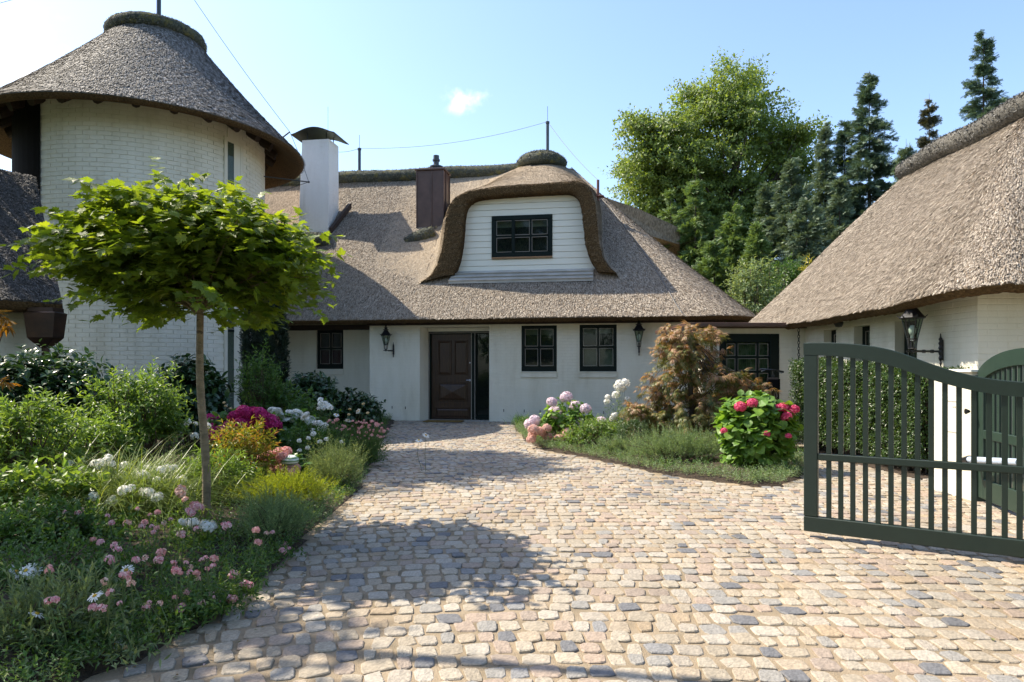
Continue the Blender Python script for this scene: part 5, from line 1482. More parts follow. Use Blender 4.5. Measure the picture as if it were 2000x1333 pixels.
q = MB(); lp_ = stem_ + fwd * .10 + (0, 0, -.10); q.tube([lp_ - fwd * .06, lp_], [.02, .03], 12); q.obj('headlamp', M['iron'], bike)
q = MB(); bk = stem_ + fwd * .14 + (0, 0, -.22); q.obox(bk, sdv, fwd, (0, 0, 1), (-.11, -.06, -.14), (.11, .10, .09), .03); q.obj('handlebar_bag', plain('black_canvas', (.006, .006, .007), .95, spec=.1), bike)
# ------------------------------------------------------------------ PLANT TOOLS
def T(v, f3, f4=()):
    return np.array(v, float), np.array(f3, int).reshape(-1, 3), np.array(f4, int).reshape(-1, 4)
def leaf_t(w, fold=0.10, droop=0.12):
    return T([(0, 0, 0), (0, .5, -.02), (0, 1, -droop), (w / 2, .42, fold), (-w / 2, .42, fold)], [(0, 3, 1), (3, 2, 1), (0, 1, 4), (1, 2, 4)])
def leaf_big(w, fold=0.08, droop=0.22):
    m = [(0, .28, 0), (0, .62, -.04), (0, .85, -droop * .6)]; ws = [.40, .46, .26]
    v = [(0, 0, 0)] + m + [(0, 1, -droop)] + [(ws[i] * w, m[i][1] - .03, m[i][2] + fold * (1 - .3 * i)) for i in range(3)] + [(-ws[i] * w, m[i][1] - .03, m[i][2] + fold * (1 - .3 * i)) for i in range(3)]
    return T(v, [(0, 5, 1), (0, 1, 8), (3, 7, 4), (3, 4, 10)], [(1, 5, 6, 2), (2, 6, 7, 3), (1, 2, 9, 8), (2, 3, 10, 9)])
def maple_t():
    half = [(.0, .0), (.16, -.12), (.34, -.14), (.30, .0), (.54, .10), (.42, .20), (.62, .46), (.40, .44), (.34, .56), (.22, .48), (.26, .74), (.13, .72), (.0, 1.0)]
    pts = half + [(-x, y) for x, y in half[-2:0:-1]]
    v = [(x, y, 0.10 * abs(x) - 0.22 * max(0, y - .3) ** 2 - 0.12 * x * x) for x, y in pts] + [(0, .22, -.03)]
    n = len(pts); return T(v, [(i, (i + 1) % n, n) for i in range(n)])
def fingers_t(n=6, w=.060, spread=1.7, sag=.35):
    v, f = [], []
    for k in range(n):
        a = (k / (n - 1) - .5) * spread; L = 1 - .35 * abs(k / (n - 1) - .5) * 2
        d = np.array((math.sin(a), math.cos(a))); s = np.array((d[1], -d[0]))
        b = len(v)
        for p, z in ((d * .04, 0), (d * L * .5 + s * w, -.06), (d * L, -sag), (d * L * .5 - s * w, -.06)): v.append((*p, z))
        f.append((b, b + 1, b + 2, b + 3))
    return T(v, [], f)
def pinnate_t(n=6, w=.10):
    v, f = [], []
    for k in range(n):
        y = .12 + .8 * k / n
        for sx in (-1, 1):
            b = len(v); L = .42 * (1 - .55 * k / n)
            d = np.array((sx * .8, .6)); s = np.array((d[1], -d[0])) * w * (1 - .4 * k / n)
            for p in ((0, y), (d[0] * L * .5 + s[0], y + d[1] * L * .5 + s[1]), (d[0] * L, y + d[1] * L), (d[0] * L * .5 - s[0], y + d[1] * L * .5 - s[1])): v.append((p[0], p[1], -.10 * (p[1]) ** 2))
            f.append((b, b + 1, b + 2, b + 3))
    return T(v, [], f)
LEAF, LEAFN, LEAFW = leaf_t(.42), leaf_t(.24), leaf_t(.62)
BIG, BIGN = leaf_big(.95), leaf_big(.55)
MAPLE, LACE, FERN = maple_t(), fingers_t(), pinnate_t()
NEEDLE = leaf_t(.16, .03, .05)

def scatter(mb, t, pos, d, up, size):
    v, f3, f4 = t
    d = nrm(d); x = nrm(np.cross(d, up)); z = np.cross(x, d)
    n = len(pos); size = np.broadcast_to(np.asarray(size, float), (n,))[:, None, None]
    W = pos[:, None] + size * (v[None, :, :1] * x[:, None] + v[None, :, 1:2] * d[:, None] + v[None, :, 2:] * z[:, None])
    o = np.arange(n)[:, None, None] * len(v)
    mb.add(W.reshape(-1, 3), (f3[None] + o).reshape(-1, 3) if len(f3) else [], (f4[None] + o).reshape(-1, 4) if len(f4) else [])

def sprigs(mb, base, axis, L, m, t, size, ang=0.95, droop=0.15, jit=0.25, collect=None, upmix=0.5):
    K = len(base); L = np.broadcast_to(np.asarray(L, float), (K,))
    tt = np.linspace(0.18, 1.0, m)[None, :, None]
    axis = nrm(axis); ref = nrm(rng.normal(0, 1, (K, 3)))
    a = nrm(np.cross(axis, ref)); b = np.cross(axis, a)
    P = base[:, None] + axis[:, None] * L[:, None, None] * tt
    P[..., 2] -= droop * (L[:, None] * tt[..., 0] ** 2)
    ph = (np.arange(m)[None] * 2.4 + rng.uniform(0, 6.28, (K, 1)))[..., None]
    rad = np.cos(ph) * a[:, None] + np.sin(ph) * b[:, None]
    th = ang * (1.15 - 0.45 * tt) 
    D = axis[:, None] * np.cos(th) + rad * np.sin(th) + rng.normal(0, jit, P.shape)
    D[..., 2] -= droop
    U = axis[:, None] * (1 - upmix) + np.array((0, 0, 1.0)) * upmix + rng.normal(0, 0.2, P.shape)
    sz = size * rng.uniform(0.65, 1.25, (K, m)) * (1.1 - 0.35 * tt[..., 0])
    P, D, U, sz = P.reshape(-1, 3), D.reshape(-1, 3), U.reshape(-1, 3), sz.ravel()
    if collect is not None: collect.append((P, nrm(D), U, sz))
    else: scatter(mb, t, P, D, U, sz)

def stems(mb, a, b, r, bow=0.0):
    """thin three-sided stems from points a to points b"""
    a, b = np.asarray(a, float), np.asarray(b, float); n = len(a)
    d = nrm(b - a); x = nrm(np.cross(d, np.array((0.3, 0.9, 0.1)))); y = np.cross(d, x)
    mid = (a + b) / 2 + x * bow * rng.normal(0, 1, (n, 1))
    rr_ = np.broadcast_to(np.asarray(r, float), (n,))[:, None]
    vs = []
    for P, k in ((a, 1.0), (mid, .8), (b, .5)):
        for q in range(3):
            an = q * 2.094; vs.append(P + (x * math.cos(an) + y * math.sin(an)) * rr_ * k)
    v = np.stack(vs, 1).reshape(-1, 3)
    f = [(l * 3 + q, l * 3 + (q + 1) % 3, l * 3 + 3 + (q + 1) % 3, l * 3 + 3 + q) for l in range(2) for q in range(3)]
    mb.add(v, (np.array(f)[None] + np.arange(n)[:, None, None] * 9).reshape(-1, 4))

def shell(c, r, n, lo=-0.35, depth=(0.55, 0.95), lumps=7, amp=0.22):
    """points and outward axes inside an uneven ellipsoid"""
    d = nrm(rng.normal(0, 1, (n * 3, 3))); d = d[d[:, 2] > lo][:n]
    lc = nrm(rng.normal(0, 1, (lumps, 3)))
    k = 1 - amp + amp * 1.5 * np.max(np.exp(-((d[:, None] - lc[None]) ** 2).sum(-1) / 0.35), axis=1)
    s = rng.uniform(*depth, (len(d), 1)) * k[:, None]
    return np.asarray(c) + d * s * np.asarray(r), nrm(d / np.asarray(r) * np.mean(r)), d

def blades(mb, base, d, L, w, bend, seg=4):
    """arching grass blades"""
    n = len(base); d = nrm(d); h = d.copy(); h[:, 2] = 0; h = nrm(h + 1e-6)
    sd = nrm(np.cross(d, np.array((0, 0, 1.0)) + 1e-3)); L = np.broadcast_to(np.asarray(L, float), (n,))[:, None]
    bend = np.broadcast_to(np.asarray(bend, float), (n,))[:, None]
    rows = []
    for k in range(seg + 1):
        t = k / seg; p = base + d * L * t + h * L * bend * t * t * .7 - np.array((0, 0, 1.0)) * L * bend * t ** 2.2 * .75
        ww = w * (1 - t) ** .7 + .0004
        rows += [p - sd * ww, p + sd * ww]
    v = np.stack(rows, 1).reshape(-1, 3); m = 2 * (seg + 1)
    f = np.array([(2 * k, 2 * k + 1, 2 * k + 3, 2 * k + 2) for k in range(seg)])
    mb.add(v, (f[None] + np.arange(n)[:, None, None] * m).reshape(-1, 4))

def head_mesh(name, mat, n=80, fs=.30, flat=.85, seed=1, low=-.55, np_=4, core=True):
    """ball or dome of many four-petalled florets, unit radius"""
    r = np.random.default_rng(seed); i = np.arange(n) + .5
    z = 1 - (1 - low) * i / n; ph = i * 2.39996
    d = np.stack([np.sqrt(1 - z * z) * np.cos(ph), np.sqrt(1 - z * z) * np.sin(ph), z], 1)
    d = nrm(d + r.normal(0, .10, d.shape)); P = d * (1 - .26 * r.random((n, 1)) ** 1.5) * (1, 1, flat)
    x = nrm(np.cross(d, r.normal(0, 1, d.shape))); y = np.cross(d, x); mb = MB()
    for k in range(np_):
        a = k * 2 * np.pi / np_; e = math.cos(a) * x + math.sin(a) * y; s = -math.sin(a) * x + math.cos(a) * y
        f = fs * r.uniform(.8, 1.2, (n, 1))
        v = np.stack([P + d * .02, P + e * f * .55 + s * f * .42 + d * .05, P + e * f + d * r.uniform(-.06, .06, (n, 1)), P + e * f * .55 - s * f * .42 + d * .05], 1).reshape(-1, 3)
        mb.add(v, np.arange(4 * n).reshape(-1, 4))
    if core: mb.lathe([(.0, -.40 * flat), (.42, -.25 * flat), (.62, .05), (.48, .45 * flat), (.0, .62 * flat)], (0, 0, 0), 10, cap=False)
    return mb.mesh(name, mat)
def daisy_meshes():
    r = np.random.default_rng(5); mb = MB(); n = 19
    for k in range(n):
        a = k * 2 * np.pi / n + r.normal(0, .06); e = np.array((math.cos(a), math.sin(a), 0)); s = np.array((-e[1], e[0], 0)); dr = r.uniform(.05, .30)
        z = np.array((0, 0, 1.0)); L = r.uniform(.9, 1.08)
        mb.add([e * .2, e * .6 * L + s * .11 - z * dr * .25, e * L + s * .06 - z * dr, e * L - s * .06 - z * dr, e * .6 * L - s * .11 - z * dr * .25], [[0, 1, 2, 3, 4]])
    d = MB(); d.lathe([(.27, -.05), (.28, .03), (.20, .11), (.0, .15)], (0, 0, 0), 12)
    return mb.mesh('petals', M['f_white']), d.mesh('disc', M['f_yellow'])
def rose_mesh(seed):
    r = np.random.default_rng(seed); mb = MB()
    for ring, (rad, n, tilt) in enumerate(((.95, 6, .25), (.70, 5, .7), (.42, 4, 1.1), (.2, 3, 1.4))):
        for k in range(n):
            a = k * 2 * np.pi / n + ring * .6 + r.normal(0, .1); e = np.array((math.cos(a), math.sin(a), 0)); s = np.array((-e[1], e[0], 0)); z = np.array((0, 0, 1.0))
            o = e * math.cos(tilt) * rad + z * math.sin(tilt) * .7
            mb.add([z * .02, o * .6 + s * rad * .45, o + s * rad * .3 + z * .05, o - s * rad * .3 + z * .05, o * .6 - s * rad * .45], [[0, 1, 2, 3, 4]])
    return mb.mesh('rose', M['f_rose'])

def fmat(name, stops, transl=.25): return mat_rand(name, stops, .55, transl, (1.15, 1.1, 1.05), spec=.3)
M['f_white'] = fmat('white_petals', [(0, (.72, .72, .66)), (1, (.86, .86, .82))])
M['f_yellow'] = fmat('yellow_disc', [(0, (.50, .28, .02)), (1, (.65, .40, .03))], 0)
M['f_tan'] = fmat('seed_head', [(0, (.42, .30, .14)), (1, (.55, .42, .22))], .1)
M['f_magenta'] = fmat('magenta_florets', [(0, (.30, .008, .09)), (.6, (.50, .016, .165)), (1, (.62, .05, .25))])
M['f_pink'] = fmat('soft_pink_florets', [(0, (.62, .26, .24)), (.6, (.74, .38, .36)), (1, (.80, .52, .46))])
M['f_lilac'] = fmat('lilac_florets', [(0, (.62, .47, .55)), (.6, (.74, .62, .68)), (1, (.80, .72, .75))])
M['f_peach'] = fmat('peach_pink_florets', [(0, (.58, .33, .28)), (.6, (.70, .45, .38)), (1, (.76, .58, .48))])
M['f_red'] = fmat('red_pink_florets', [(0, (.52, .03, .10)), (.6, (.70, .07, .19)), (1, (.78, .22, .32))])
M['f_rose'] = fmat('rose_petals', [(0, (.60, .20, .26)), (.4, (.70, .36, .40)), (1, (.78, .58, .56))])
M['f_green'] = fmat('greenish_florets', [(0, (.42, .48, .30)), (1, (.62, .66, .48))])
G_ = {}
for k, c, kw in [('dark', (.020, .040, .016), dict(rough=.3, transl=.12)), ('rhodo', (.022, .052, .020), dict(rough=.3, transl=.15)), ('mid', (.045, .095, .022), dict(transl=.3)),
                 ('light', (.085, .145, .030), dict(transl=.35)), ('lime', (.15, .19, .022), dict(transl=.35)), ('grey', (.12, .165, .085), dict(transl=.25)), ('santo', (.13, .19, .10), dict(transl=.25)),
                 ('maple', (.082, .125, .017), dict(rough=.5, transl=.42, tcol=(2.6, 2.3, .7))), ('box', (.030, .062, .016), dict(rough=.35, transl=.2)), ('hyd', (.055, .12, .024), dict(rough=.4, transl=.3)),
                 ('hyd2', (.085, .165, .026), dict(rough=.45, transl=.3)), ('grass', (.105, .15, .035), dict(transl=.3)), ('hedge', (.035, .066, .018), dict(rough=.35, transl=.22)),
                 ('beech', (.105, .148, .042), dict(rough=.45, transl=.38, tcol=(2.2, 2.1, .75))), ('spruce', (.070, .112, .072), dict(rough=.55, transl=.1)), ('spruce2', (.088, .128, .082), dict(rough=.55, transl=.12)),
                 ('hemlock', (.085, .138, .045), dict(rough=.5, transl=.2)), ('gold', (.20, .19, .03), dict(transl=.3)), ('pale', (.13, .18, .09), dict(transl=.3)), ('cyp', (.014, .026, .014), dict(rough=.6, transl=.05)), ('brown', (.060, .062, .036), dict(transl=.1)),
                 ('orange', (.22, .13, .018), dict(transl=.4, tcol=(1.8, 1.3, .6)))]:
    G_[k] = leaf_mat(k + '_leaves', np.array(c) * 1.3, **kw)
M['lace'] = mat_rand('red_green_laceleaf', [(0, (.17, .16, .05)), (.35, (.25, .18, .065)), (.7, (.33, .18, .09)), (1, (.43, .27, .18))], .5, .3, (1.7, 1.4, .8))
M['lace_green'] = mat_rand('olive_laceleaf', [(0, (.07, .10, .022)), (.5, (.13, .15, .035)), (.85, (.20, .17, .05)), (1, (.26, .17, .06))], .5, .3, (1.8, 1.6, .7))
M['spirea'] = mat_rand('gold_orange_leaves', [(0, (.12, .17, .02)), (.65, (.24, .26, .03)), (.88, (.34, .22, .05)), (1, (.38, .16, .06))], .5, .35, (1.8, 1.5, .6))
M['stem'] = plain('green_stem', (.075, .12, .03), .6)
M['twigm'] = plain('brown_twig', (.09, .06, .04), .8)

def leaf_objects(parent, mat, t, P, D, U, sz, keep, name='leaf'):
    """the leaves that show largest as parts of their own; the rest joined"""
    me = MB().add(t[0], t[1], t[2]).mesh(name, mat)
    from mathutils import Matrix
    off = wloc(parent); d = nrm(D); x = nrm(np.cross(d, U)); z = np.cross(x, d)
    for i in keep:
        m = Matrix((( x[i][0], d[i][0], z[i][0]), (x[i][1], d[i][1], z[i][1]), (x[i][2], d[i][2], z[i][2])))
        inst(name, me, parent, P[i] - off, m.to_euler(), sz[i])
    rest = np.ones(len(P), bool); rest[keep] = False
    mb = MB(); scatter(mb, t, P[rest], D[rest], U[rest], sz[rest])
    return mb

def bush(label, cat, name, base, ctr, rad, n, m, t, size, mat, L=None, ang=.9, droop=.15, lo=-.5, depth=(.5, .95), amp=.22, twigs=None, group=None, up=.35, upmix=.5, root=None):
    """leafy shrub: sprigs of leaves through an uneven crown, on branching stems"""
    r = root or thing(name, label, cat, base, 0, group)
    L = L or float(np.mean(rad)) * .55
    P, A, d = shell(ctr, rad, n, lo, depth, amp=amp)
    A = nrm(A + np.array((0, 0, up)) + rng.normal(0, .25, A.shape))
    ok = P[:, 2] > .03; P, A = P[ok], A[ok]
    P = P - A * L * .6; P[:, 2] = np.maximum(P[:, 2], .03)
    mb = MB(); sprigs(mb, P, A, L * rng.uniform(.7, 1.25, len(P)), m, t, size, ang, droop, upmix=upmix)
    o = mb.obj('foliage', mat, r)
    k = min(len(P), twigs or 60); mb = MB(); b0 = np.asarray(base) + np.stack([rng.normal(0, rad[0] * .15, k), rng.normal(0, rad[1] * .15, k), np.zeros(k)], 1)
    stems(mb, b0, P[:k] + A[:k] * L * .5, max(.004, .008 * float(np.mean(rad)) / .5), .03)
    mb.obj('stems', M['twigm'], r, kind='stuff')
    return r
def heads(r, me_list, pts, rad, base, name='flower_head', stem_r=.004, flat=1.0, tilt=.35):
    pts = np.asarray(pts, float); off = wloc(r)
    for k, p in enumerate(pts):
        s = rad * rng.uniform(.85, 1.15)
        inst(name, me_list[k % len(me_list)], r, p - off, (rng.normal(0, tilt) + .25, rng.normal(0, tilt), rng.uniform(0, 6.28)), (s, s, s * flat))
    mb = MB(); b0 = np.asarray(base) + np.stack([rng.normal(0, .07, len(pts)), rng.normal(0, .07, len(pts)), np.zeros(len(pts))], 1)
    b0[:, :2] += (pts[:, :2] - b0[:, :2]) * .4
    stems(mb, b0, pts, stem_r, .02); mb.obj('stems', M['stem'], r, kind='stuff')
# ------------------------------------------------------------------ BACKGROUND TREES
def tree_limbs(r, base, tips, r0, mat, name='trunk', top=None):
    mb = MB(); top = np.asarray(top if top is not None else np.mean(tips, 0))
    n = 10; t = np.linspace(0, 1, n)[:, None]
    ln = np.asarray(base) * (1 - t) + top * t; ln[1:-1, :2] += rng.normal(0, r0 * .5, (n - 2, 2))
    mb.tube(ln, np.linspace(r0, r0 * .2, n), 8); mb.obj(name, mat, r)
    mb = MB()
    for p in tips:
        k = rng.uniform(.3, .85); a = ln[int(k * (n - 1))]; c = (a + p) / 2 + np.array((0, 0, .12 * np.linalg.norm(p - a)))
        s = np.linspace(0, 1, 7)[:, None]; mb.tube(a * (1 - s) ** 2 + 2 * c * s * (1 - s) + p * s * s, np.linspace(r0 * .32, r0 * .05, 7), 5)
    return mb.obj('branches', mat, r)
by_ = 30.0
beech = thing('beech_tree', 'tall broad beech tree rising behind the roof, sunlit yellow-green', 'tree', px(1415, 700, by_) * (1, 1, 0))
lobes = [(1300, 290, 88, 90), (1420, 225, 95, 88), (1512, 285, 72, 70), (1268, 385, 66, 80), (1385, 390, 130, 110), (1520, 400, 70, 90), (1240, 245, 30, 24), (1360, 205, 46, 42), (1330, 480, 110, 90), (1450, 160, 40, 26), (1570, 255, 26, 18), (1560, 330, 36, 34), (1225, 330, 26, 30), (1425, 500, 120, 90)]
mb = MB(); tips = []
for u, v, a, b in lobes:
    c = px(u, v, by_ + rng.uniform(-1.2, 1.2)); ra = a / F * by_; rbb = b / F * by_
    n = max(14, int(118 * (ra * rbb) / 2.5)); P, A, d = shell(c, (ra, ra * 1.0, rbb), n, -1, (.35, 1.0), amp=.3)
    tips += list(P[:: max(1, n // 3)])
    A = nrm(A * (1, 1, .35) + rng.normal(0, .25, A.shape))
    K = len(P); m = 9
    # flat sprays of twigs, each carrying leaves
    for q in range(m):
        a2 = nrm(A + rng.normal(0, .55, A.shape) * (1, 1, .4)); off = rng.normal(0, .30, P.shape) * (1, 1, .3)
        sprigs(mb, P + off - a2 * .25, a2, rng.uniform(.45, .85, K), 8, LEAFW, .17, 1.15, .05, .35, upmix=.45)
mb.obj('crown', G_['beech'], beech)
tree_limbs(beech, px(1415, 700, by_) * (1, 1, 0), np.array(tips), .26, M['bark'], top=px(1430, 190, by_))

def spruce(label, u, vt, y, hw, mat, cat='tree', name='spruce_tree', zb=.6, dens=1.0, droop=.35, top_thin=True, vb=None):
    top = px(u, vt, y); base = np.array((top[0], y, 0.0)); H = top[2]; Rm = 1.45 * hw / F * y
    r = thing(name, label, cat, base)
    mb = MB(); mb.tube([base, (base + top) / 2, top + (0, 0, .25)], [.028 * H * .5, .012 * H * .5, .004], 7); mb.obj('trunk', M['bark'], r)
    zs = np.arange(max(zb, H * .10), H, .24 / dens); mb = MB(); wb = MB(); Pb, Ab, Lb = [], [], []
    for z in zs:
        k = (H - z) / H; Rr = Rm * min(1.0, (k * 1.25) ** .85) * rng.uniform(.70, 1.25)
        nb_ = int(5 + 5 * k)
        for q in range(nb_):
            a = rng.uniform(0, 6.28); L = Rr * rng.uniform(.55, 1.25) + .08
            Pb.append((base[0], base[1], z + rng.normal(0, .16))); Ab.append((math.cos(a), math.sin(a), rng.uniform(-.15, .40) + 1.3 * max(0, .22 - k))); Lb.append(L)
    Pb, Ab, Lb = np.array(Pb), nrm(np.array(Ab)), np.array(Lb)
    tip = Pb + Ab * Lb[:, None] - np.array((0, 0, 1.0)) * (Lb * droop)[:, None] + np.array((0, 0, .06))
    stems(wb, Pb, tip, .008 + .005 * Lb, .0); wb.obj('branches', M['bark'], r)
    m = 24
    for s in (-1, 1):
        tt = rng.uniform(.12, 1.0, (len(Pb), m, 1)); P = Pb[:, None] + Ab[:, None] * Lb[:, None, None] * tt; P[..., 2] -= Lb[:, None] * droop * tt[..., 0] ** 2
        side = nrm(np.cross(Ab, (0, 0, 1.0)))[:, None] * s
        P = P + rng.normal(0, .05, P.shape)
        D = Ab[:, None] * .85 + side * rng.uniform(.2, .9, (len(Pb), m, 1)) + np.array((0, 0, 1)) * rng.uniform(-.75, .40, (len(Pb), m, 1))
        U = np.array((0, 0, .55)) + rng.normal(0, .75, P.shape)
        sz = (.13 + .13 * Lb[:, None] * (1 - tt[..., 0] * .5)) * rng.uniform(.7, 1.25, tt.shape[:2])
        sz = np.minimum(sz * 1.25, .36)
        scatter(mb, FERN if False else NEEDLE4, P.reshape(-1, 3), D.reshape(-1, 3), U.reshape(-1, 3), sz.ravel())
    mb.obj('crown', mat, r)
    return r
def needle4():
    v, f = [], []
    for k in range(5):
        y = .05 + k * .17
        for sx in (-1, 1):
            b = len(v); v += [(0, y, 0), (sx * .16, y + .10, -.03), (sx * .22, y + .26, -.07), (sx * .02, y + .13, 0)]; f.append((b, b + 1, b + 2, b + 3))
    b = len(v); v += [(-.03, .7, 0), (.03, .7, 0), (0, 1.0, -.06)]
    return T(v, [(b, b + 1, b + 2)], f)
NEEDLE4 = needle4()
spruce('tallest dark blue-green spruce in the middle of the conifers', 1698, 150, 27, 78, G_['spruce'])
spruce('slim dark spruce just left of the tallest spruce', 1650, 245, 28.5, 52, G_['spruce'])
spruce('narrow spruce with thin spire beside the beech crown', 1612, 258, 26, 40, G_['spruce2'])
spruce('thin brownish spruce between the tallest spruce and the garage ridge', 1815, 195, 29, 52, G_['brown'], dens=.62)
spruce('dark blue spruce rising above the garage ridge at right', 1921, 72, 26, 62, G_['spruce'], dens=.75, droop=.2)
spruce('pale blue-green spruce in front of the narrow spires', 1545, 318, 23.5, 64, G_['spruce2'])
spruce('short pale spruce low beside the garage roof slope', 1640, 360, 22.5, 60, G_['spruce2'])
spruce('small blue spruce peeping over the garage roof', 1770, 285, 25, 46, G_['spruce2'], dens=.8)
spruce('grey-green spruce in front of the beech trunk', 1496, 372, 24.5, 60, G_['spruce2'])
spruce('feathery green hemlock beside the main roof hip', 1358, 352, 25, 75, G_['hemlock'], name='hemlock_tree', droop=.45)
spruce('second feathery hemlock, lower, in front of the beech', 1432, 405, 23, 66, G_['hemlock'], name='hemlock_tree', droop=.45)
spruce('low hemlock filling the gap beside the main roof', 1395, 470, 22, 60, G_['hemlock'], name='hemlock_tree', droop=.45)
spruce('pale spruce between the hemlocks and the narrow spires', 1575, 400, 22, 70, G_['spruce2'])
spruce('green hemlock tight against the beech, behind the roof hip', 1310, 390, 27, 70, G_['hemlock'], name='hemlock_tree', droop=.45)
spruce('hemlock low at the foot of the pale spruces', 1480, 455, 21.5, 62, G_['hemlock'], name='hemlock_tree', droop=.45)

bush('golden yellow conifer shrub at the garage roof slope', 'shrub', 'golden_shrub', (px(1592, 700, 20)[0], 20, 0), px(1592, 590, 20), (.5, .5, 1.5), 200, 8, LEAFN, .16, G_['gold'], L=.4)
bush('pale-leaved tall shrub behind the roof corner', 'shrub', 'pale_shrub', (px(1470, 700, 19.5)[0], 19.5, 0), px(1468, 625, 19.5), (1.1, .8, 2.4), 760, 8, LEAF, .12, G_['pale'], L=.4)
bush('dark shrub low in the gap between the two roofs', 'shrub', 'dark_shrub', (px(1530, 700, 20.5)[0], 20.5, 0), px(1535, 600, 20.5), (1.1, .9, 1.9), 520, 8, LEAF, .13, G_['mid'], L=.4)
bush('leafy shrub seen through the glazed door', 'shrub', 'garden_shrub', (9.0, 26.5, 0), (9.0, 26.5, 1.4), (2.4, .9, 1.6), 700, 8, LEAF, .14, G_['light'], L=.35)
# trees standing outside the picture on the left; their shade falls on the wing and the near bed
def round_tree(label, base, ctr, rad, n, mat, size=.16):
    r = thing('shade_tree', label, 'tree', base)
    P, A, d = shell(ctr, rad, n, -1, (.2, 1.0), amp=.25); mb = MB()
    sprigs(mb, P, nrm(A + rng.normal(0, .4, A.shape)), .7, 10, LEAFW, size, upmix=.6); mb.obj('crown', mat, r)
    tree_limbs(r, np.asarray(base, float), P[:: max(1, n // 16)], .16, M['bark'], top=np.asarray(ctr) + (0, 0, rad[2] * .5))
    return r
round_tree('broad leafy tree standing left of the thatched wing', (-13.9, 12.8, 0), (-13.9, 12.8, 7.4), (2.7, 2.7, 3.4), 700, G_['mid'], .26)
for k_, (x_, h_) in enumerate(((-9, 15.0), (0.5, 14.0), (10, 15.5))):  # unseen trees, added to cut the skylight on the facade
    round_tree(('added unseen tree behind the viewer, toward the left, blocking skylight', 'added unseen tree straight behind the viewer, blocking skylight', 'added unseen tree behind the viewer, toward the right, blocking skylight')[k_], (x_, -8.5, 0), (x_, -8.5, h_ * .55), (5.6, 2.8, h_ * .52), 950, G_['mid'], .50)
ot = round_tree('leafy tree with a long bare limb left of the driveway', (-6.6, 4.3, 0), (-6.9, 4.9, 5.5), (1.75, 1.3, 1.1), 380, G_['mid'], .2)
q = MB(); s = np.linspace(0, 1, 14)[:, None]
q.tube(np.array((-6.3, 4.9, 4.2)) * (1 - s) + np.array((-2.15, 4.02, 4.62)) * s + np.sin(s * 9) * .02, np.linspace(.07, .030, 14), 7)
q.tube(np.array((-4.6, 4.5, 4.36)) * (1 - s) + np.array((-2.9, 4.22, 4.75)) * s, np.linspace(.035, .018, 14), 6)
q.tube(np.array((-6.3, 4.4, 4.0)) * (1 - s) + np.array((-2.6, 3.62, 4.7)) * s + np.sin(s * 7) * .03, np.linspace(.06, .028, 14), 7)
q.obj('limb', M['bark'], ot)
round_tree('added unseen tree high on the left, extending the tower shadow on the drive', (-13.6, 12.6, 0), (-10.0, 12.8, 11.0), (2.2, 1.6, 1.2), 620, G_['mid'], .32)  # added out of view to fill in the tower's shadow by the door
# ------------------------------------------------------------------ THE CLIPPED-CROWN MAPLE
MY = 5.65
mbase = np.array(((404 - 1000) / F * MY, MY, 0.05)); fork = px(388, 588, MY)
mt = thing('maple_tree', 'young maple tree with umbrella-shaped crown and pale trunk in the flower bed', 'tree', mbase)
s = np.linspace(0, 1, 16)[:, None]
ln = mbase * (1 - s) + fork * s; ln[1:-1, 0] += .012 * np.sin(np.linspace(0, 7, 14)); 
q = MB(); q.tube(ln, np.interp(s[:, 0], [0, .08, 1], [.044, .034, .026]) * (1 + .05 * rng.random(16)), 12)
tips = []
cc = np.array(((350 - 1000) / F * MY, MY, EYE - (478 - HOR) / F * MY))
outl = [(70, 470), (55, 430), (120, 395), (200, 350), (250, 355), (330, 345), (380, 345), (440, 360), (500, 375), (560, 420), (600, 450), (625, 500), (640, 540), (600, 585), (540, 600), (470, 585), (250, 605), (200, 560), (150, 540), (110, 500), (275, 560), (300, 590), (420, 570)]
q.obj('trunk', M['bark_maple'], mt, smooth=True)
br = MB(); twb = MB()
for u, v in outl:
    for dy in (-.8, -.4, 0.0, .4, .8):
        tips.append(px(352 + (u - 352) * (.83 if u < 352 else .88) + rng.normal(0, 10), 484 + (v - 478) * (.78 if v < 478 else .88) + rng.normal(0, 10), MY - .1 + dy * rng.uniform(.5, 1.4) * (1 - .55 * abs((u - 350) / 300))))
for k in range(240):
    d = nrm(rng.normal(0, 1, 3)); tips.append(cc + (.03, 0, -.02) + d * np.array((.95, 1.12, .45)) * rng.uniform(.40, .97))
tips = np.array(tips)
# leaves hang in an umbrella: keep the underside near the trunk open
tips = tips[~((np.abs(tips[:, 0] - fork[0]) < .16) & (tips[:, 2] < fork[2] + .06))]
coll = []
for p in tips[rng.permutation(len(tips))[:70]]:
    a = ln[-1] - (0, 0, rng.uniform(0, .12)); c = a * .5 + p * .5 + np.array((0, 0, .16)); t_ = np.linspace(0, 1, 8)[:, None]
    br.tube(a * (1 - t_) ** 2 + 2 * c * t_ * (1 - t_) + p * t_ * t_, np.linspace(.012, .003, 8), 4, cap=False)
br.obj('branches', M['bark_maple'], mt)
K = len(tips); A = nrm(tips - (fork + np.array((0, 0, -.1)))); A[:, 2] *= .6
for rep in range(4):
    a2 = nrm(A + rng.normal(0, .5, A.shape) * (1, 1, .6)); b2 = tips - a2 * rng.uniform(.1, .38, (K, 1)) + rng.normal(0, .07, (K, 3))
    sprigs(None, b2, a2, rng.uniform(.22, .42, K), 8, MAPLE, .088, 1.05, .22, .3, collect=coll, upmix=.85)
P, D, U, sz = [np.concatenate([c[i] for c in coll]) for i in range(4)]
D = nrm(D * (1, 1, .6) + np.array((0, 0, -.18)))
ok = ~((np.abs(P[:, 0] - fork[0]) < .14) & (P[:, 2] < fork[2] + .03)) & (P[:, 2] > 1.62)
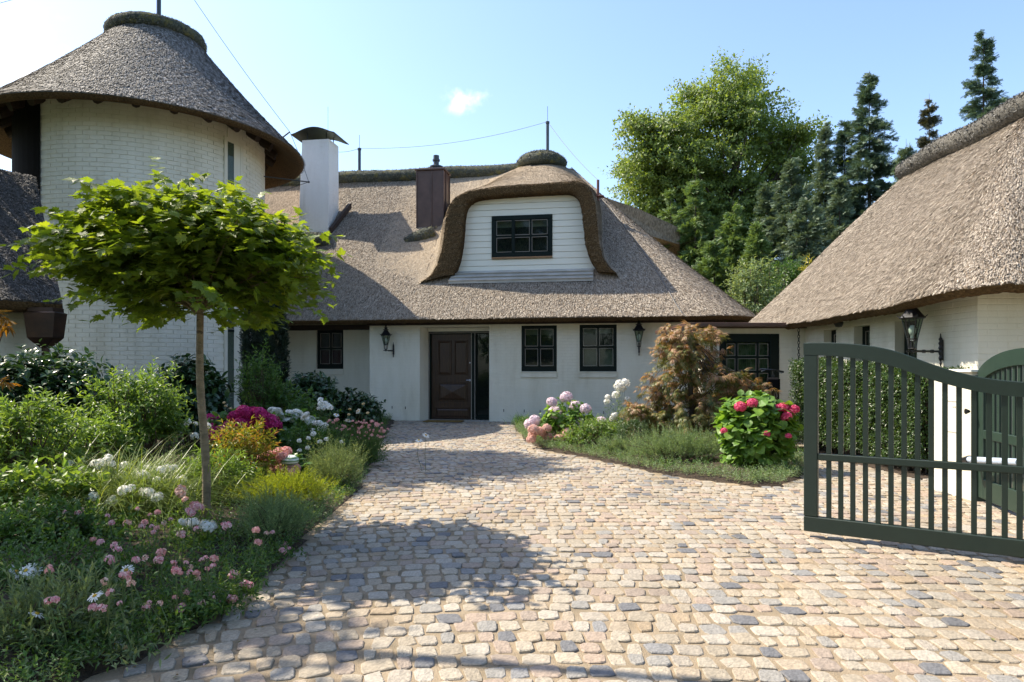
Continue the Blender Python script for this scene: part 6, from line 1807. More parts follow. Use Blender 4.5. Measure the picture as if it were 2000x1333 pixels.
P, D, U, sz = P[ok], D[ok], U[ok], sz[ok]
ordr = np.argsort(P[:, 1])[:300]
mb = leaf_objects(mt, G_['maple'], MAPLE, P, D, U, sz, ordr)
q = mb.obj('crown', G_['maple'], mt); q['kind'] = 'stuff'
NMAPLE = len(P)

# ------------------------------------------------------------------ LEFT BED
def at(u, y): return np.array(((u - 1000) / F * y, y, 0.05))
bush('large dark glossy rhododendron below the rain hopper at far left', 'shrub', 'rhododendron', at(75, 8.6), at(75, 8.6) + (0, 0, .85), (1.15, .85, .88), 560, 9, BIGN, .135, G_['rhodo'], L=.34, ang=1.15, upmix=.7)
bush('yellow-green bushy shrub at the left edge in front of the rhododendron', 'shrub', 'leafy_shrub', at(40, 6.4), at(45, 6.4) + (0, 0, .58), (.62, .5, .62), 330, 9, LEAF, .085, G_['light'], L=.26)
bush('light green bushy shrub left of the maple trunk', 'shrub', 'leafy_shrub', at(272, 8.0), at(272, 8.0) + (0, 0, .72), (.72, .6, .70), 560, 9, LEAF, .085, G_['light'], L=.28, amp=.3)
bush('small light green shrub between the two taller left-hand shrubs', 'shrub', 'leafy_shrub', at(190, 7.3), at(190, 7.3) + (0, 0, .5), (.5, .45, .48), 240, 9, LEAF, .075, G_['light'], L=.24)
bush('big-leaved dark rhododendron against the white tower wall', 'shrub', 'rhododendron', at(375, 10.6), at(372, 10.6) + (0, 0, .8), (.72, .6, .75), 260, 9, BIGN, .17, G_['rhodo'], L=.32, ang=1.2, droop=.3, upmix=.7)
bush('dark rhododendron under the left recessed window', 'shrub', 'rhododendron', at(605, 13.2), at(605, 13.2) + (0, 0, .72), (.68, .6, .70), 300, 9, BIGN, .14, G_['rhodo'], L=.3, ang=1.15, upmix=.7)
bush('low dark rhododendron at the corner by the door lantern', 'shrub', 'rhododendron', at(690, 13.6), at(695, 13.6) + (0, 0, .45), (.62, .5, .52), 240, 9, BIGN, .13, G_['rhodo'], L=.28, ang=1.15, upmix=.7)
bush('tall slim pale green shrub in front of the dark column conifer', 'shrub', 'willow_shrub', at(515, 11.2), at(515, 11.2) + (0, 0, .95), (.42, .4, .85), 200, 10, LEAFN, .10, G_['mid'], L=.42, up=1.0)
bush('dark green shrub behind the magenta hydrangea', 'shrub', 'dark_shrub', at(560, 11.2), at(560, 11.2) + (0, 0, .55), (.8, .5, .52), 260, 9, LEAF, .10, G_['mid'], L=.28)
# column conifer
cb = at(517, 13.6); cyp = thing('column_cypress', 'dark narrow column conifer between tower and recessed window', 'conifer', cb)
n = 1500; zz = rng.uniform(.05, 3.1, n); an_ = rng.uniform(0, 6.28, n); rr2 = .40 * np.minimum(1, (3.25 - zz) / 1.2) ** .6 * rng.uniform(.8, 1.05, n)
P = cb + np.stack([rr2 * np.cos(an_), rr2 * np.sin(an_), zz], 1); A = np.stack([np.cos(an_) * .5, np.sin(an_) * .5, np.full(n, 1.0)], 1)
mb = MB(); sprigs(mb, P - nrm(A) * .12, A, .22, 7, NEEDLE4, .11, .6, 0, .2); mb.obj('foliage', G_['cyp'], cyp)
q = MB(); q.tube([cb, cb + (0, 0, 1.5), cb + (0, 0, 3.0)], [.30, .28, .03], 10); q.obj('inner_twigs', G_['cyp'], cyp)
# orange japanese maple sprays at the very left
jm = thing('orange_maple', 'orange-yellow japanese maple reaching in at the left edge', 'tree', at(-130, 5.4))
P = np.array([px(u, v, 5.3 + rng.normal(0, .15)) for u, v in [(2, 615), (12, 632), (6, 742), (-20, 640), (-40, 700), (-30, 600), (-60, 660), (-50, 740), (-80, 620)]])
mb = MB(); A = np.tile(nrm((1, -.1, -.1)), (len(P), 1)) + rng.normal(0, .3, P.shape); sprigs(mb, P - nrm(A) * .12, A, .16, 5, fingers_t(5, .12, 2.2), .11, 1.0, .2, upmix=.9); mb.obj('foliage', G_['orange'], jm)
mb = MB(); stems(mb, np.tile(at(-130, 5.4), (len(P), 1)), P, .012, .06); mb.obj('branches', M['twigm'], jm)

crop6 = lambda x, y: (360 + x / 4.762, 760 + y / 4.762)
H_ = {k: [head_mesh('flower_head', M[m], n_, fs, fl, sd, lo, 5 if 'phlox' in k else 4, 'phlox' not in k) for sd in (1, 2, 3)] for k, m, n_, fs, fl, lo in
      [('magenta', 'f_magenta', 130, .26, .85, -.5), ('white', 'f_white', 90, .26, .6, -.1), ('pink', 'f_pink', 130, .24, .85, -.5), ('lilac', 'f_lilac', 120, .25, .88, -.6), ('peach', 'f_peach', 120, .25, .85, -.6), ('red', 'f_red', 130, .24, .85, -.5), ('phlox', 'f_white', 20, .42, .9, -.5), ('green', 'f_green', 80, .25, .7, -.3), ('peachphlox', 'f_peach', 20, .42, .9, -.5)]}
def hydrangea(label, y, headpx, kind, rad, ctr, crad, mat, n=150, leaf=.13, flat=1.0, kinds=None, cat='hydrangea'):
    hp_ = np.array([px(*p, y + rng.normal(0, .12)) for p in headpx]); b = np.array((hp_[:, 0].mean(), y + .1, .05))
    r = thing('hydrangea', label, cat, b)
    bush(None, None, None, b, np.asarray(ctr), crad, n, 6, BIG, leaf, mat, L=.2, ang=1.1, root=r, upmix=.75)
    pool = H_[kind] if kinds is None else sum([H_[k] for k in kinds], [])
    heads(r, pool, hp_, rad, b, flat=flat)
    return r
mag = [crop6(*p) for p in [(555, 215), (475, 262), (595, 290), (700, 235), (765, 285), (700, 345), (845, 345), (775, 405), (250, 300), (272, 375), (425, 340), (440, 400), (385, 385), (262, 455), (640, 250), (535, 320), (300, 420), (330, 470), (800, 320), (690, 500)]]
hydrangea('deep magenta hydrangea behind the golden spirea', 9.2, mag, 'magenta', .108, px(485, 850, 9.4), (.56, .38, .40), G_['hyd'], 130)
wh = [crop6(*p) for p in [(825, 200), (890, 245), (980, 215), (1045, 245), (1055, 215), (945, 290), (1005, 280), (1125, 255), (1170, 295), (925, 385), (1225, 320), (860, 215)]]
hydrangea('white flat-headed hydrangea right of the magenta one', 10.0, wh, 'white', .075, px(575, 845, 10.2), (.5, .35, .36), G_['hyd'], 110, flat=.8)
pk = [crop6(*p) for p in [(760, 640), (800, 620), (880, 590), (940, 590), (835, 730), (870, 700), (900, 760), (760, 690), (950, 760), (820, 790), (1020, 740), (910, 640), (720, 660), (985, 790)]]
hydrangea('soft pink hydrangea with the striped glass ball beside it', 7.6, pk, 'pink', .072, px(548, 930, 7.7), (.34, .26, .26), G_['hyd'], 60)
# striped glass garden ball on a stem
bp_ = px(*crop6(985, 665), 7.45); ball = thing('garden_ball', 'green and white striped glass ball among the pink hydrangea heads', 'garden ornament', bp_)
m, nn, ll, bb_ = base_mat('striped_glass', .12, .5)
wv = nn.new('ShaderNodeTexWave'); wv.inputs['Scale'].default_value = 9; wv.inputs['Distortion'].default_value = 3; wv.bands_direction = 'Z'
tcx = nn.new('ShaderNodeTexCoord'); ll.new(tcx.outputs['Object'], wv.inputs['Vector'])
rp = ramp(nn, [(.3, (.16, .26, .13)), (.6, (.55, .62, .50)), (.9, (.72, .74, .68))]); ll.new(wv.outputs['Fac'], rp.inputs['Fac']); ll.new(rp.outputs['Color'], bb_.inputs['Base Color'])
a_ = np.linspace(-np.pi / 2, np.pi / 2, 13); q = MB(); q.lathe(np.stack([.095 * np.cos(a_) + 1e-4, .062 * np.sin(a_)], 1), (0, 0, 0), 20); q.obj('ball', m, ball, smooth=True, local=True)
q = MB(); q.tube([(0, 0, -.06), (0, 0, -bp_[2] + .05)], .008, 6); q.obj('stake', M['iron'], ball, local=True)
# golden spirea
sb = at(478, 7.35); sp = thing('golden_spirea', 'golden yellow spirea with orange tips behind the pink hydrangea', 'shrub', sb)
bush(None, None, None, sb, sb + (0, 0, .42), (.36, .3, .40), 170, 9, LEAFN, .085, M['spirea'], L=.24, up=.8, root=sp)
# flowering clumps ------------------------------------------------
def bedpoint(u, v, zs=(.34, .28, .22, .17, .12, .08)):
    """where a low bloom seen at a pixel stands: as high as the bed below it allows"""
    for z in zs:
        y = F * (EYE - z - rng.uniform(0, .03)) / (v - HOR); p = px(u, v, y)
        if inside(left_bed, np.array([p[0]]), np.array([p[1]]))[0]: return p
    return p
def clump(label, cat, name, y, pts, meshes, rad, stem_mat='mid', leaf=.07, t=LEAFN, nleaf=9, flat=1.0, leafy=True, extra=8, spread=.10, partname='flower_head', low=False):
    hp_ = np.array([bedpoint(*p) if low else px(*p, y + rng.normal(0, .08)) for p in pts])
    if low: y = hp_[:, 1].mean()
    b = np.array((hp_[:, 0].mean(), y + .05, .05))
    r = thing(name, label, cat, b)
    kx = .9 if low else .5
    b0 = np.stack([b[0] + (hp_[:, 0] - b[0]) * kx + rng.normal(0, .03, len(hp_)), b[1] + (hp_[:, 1] - b[1]) * kx + rng.normal(0, .03, len(hp_)), np.full(len(hp_), .05)], 1)
    mb = MB(); stems(mb, b0, hp_, .0045, .02); mb.obj('stems', M['stem'], r, kind='stuff')
    if leafy:
        e0 = np.repeat(b0, extra, 0) + rng.normal(0, spread, (len(b0) * extra, 3)) * (1, 1, 0); e1 = np.repeat(hp_, extra, 0) + rng.normal(0, spread, (len(b0) * extra, 3)); e1[:, 2] = np.maximum(.07 if low else .15, e1[:, 2] * rng.uniform(.4, .82 if low else .92, len(e1)))
        mb = MB(); sprigs(mb, e0, e1 - e0, np.linalg.norm(e1 - e0, axis=1), nleaf, t, leaf, 1.1, .05, upmix=.3); mb.obj('foliage', G_[stem_mat], r)
    off = wloc(r)
    for k, p in enumerate(hp_):
        s = rad * rng.uniform(.62, 1.25); inst(partname, meshes[k % len(meshes)], r, p - off, (rng.normal(0, .3), rng.normal(0, .3), rng.uniform(0, 6)), (s, s, s * flat))
    return r
crop1 = lambda x, y: (x / 2.5, 800 + y / 2.5)
clump('tall white phlox at the right end of the left bed', 'phlox', 'white_phlox', 10.4, [crop6(*p) for p in [(1265, 105), (1270, 140), (1315, 135), (1355, 175), (1290, 175), (1330, 155), (1250, 185)]], H_['phlox'], .055)
clump('low white phlox beside the dark stems right of the white hydrangea', 'phlox', 'white_phlox', 9.8, [crop6(*p) for p in [(1310, 340), (1265, 385), (1200, 390), (1300, 365), (1230, 320), (1255, 325)]], H_['phlox'], .05)
clump('white phlox clump left of the maple trunk, nearest the fountain grass', 'phlox', 'white_phlox', 6.0, [crop1(*p) for p in [(520, 250), (545, 268), (490, 262), (690, 315), (705, 325), (785, 295), (850, 285), (460, 265), (530, 235), (765, 345)]], H_['phlox'], .044, 'light')
clump('white phlox in the middle of the bed below the fountain grass', 'phlox', 'white_phlox', 5.5, [crop1(*p) for p in [(620, 392), (605, 400), (640, 385), (705, 405), (725, 412), (455, 425), (550, 445), (530, 455), (455, 470), (770, 432)]], H_['phlox'], .042, 'light')
clump('white phlox behind the maple trunk by the light shrub', 'phlox', 'white_phlox', 8.2, [crop1(*p) for p in [(860, 75), (850, 100), (875, 115), (915, 65), (955, 70), (950, 130), (1010, 80)]], H_['phlox'], .044, 'light')
clump('white phlox among the pink roses', 'phlox', 'white_phlox', 5.0, [crop1(*p) for p in [(890, 552), (920, 548), (940, 556), (1000, 568), (1015, 580), (1030, 568)]], H_['phlox'], .038, 'light')
clump('peach phlox left of the maple trunk base', 'phlox', 'peach_phlox', 5.4, [crop1(*p) for p in [(880, 410), (895, 425), (905, 440), (885, 395)]], H_['peachphlox'], .04, 'light')
PET, DISC = None, None
PET, DISC = daisy_meshes()
def daisies(label, y, pts, rad, leafy=True, mat='grey', seedpts=(), tilt=.5, t=LEAFN, leaf=.06):
    hp_ = np.array([px(*p, y + rng.normal(0, .05)) for p in pts]); b = np.array((hp_[:, 0].mean(), y + .05, .05)); r = thing('daisy_plant', label, 'daisy', b); off = wloc(r)
    allp = np.concatenate([hp_, np.array([px(*p, y) for p in seedpts]).reshape(-1, 3)])
    b0 = np.stack([b[0] + (allp[:, 0] - b[0]) * .6, np.full(len(allp), y + .12), np.full(len(allp), .05)], 1)
    mb = MB(); stems(mb, b0, allp, .0032, .03); mb.obj('stems', M['stem'], r, kind='stuff')
    for p in hp_:
        s = rad * rng.uniform(.85, 1.15); ro_ = (rng.normal(0, tilt) + .35, rng.normal(0, tilt), rng.uniform(0, 6)); o = inst('flower_head', PET, r, p - off, ro_, s); inst('disc', DISC, o, (0, 0, 0.02))
    for p in allp[len(hp_):]:
        inst('seed_head', SEED, r, p - off, (rng.normal(0, .3), rng.normal(0, .3), 0), rad * .52)
    if leafy:
        e0 = np.repeat(b0, 9, 0) + rng.normal(0, .10, (len(b0) * 9, 3)) * (1, 1, 0); e1 = np.repeat(allp, 9, 0) + rng.normal(0, .12, (len(b0) * 9, 3)); e1[:, 2] = np.maximum(.10, e1[:, 2] * rng.uniform(.3, .85, len(e1)))
        mb = MB(); sprigs(mb, e0, e1 - e0, np.linalg.norm(e1 - e0, axis=1), 10, t, leaf, .9, .05, upmix=.3); mb.obj('foliage', G_[mat], r)
    return r
sd_ = MB(); sd_.lathe([(.05, -.6), (.75, -.35), (1.0, .05), (.8, .5), (.35, .75), (0, .8)], (0, 0, 0), 12); SEED = sd_.mesh('seed_head', M['f_tan'])
crop7 = lambda x, y: (x / 4, 1000 + y / 4)
daisies('white daisies with spent seed heads low in the near left corner', 3.15, [crop7(*p) for p in [(290, 795), (740, 655), (905, 1035)]], .036, seedpts=[crop7(*p) for p in [(785, 1090), (815, 1175), (632, 1262), (985, 1068)]])
daisies('large white daisies half hidden at the left edge', 3.7, [crop7(*p) for p in [(130, 470), (200, 458), (245, 462), (985, 455)]], .044, mat='mid')
daisies('daisies on long stalks near the low phlox', 9.3, [crop6(*p) for p in [(1415, 240), (1525, 290), (1615, 205), (760, 345), (970, 490), (515, 392), (1090, 690)]], .045, leafy=False, seedpts=[crop6(*p) for p in [(370, 130), (385, 160), (430, 185), (1665, 140), (1540, 190), (1530, 240), (1705, 225), (865, 515), (790, 540), (1120, 550), (1140, 522), (1180, 570)]])
daisies('lone daisies leaning over the setts near the door', 8.7, [(818, 860), (832, 850)], .05, leafy=False, tilt=.2)
# gaura haze at the far end of the bed
gp_ = [crop6(rng.uniform(1560, 1900), rng.uniform(290, 470)) for _ in range(46)] + [crop6(rng.uniform(1330, 1560), rng.uniform(280, 400)) for _ in range(14)]
fl_ = [head_mesh('flower', M['f_pink'], 9, .8, .6, s_, .1) for s_ in (1, 2)]
clump('airy pink gaura spilling over the setts near the door', 'gaura', 'pink_gaura', 9.6, gp_, fl_, .022, 'mid', .05, nleaf=8, extra=6, partname='flower')
# roses
RO = [head_mesh('rose', M[m_], n_, .66, .8, s_, -.3, 4, False) for s_, n_, m_ in ((1, 7, 'f_rose'), (2, 11, 'f_rose'), (3, 14, 'f_pink'), (4, 6, 'f_peach'), (5, 9, 'f_rose'))]
rp_ = [crop1(*p) for p in [(740, 570), (750, 600), (765, 580), (620, 555), (560, 665), (575, 685), (535, 730), (545, 745), (490, 650), (455, 635), (785, 700), (800, 690), (775, 735), (850, 750), (860, 785), (880, 800), (930, 770), (925, 795), (985, 735), (1040, 765), (1045, 730), (880, 975), (890, 960), (855, 920), (1030, 905), (1040, 920), (1060, 940), (1120, 925), (1140, 930), (980, 950), (715, 965), (1155, 805), (1200, 850), (1220, 860), (600, 810), (630, 800), (640, 850), (400, 490), (380, 505), (315, 500), (525, 520), (1250, 590), (1300, 605), (1330, 600), (1390, 660), (1410, 680), (1380, 690), (1260, 650), (240, 935), (270, 930)]]
def rosebush(label, y, pts, rad, mat='mid', extra=8):
    return clump(label, 'rose', 'rose_bush', y, pts, RO, rad, mat, .036, LEAF, 9, extra=extra, spread=.09, partname='rose', low=True)
rosebush('pink rose bush at the bed edge nearest the camera', 3.95, [p for p in rp_ if p[1] > 1150], .021)
rosebush('pink rose bush in the middle of the bed front', 4.5, [p for p in rp_ if 1075 < p[1] <= 1150], .021)
rosebush('pink rose bush left of the grey-green lavender', 5.1, [p for p in rp_ if p[1] <= 1075], .021)
rosebush('pale pink rose clump in front of the maple trunk base', 5.35, [crop1(*p) for p in [(920, 495), (935, 505), (950, 470), (980, 480), (965, 475), (1095, 565), (1110, 570)]], .03, 'light')
more = lambda n, ub, vb: [(rng.uniform(*ub), rng.uniform(*vb)) for _ in range(n)]
rosebush('pink roses scattered low through the bed left of the maple', 5.3, more(12, (210, 400), (985, 1050)), .018, 'light', 4)
rosebush('small pink roses above the cobbled edge', 4.25, more(14, (250, 470), (1085, 1180)), .018, 'light', 4)
rosebush('faded pink roses in the shaded left of the bed', 4.4, more(8, (60, 260), (1080, 1200)), .018, 'mid', 4)
clump('scattered white phlox in the light-filled middle bed', 'phlox', 'white_phlox', 6.4, more(14, (120, 400), (905, 990)), H_['phlox'], .038, 'light', extra=5)
clump('white phlox flecks near the silver artemisia', 'phlox', 'white_phlox', 8.6, more(10, (560, 680), (840, 890)), H_['phlox'], .035, 'light', extra=4)
# grasses and mounds
def grass_clump(label, name, cat, u, y, n, L, w, bend, mat, spread, lean=.9, zoff=.05):
    b = at(u, y); r = thing(name, label, cat, b)
    P = b + np.stack([rng.normal(0, spread[0], n), rng.normal(0, spread[1], n), np.zeros(n)], 1)
    d = np.stack([rng.normal(0, lean * .5, n), rng.normal(0, lean * .5, n), np.ones(n)], 1)
    mb = MB(); blades(mb, P, d, L * rng.uniform(.55, 1.15, n), w, bend * rng.uniform(.4, 1.3, n), 5); q = mb.obj('blades', mat, r); q['kind'] = 'stuff'
    return r
grass_clump('arching fountain grass in the left bed', 'fountain_grass', 'ornamental grass', 255, 6.1, 2600, .95, .0038, .9, G_['grass'], (.26, .18))
grass_clump('smaller fountain grass tuft toward the left edge', 'fountain_grass', 'ornamental grass', 150, 5.6, 1300, .75, .0035, .9, G_['grass'], (.2, .15))
grass_clump('small dark grass tuft against the white wall', 'grass_tuft', 'ornamental grass', 1022, 16.3, 260, .45, .006, .7, G_['mid'], (.12, .08))
def feathery(label, name, cat, ctr, rad, n, mat, L, leaf, t, m=14, up=1.2, ang=.5, lo=-.1):
    b = np.array((ctr[0], ctr[1], .05)); r = thing(name, label, cat, b)
    bush(None, None, None, b, ctr, rad, n, m, t, leaf, mat, L=L, up=up, ang=ang, root=r, lo=lo, depth=(.3, 1.0))
    return r
feathery('feathery grey-green artemisia at the cobbled edge', 'artemisia', 'perennial', at(655, 7.7) + (0, 0, .16), (.36, .50, .34), 560, G_['grey'], .34, .045, leaf_t(.14), 14)
feathery('grey-green lavender at the bed edge below the yellow mound', 'lavender', 'perennial', at(540, 5.25) + (0, 0, .14), (.36, .42, .24), 560, G_['santo'], .24, .035, leaf_t(.16), 14)
feathery('bright yellow-green heath mound in front of the artemisia', 'heath_mound', 'perennial', at(560, 6.4) + (0, 0, .14), (.48, .38, .26), 900, G_['lime'], .20, .035, leaf_t(.18), 14, up=.6)
feathery('grey-leaved perennial carpeting the near left corner', 'silver_perennial', 'perennial', at(80, 3.25) + (0, 0, .10), (.42, .34, .24), 260, G_['grey'], .26, .055, LEAFN, 11)
bush('low green perennials left of the pink roses', 'perennial', 'leafy_perennial', at(90, 4.9), at(90, 4.9) + (0, 0, .16), (.6, .5, .24), 300, 8, LEAF, .075, G_['mid'], L=.2)
bush('bright broad-leaved perennials at the left edge', 'perennial', 'leafy_perennial', at(70, 5.5), at(70, 5.5) + (0, 0, .28), (.55, .3, .30), 200, 7, LEAFW, .09, G_['light'], L=.24, up=1.2)
bush('tangled green perennials at the left edge behind the silver leaves', 'perennial', 'leafy_perennial', at(110, 4.0), at(110, 4.0) + (0, 0, .14), (.6, .4, .22), 320, 8, LEAF, .045, G_['mid'], L=.2)
bush('leafy perennials behind the pale pink rose clump', 'perennial', 'leafy_perennial', at(430, 6.6), at(430, 6.6) + (0, 0, .25), (.45, .35, .34), 240, 8, LEAFN, .085, G_['light'], L=.24)
bush('green perennials below the white hydrangea', 'perennial', 'leafy_perennial', at(610, 9.3), at(610, 9.3) + (0, 0, .25), (.55, .45, .36), 260, 9, LEAFN, .08, G_['mid'], L=.28, up=1.0)
bush('green perennials along the setts near the door', 'perennial', 'leafy_perennial', at(680, 10.2), at(680, 10.2) + (0, 0, .22), (.5, .55, .32), 260, 9, LEAFN, .08, G_['mid'], L=.28, up=1.0)
# low ground cover over the rest of the bed
def cover(name, poly, n, mat, size, t, zmax=.22):
    poly = np.array(poly); lo, hi = poly.min(0), poly.max(0)
    lo = np.maximum(lo, (-9, 2.4)); 
    X = rng.uniform(lo[0], hi[0], n * 4); Y = rng.uniform(lo[1], hi[1], n * 4)
    ok = inside(poly, X, Y) & (np.abs(X) < Y * .8 + .3); X, Y = X[ok][:n], Y[ok][:n]
    P = np.stack([X, Y, rng.uniform(.06, .10, len(X))], 1); A = np.stack([rng.normal(0, .5, len(X)), rng.normal(0, .5, len(X)), np.ones(len(X))], 1)
    mb = MB(); sprigs(mb, P, A, zmax * rng.uniform(.3, 1.2, len(X)), 7, t, size, 1.0, .1); o = mb.obj(name, mat); o['kind'] = 'stuff'; return o
def edging(name, line, n, mat, size, t, L, inset, sgn, kindlab):
    ln_ = resample(np.array(line, float), 200); tg = nrm(np.gradient(ln_, axis=0)); nn_ = np.stack([tg[:, 1], -tg[:, 0]], 1) * sgn
    i = rng.integers(0, 200, n); P = np.zeros((n, 3)); P[:, :2] = ln_[i] + nn_[i] * rng.uniform(.015, inset, (n, 1)) + rng.normal(0, .02, (n, 2)); P[:, 2] = .03
    A = np.stack([-nn_[i, 0] * .05 + rng.normal(0, .35, n), -nn_[i, 1] * .05 + rng.normal(0, .35, n), np.ones(n)], 1)
    mb = MB(); sprigs(mb, P, A, L * rng.uniform(.4, 1.3, n), 8, t, size, 1.0, .15); o = mb.obj(name, mat); o['kind'] = 'stuff'
edging('edge_cover', left_edge, 1500, G_['santo'], .030, LEAFN, .13, .50, 1, '')
edging('edge_cover', left_edge, 1500, G_['mid'], .034, LEAF, .11, .55, 1, '')
edging('edge_cover', left_edge[5:], 160, G_['light'], .034, LEAF, .12, .30, 1, '')
edging('edge_cover', right_edge, 2200, G_['santo'], .034, LEAFN, .17, .42, -1, '')
edging('edge_cover', right_edge, 300, G_['santo'], .034, LEAFN, .14, .3, -1, '')
inner = np.array(left_bed); ctr_ = np.array((-4.0, 8.0))
cover('ground_cover', inner + (-.08, 0.03), 8000, G_['mid'], .042, LEAF, .15)
cover('ground_cover', inner + (-.10, 0.03), 4200, G_['light'], .042, LEAFN, .19)
cover('ground_cover', np.array(right_bed) + (.0, .06), 3600, G_['mid'], .036, LEAF, .15)
# ------------------------------------------------------------------ RIGHT BED
crop5 = lambda x, y: (980 + x / 3.3333, 580 + y / 3.3333)
y = 13.4
lil = [crop5(*p) for p in [(327, 688), (420, 655), (480, 718), (545, 730), (345, 755), (392, 835), (493, 822), (215, 805), (185, 830), (650, 815)]]
pe = [crop5(*p) for p in [(208, 868), (295, 855), (430, 888), (200, 900), (300, 915), (375, 925), (595, 872), (500, 930), (190, 930), (520, 860), (250, 880)]]
hr = hydrangea('pale lilac and peach hydrangea at the corner of the right bed', y - 1.2, lil, 'lilac', .118, np.array((px(1100, 800, y)[0] - .05, y - 1.1, .42)), (.62, .4, .42), G_['hyd2'], 130, .11)
pool = H_['peach']; P = np.array([px(*p, 11.9 + rng.normal(0, .1)) for p in pe]); heads(hr, pool, P, .095, np.array((px(1075, 800, 12)[0], 12.1, .05)))
clump('tall white phlox between the hydrangea and the red maple', 'phlox', 'white_phlox', 12.6, [crop5(*p) for p in [(765, 560), (775, 580), (805, 560), (790, 600), (755, 590), (745, 640), (690, 655), (685, 685), (820, 665), (735, 775), (725, 800), (640, 815), (655, 820)]], H_['phlox'], .07, 'light', .09, extra=5)
bush('small-leaved rose shrub in front of the lilac hydrangea', 'shrub', 'rose_shrub', at(1165, 11.3), at(1165, 11.3) + (0, 0, .24), (.62, .4, .34), 330, 9, LEAF, .06, G_['light'], L=.22)
bush('round clipped box ball beside the red maple', 'shrub', 'box_ball', at(1237, 10.8), at(1237, 10.8) + (0, 0, .25), (.29, .29, .29), 520, 8, LEAF, .032, G_['box'], L=.10, amp=.06, depth=(.75, 1.0))
feathery('silvery green santolina carpet along the setts', 'santolina', 'perennial', at(1335, 9.7) + (0, 0, .16), (.98, .46, .36), 1700, G_['santo'], .22, .034, leaf_t(.2), 13, up=.9)
feathery('low silvery tuft below the box ball', 'santolina', 'perennial', at(1205, 10.5) + (0, 0, .10), (.40, .28, .22), 380, G_['santo'], .18, .034, leaf_t(.2), 12, up=.9)
# laceleaf maple
ly = 11.6; lb = at(1350, ly); lm = thing('laceleaf_maple', 'feathery red-green japanese maple in layered tiers against the white wall', 'tree', lb)
q = MB(); tr = [lb, px(1352, 800, ly), px(1347, 740, ly), px(1350, 700, ly), px(1345, 660, ly)]
q.tube(smooth_line(np.array(tr), 1), np.linspace(.055, .018, len(smooth_line(np.array(tr), 1))), 8); q.obj('trunk', M['bark'], lm)
tiers = [(1342, 650, 58, 20), (1318, 690, 48, 26), (1375, 700, 50, 30), (1325, 735, 60, 28), (1400, 770, 80, 26), (1300, 770, 48, 30), (1270, 815, 55, 30), (1350, 800, 100, 34), (1440, 792, 80, 22), (1475, 768, 48, 14), (1445, 755, 62, 17), (1420, 815, 70, 24), (1410, 735, 50, 18), (1240, 800, 30, 14), (1310, 850, 80, 34), (1400, 840, 60, 34), (1385, 655, 36, 16), (1318, 668, 34, 16)]
mb = MB(); mg = MB(); bb2 = MB(); fp = []
for u, v, a, b in tiers:
    c = px(u, v, ly + rng.uniform(-.45, .25)); ra, rb2 = a / F * ly, b / F * ly
    ra, rb2 = ra * 1.1, rb2 * 1.12; n = int(20 + 112 * ra * rb2 * 2.6); d = nrm(rng.normal(0, 1, (n, 3))); P = c + d * rng.uniform(.3, 1, (n, 1)) * (ra, ra * .8, rb2)
    A = nrm(d * (1, 1, .2) + np.array((0, 0, -.12)) + rng.normal(0, .3, P.shape))
    top_ = (P[:, 2] - c[2]) / rb2 + .5 * (P[:, 2] - 1.2) + rng.normal(0, .45, n) > .12
    for msh, sel in ((mb, top_), (mg, ~top_)):
        sprigs(msh, P[sel] - A[sel] * .08, A[sel], .17, 5, LACE, .145, .8, .32, .25, upmix=.85)
    fp.append(P[:4])
mb.obj('foliage', M['lace'], lm)
mg.obj('foliage', M['lace_green'], lm)
fp = np.concatenate(fp)
for p in fp:
    k = np.array(tr)[rng.integers(1, 5)]; s = np.linspace(0, 1, 6)[:, None]; c = (k + p) / 2 + np.array((0, 0, .10)); bb2.tube(k * (1 - s) ** 2 + 2 * c * s * (1 - s) + p * s * s, np.linspace(.009, .003, 6), 4, cap=False)
bb2.obj('branches', M['bark'], lm)
# red-pink hydrangea with big leaves
ry = 9.2; rc = at(1478, ry); rh = thing('hydrangea', 'large-leaved hydrangea with red-pink flower heads beside the gate', 'hydrangea', rc)
coll = []
P, A, d = shell(rc + (0, 0, .47), (.56, .5, .56), 330, -.75, (.72, 1.0), amp=.12)
A = nrm(A + (0, 0, .3) + rng.normal(0, .2, A.shape)); P = P - A * .12; ok = P[:, 2] > .05; P, A = P[ok], A[ok]
sprigs(None, P, A, .13, 4, BIG, .155, 1.15, .2, .2, collect=coll, upmix=.7)
Pl, D, U, sz = [np.concatenate([c[i] for c in coll]) for i in range(4)]
ordr = np.argsort(Pl[:, 1])[:300]
mb = leaf_objects(rh, G_['hyd2'], BIG, Pl, D, U, sz, ordr); q = mb.obj('foliage', G_['hyd2'], rh); q['kind'] = 'stuff'
mb = MB(); stems(mb, np.tile(rc, (len(P), 1)) + rng.normal(0, .08, P.shape) * (1, 1, 0), P, .005, .03); mb.obj('stems', M['stem'], rh)
hh = [(p, .075) for p in [(1446, 795), (1470, 788), (1518, 800), (1530, 797), (1543, 805), (1536, 815), (1550, 800)]] + [(p, .045) for p in [(1414, 842), (1498, 848), (1540, 852)]]
hp_ = [px(*p, ry - .25 + rng.normal(0, .06) if r_ > .05 else ry - .5) for p, r_ in hh]
for (p, r_), w_ in zip(hh, hp_):
    s = r_ * rng.uniform(.9, 1.1); inst('flower_head', H_['red'][rng.integers(3)], rh, w_ - wloc(rh), (rng.normal(.2, .3), rng.normal(0, .3), rng.uniform(0, 6)), s)
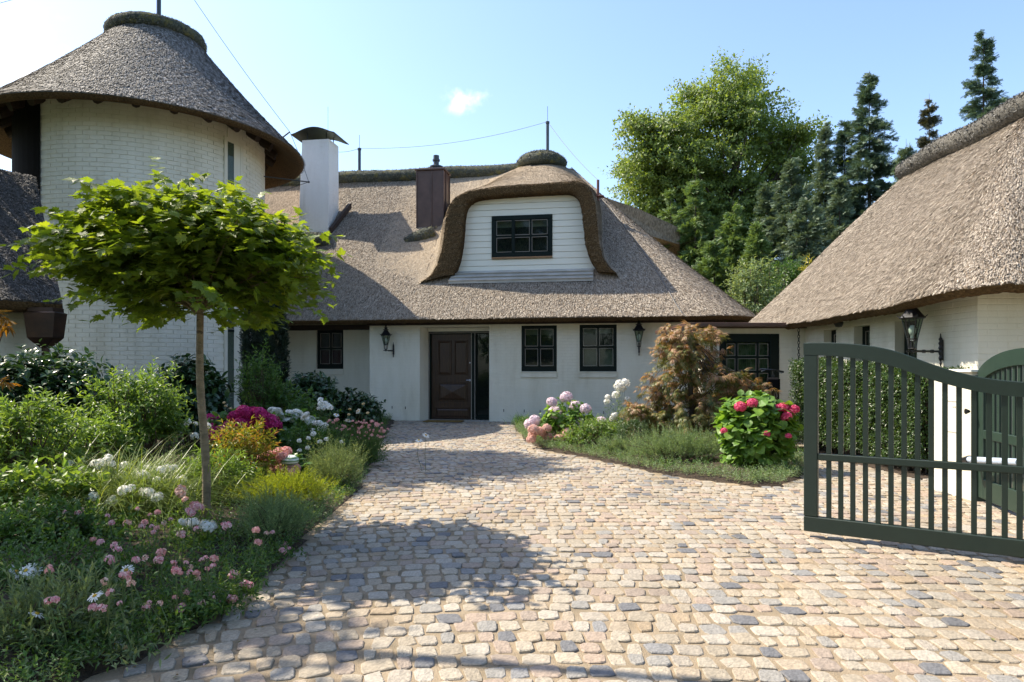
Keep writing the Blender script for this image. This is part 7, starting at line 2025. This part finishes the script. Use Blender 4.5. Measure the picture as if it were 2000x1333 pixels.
# hedge ------------------------------------------------------------
h0, h1 = np.array((5.0, 12.0, 0)), np.array((5.22, 8.55, 0)); hd_ = nrm(h1 - h0); hl = np.linalg.norm(h1 - h0); hn = np.array((hd_[1], -hd_[0], 0))
if hn[0] > 0: hn = -hn
hedge = thing('laurel_hedge', 'clipped green hedge along the garage wall behind the gate bars', 'hedge', (h0 + h1) / 2)
htop = lambda s_: 1.52 - .20 * (s_ / hl) + .04 * np.sin(s_ * 4)
n = 3000; a = rng.uniform(0, hl, n); z = rng.uniform(.10, 1, n) ** .9; P = h0 + hd_ * a[:, None] + hn * (.06 + .04 * np.sin(a * 5)[:, None] * np.cos(z * 7)[:, None]) + np.stack([0 * a, 0 * a, z * htop(a)], 1)
A = np.tile(hn, (n, 1)) + rng.normal(0, .45, (n, 3)) + (0, 0, .25)
mb = MB(); sprigs(mb, P - nrm(A) * .10, A, .17, 6, LEAF, .062, 1.0, .1, upmix=.6)
n = 900; a = rng.uniform(-.05, hl + .05, n); w = rng.uniform(0, .55, n); P = h0 + hd_ * a[:, None] - hn * w[:, None] + np.stack([0 * a, 0 * a, htop(a) - .02], 1); A = np.tile((0, 0, 1.0), (n, 1)) + rng.normal(0, .5, (n, 3))
sprigs(mb, P - nrm(A) * .1, A, .16, 6, LEAF, .062, 1.0, .1, upmix=.6)
for e_, s_ in ((h0, -1), (h1, 1)):
    n = 520; w = rng.uniform(0, .55, n); z = rng.uniform(.08, 1, n); P = e_ - hn * w[:, None] + np.stack([0 * w, 0 * w, z * (1.5 if s_ < 0 else 1.32)], 1); A = np.tile(hd_ * s_, (n, 1)) + rng.normal(0, .45, (n, 3)); sprigs(mb, P - nrm(A) * .1, A, .16, 6, LEAF, .062, 1.0, .1, upmix=.6)
mb.obj('foliage', G_['hedge'], hedge)
n = 240; a = rng.uniform(.1, hl - .1, n); w = rng.uniform(.1, .45, n); mb = MB(); p0 = h0 + hd_ * a[:, None] - hn * w[:, None]; stems(mb, p0, p0 + np.stack([rng.normal(0, .08, n), rng.normal(0, .08, n), htop(a) * rng.uniform(.7, .97, n)], 1), .014, .05); mb.obj('stems', M['bark'], hedge)
n = 1500; a = rng.uniform(.05, hl - .05, n); w = rng.uniform(.08, .5, n); z = rng.uniform(.1, .95, n); P = h0 + hd_ * a[:, None] - hn * w[:, None] + np.stack([0 * a, 0 * a, z * htop(a)], 1); mb = MB(); sprigs(mb, P, rng.normal(0, 1, P.shape), .15, 5, LEAFW, .09); q = mb.obj('inner_foliage', G_['hedge'], hedge)
strip = MB(); strip.prism([h0 + hn * .22 + (0, 0, -.03), h1 + hn * .18 + hd_ * .1 + (0, 0, -.03), h1 - hn * .55 + (0, 0, -.03), h0 - hn * .55 + (0, 0, -.03)], (0, 0, .045)); q = strip.obj('hedge_soil', M['soil']); q['kind'] = 'structure'

# fallen leaves and petals along the edges of the drive
n = 420
ln_ = resample(np.array(list(left_edge), float), 300); l2 = resample(np.array(right_edge, float), 200)
src = np.concatenate([ln_[rng.integers(0, 300, 260)] + np.abs(rng.normal(0, .22, (260, 1))) * (1.0, -.15), l2[rng.integers(0, 200, 90)] + np.abs(rng.normal(0, .18, (90, 1))) * (-.4, -1.0), np.stack([rng.uniform(-2.2, 4.0, 70), rng.uniform(3.2, 12, 70)], 1)])
P = np.concatenate([src, np.full((n, 1), .011)], 1); D = np.stack([rng.normal(0, 1, n), rng.normal(0, 1, n), rng.normal(0, .12, n)], 1)
mb = MB(); scatter(mb, LEAFW, P, D, np.array((0, 0, 1.0)) + rng.normal(0, .25, (n, 3)), rng.uniform(.014, .034, n))
o = mb.obj('leaf_litter', mat_rand('dry_leaves', [(0, (.16, .09, .035)), (.4, (.24, .16, .06)), (.7, (.13, .14, .04)), (1, (.50, .34, .32))], .7)); o['kind'] = 'stuff'
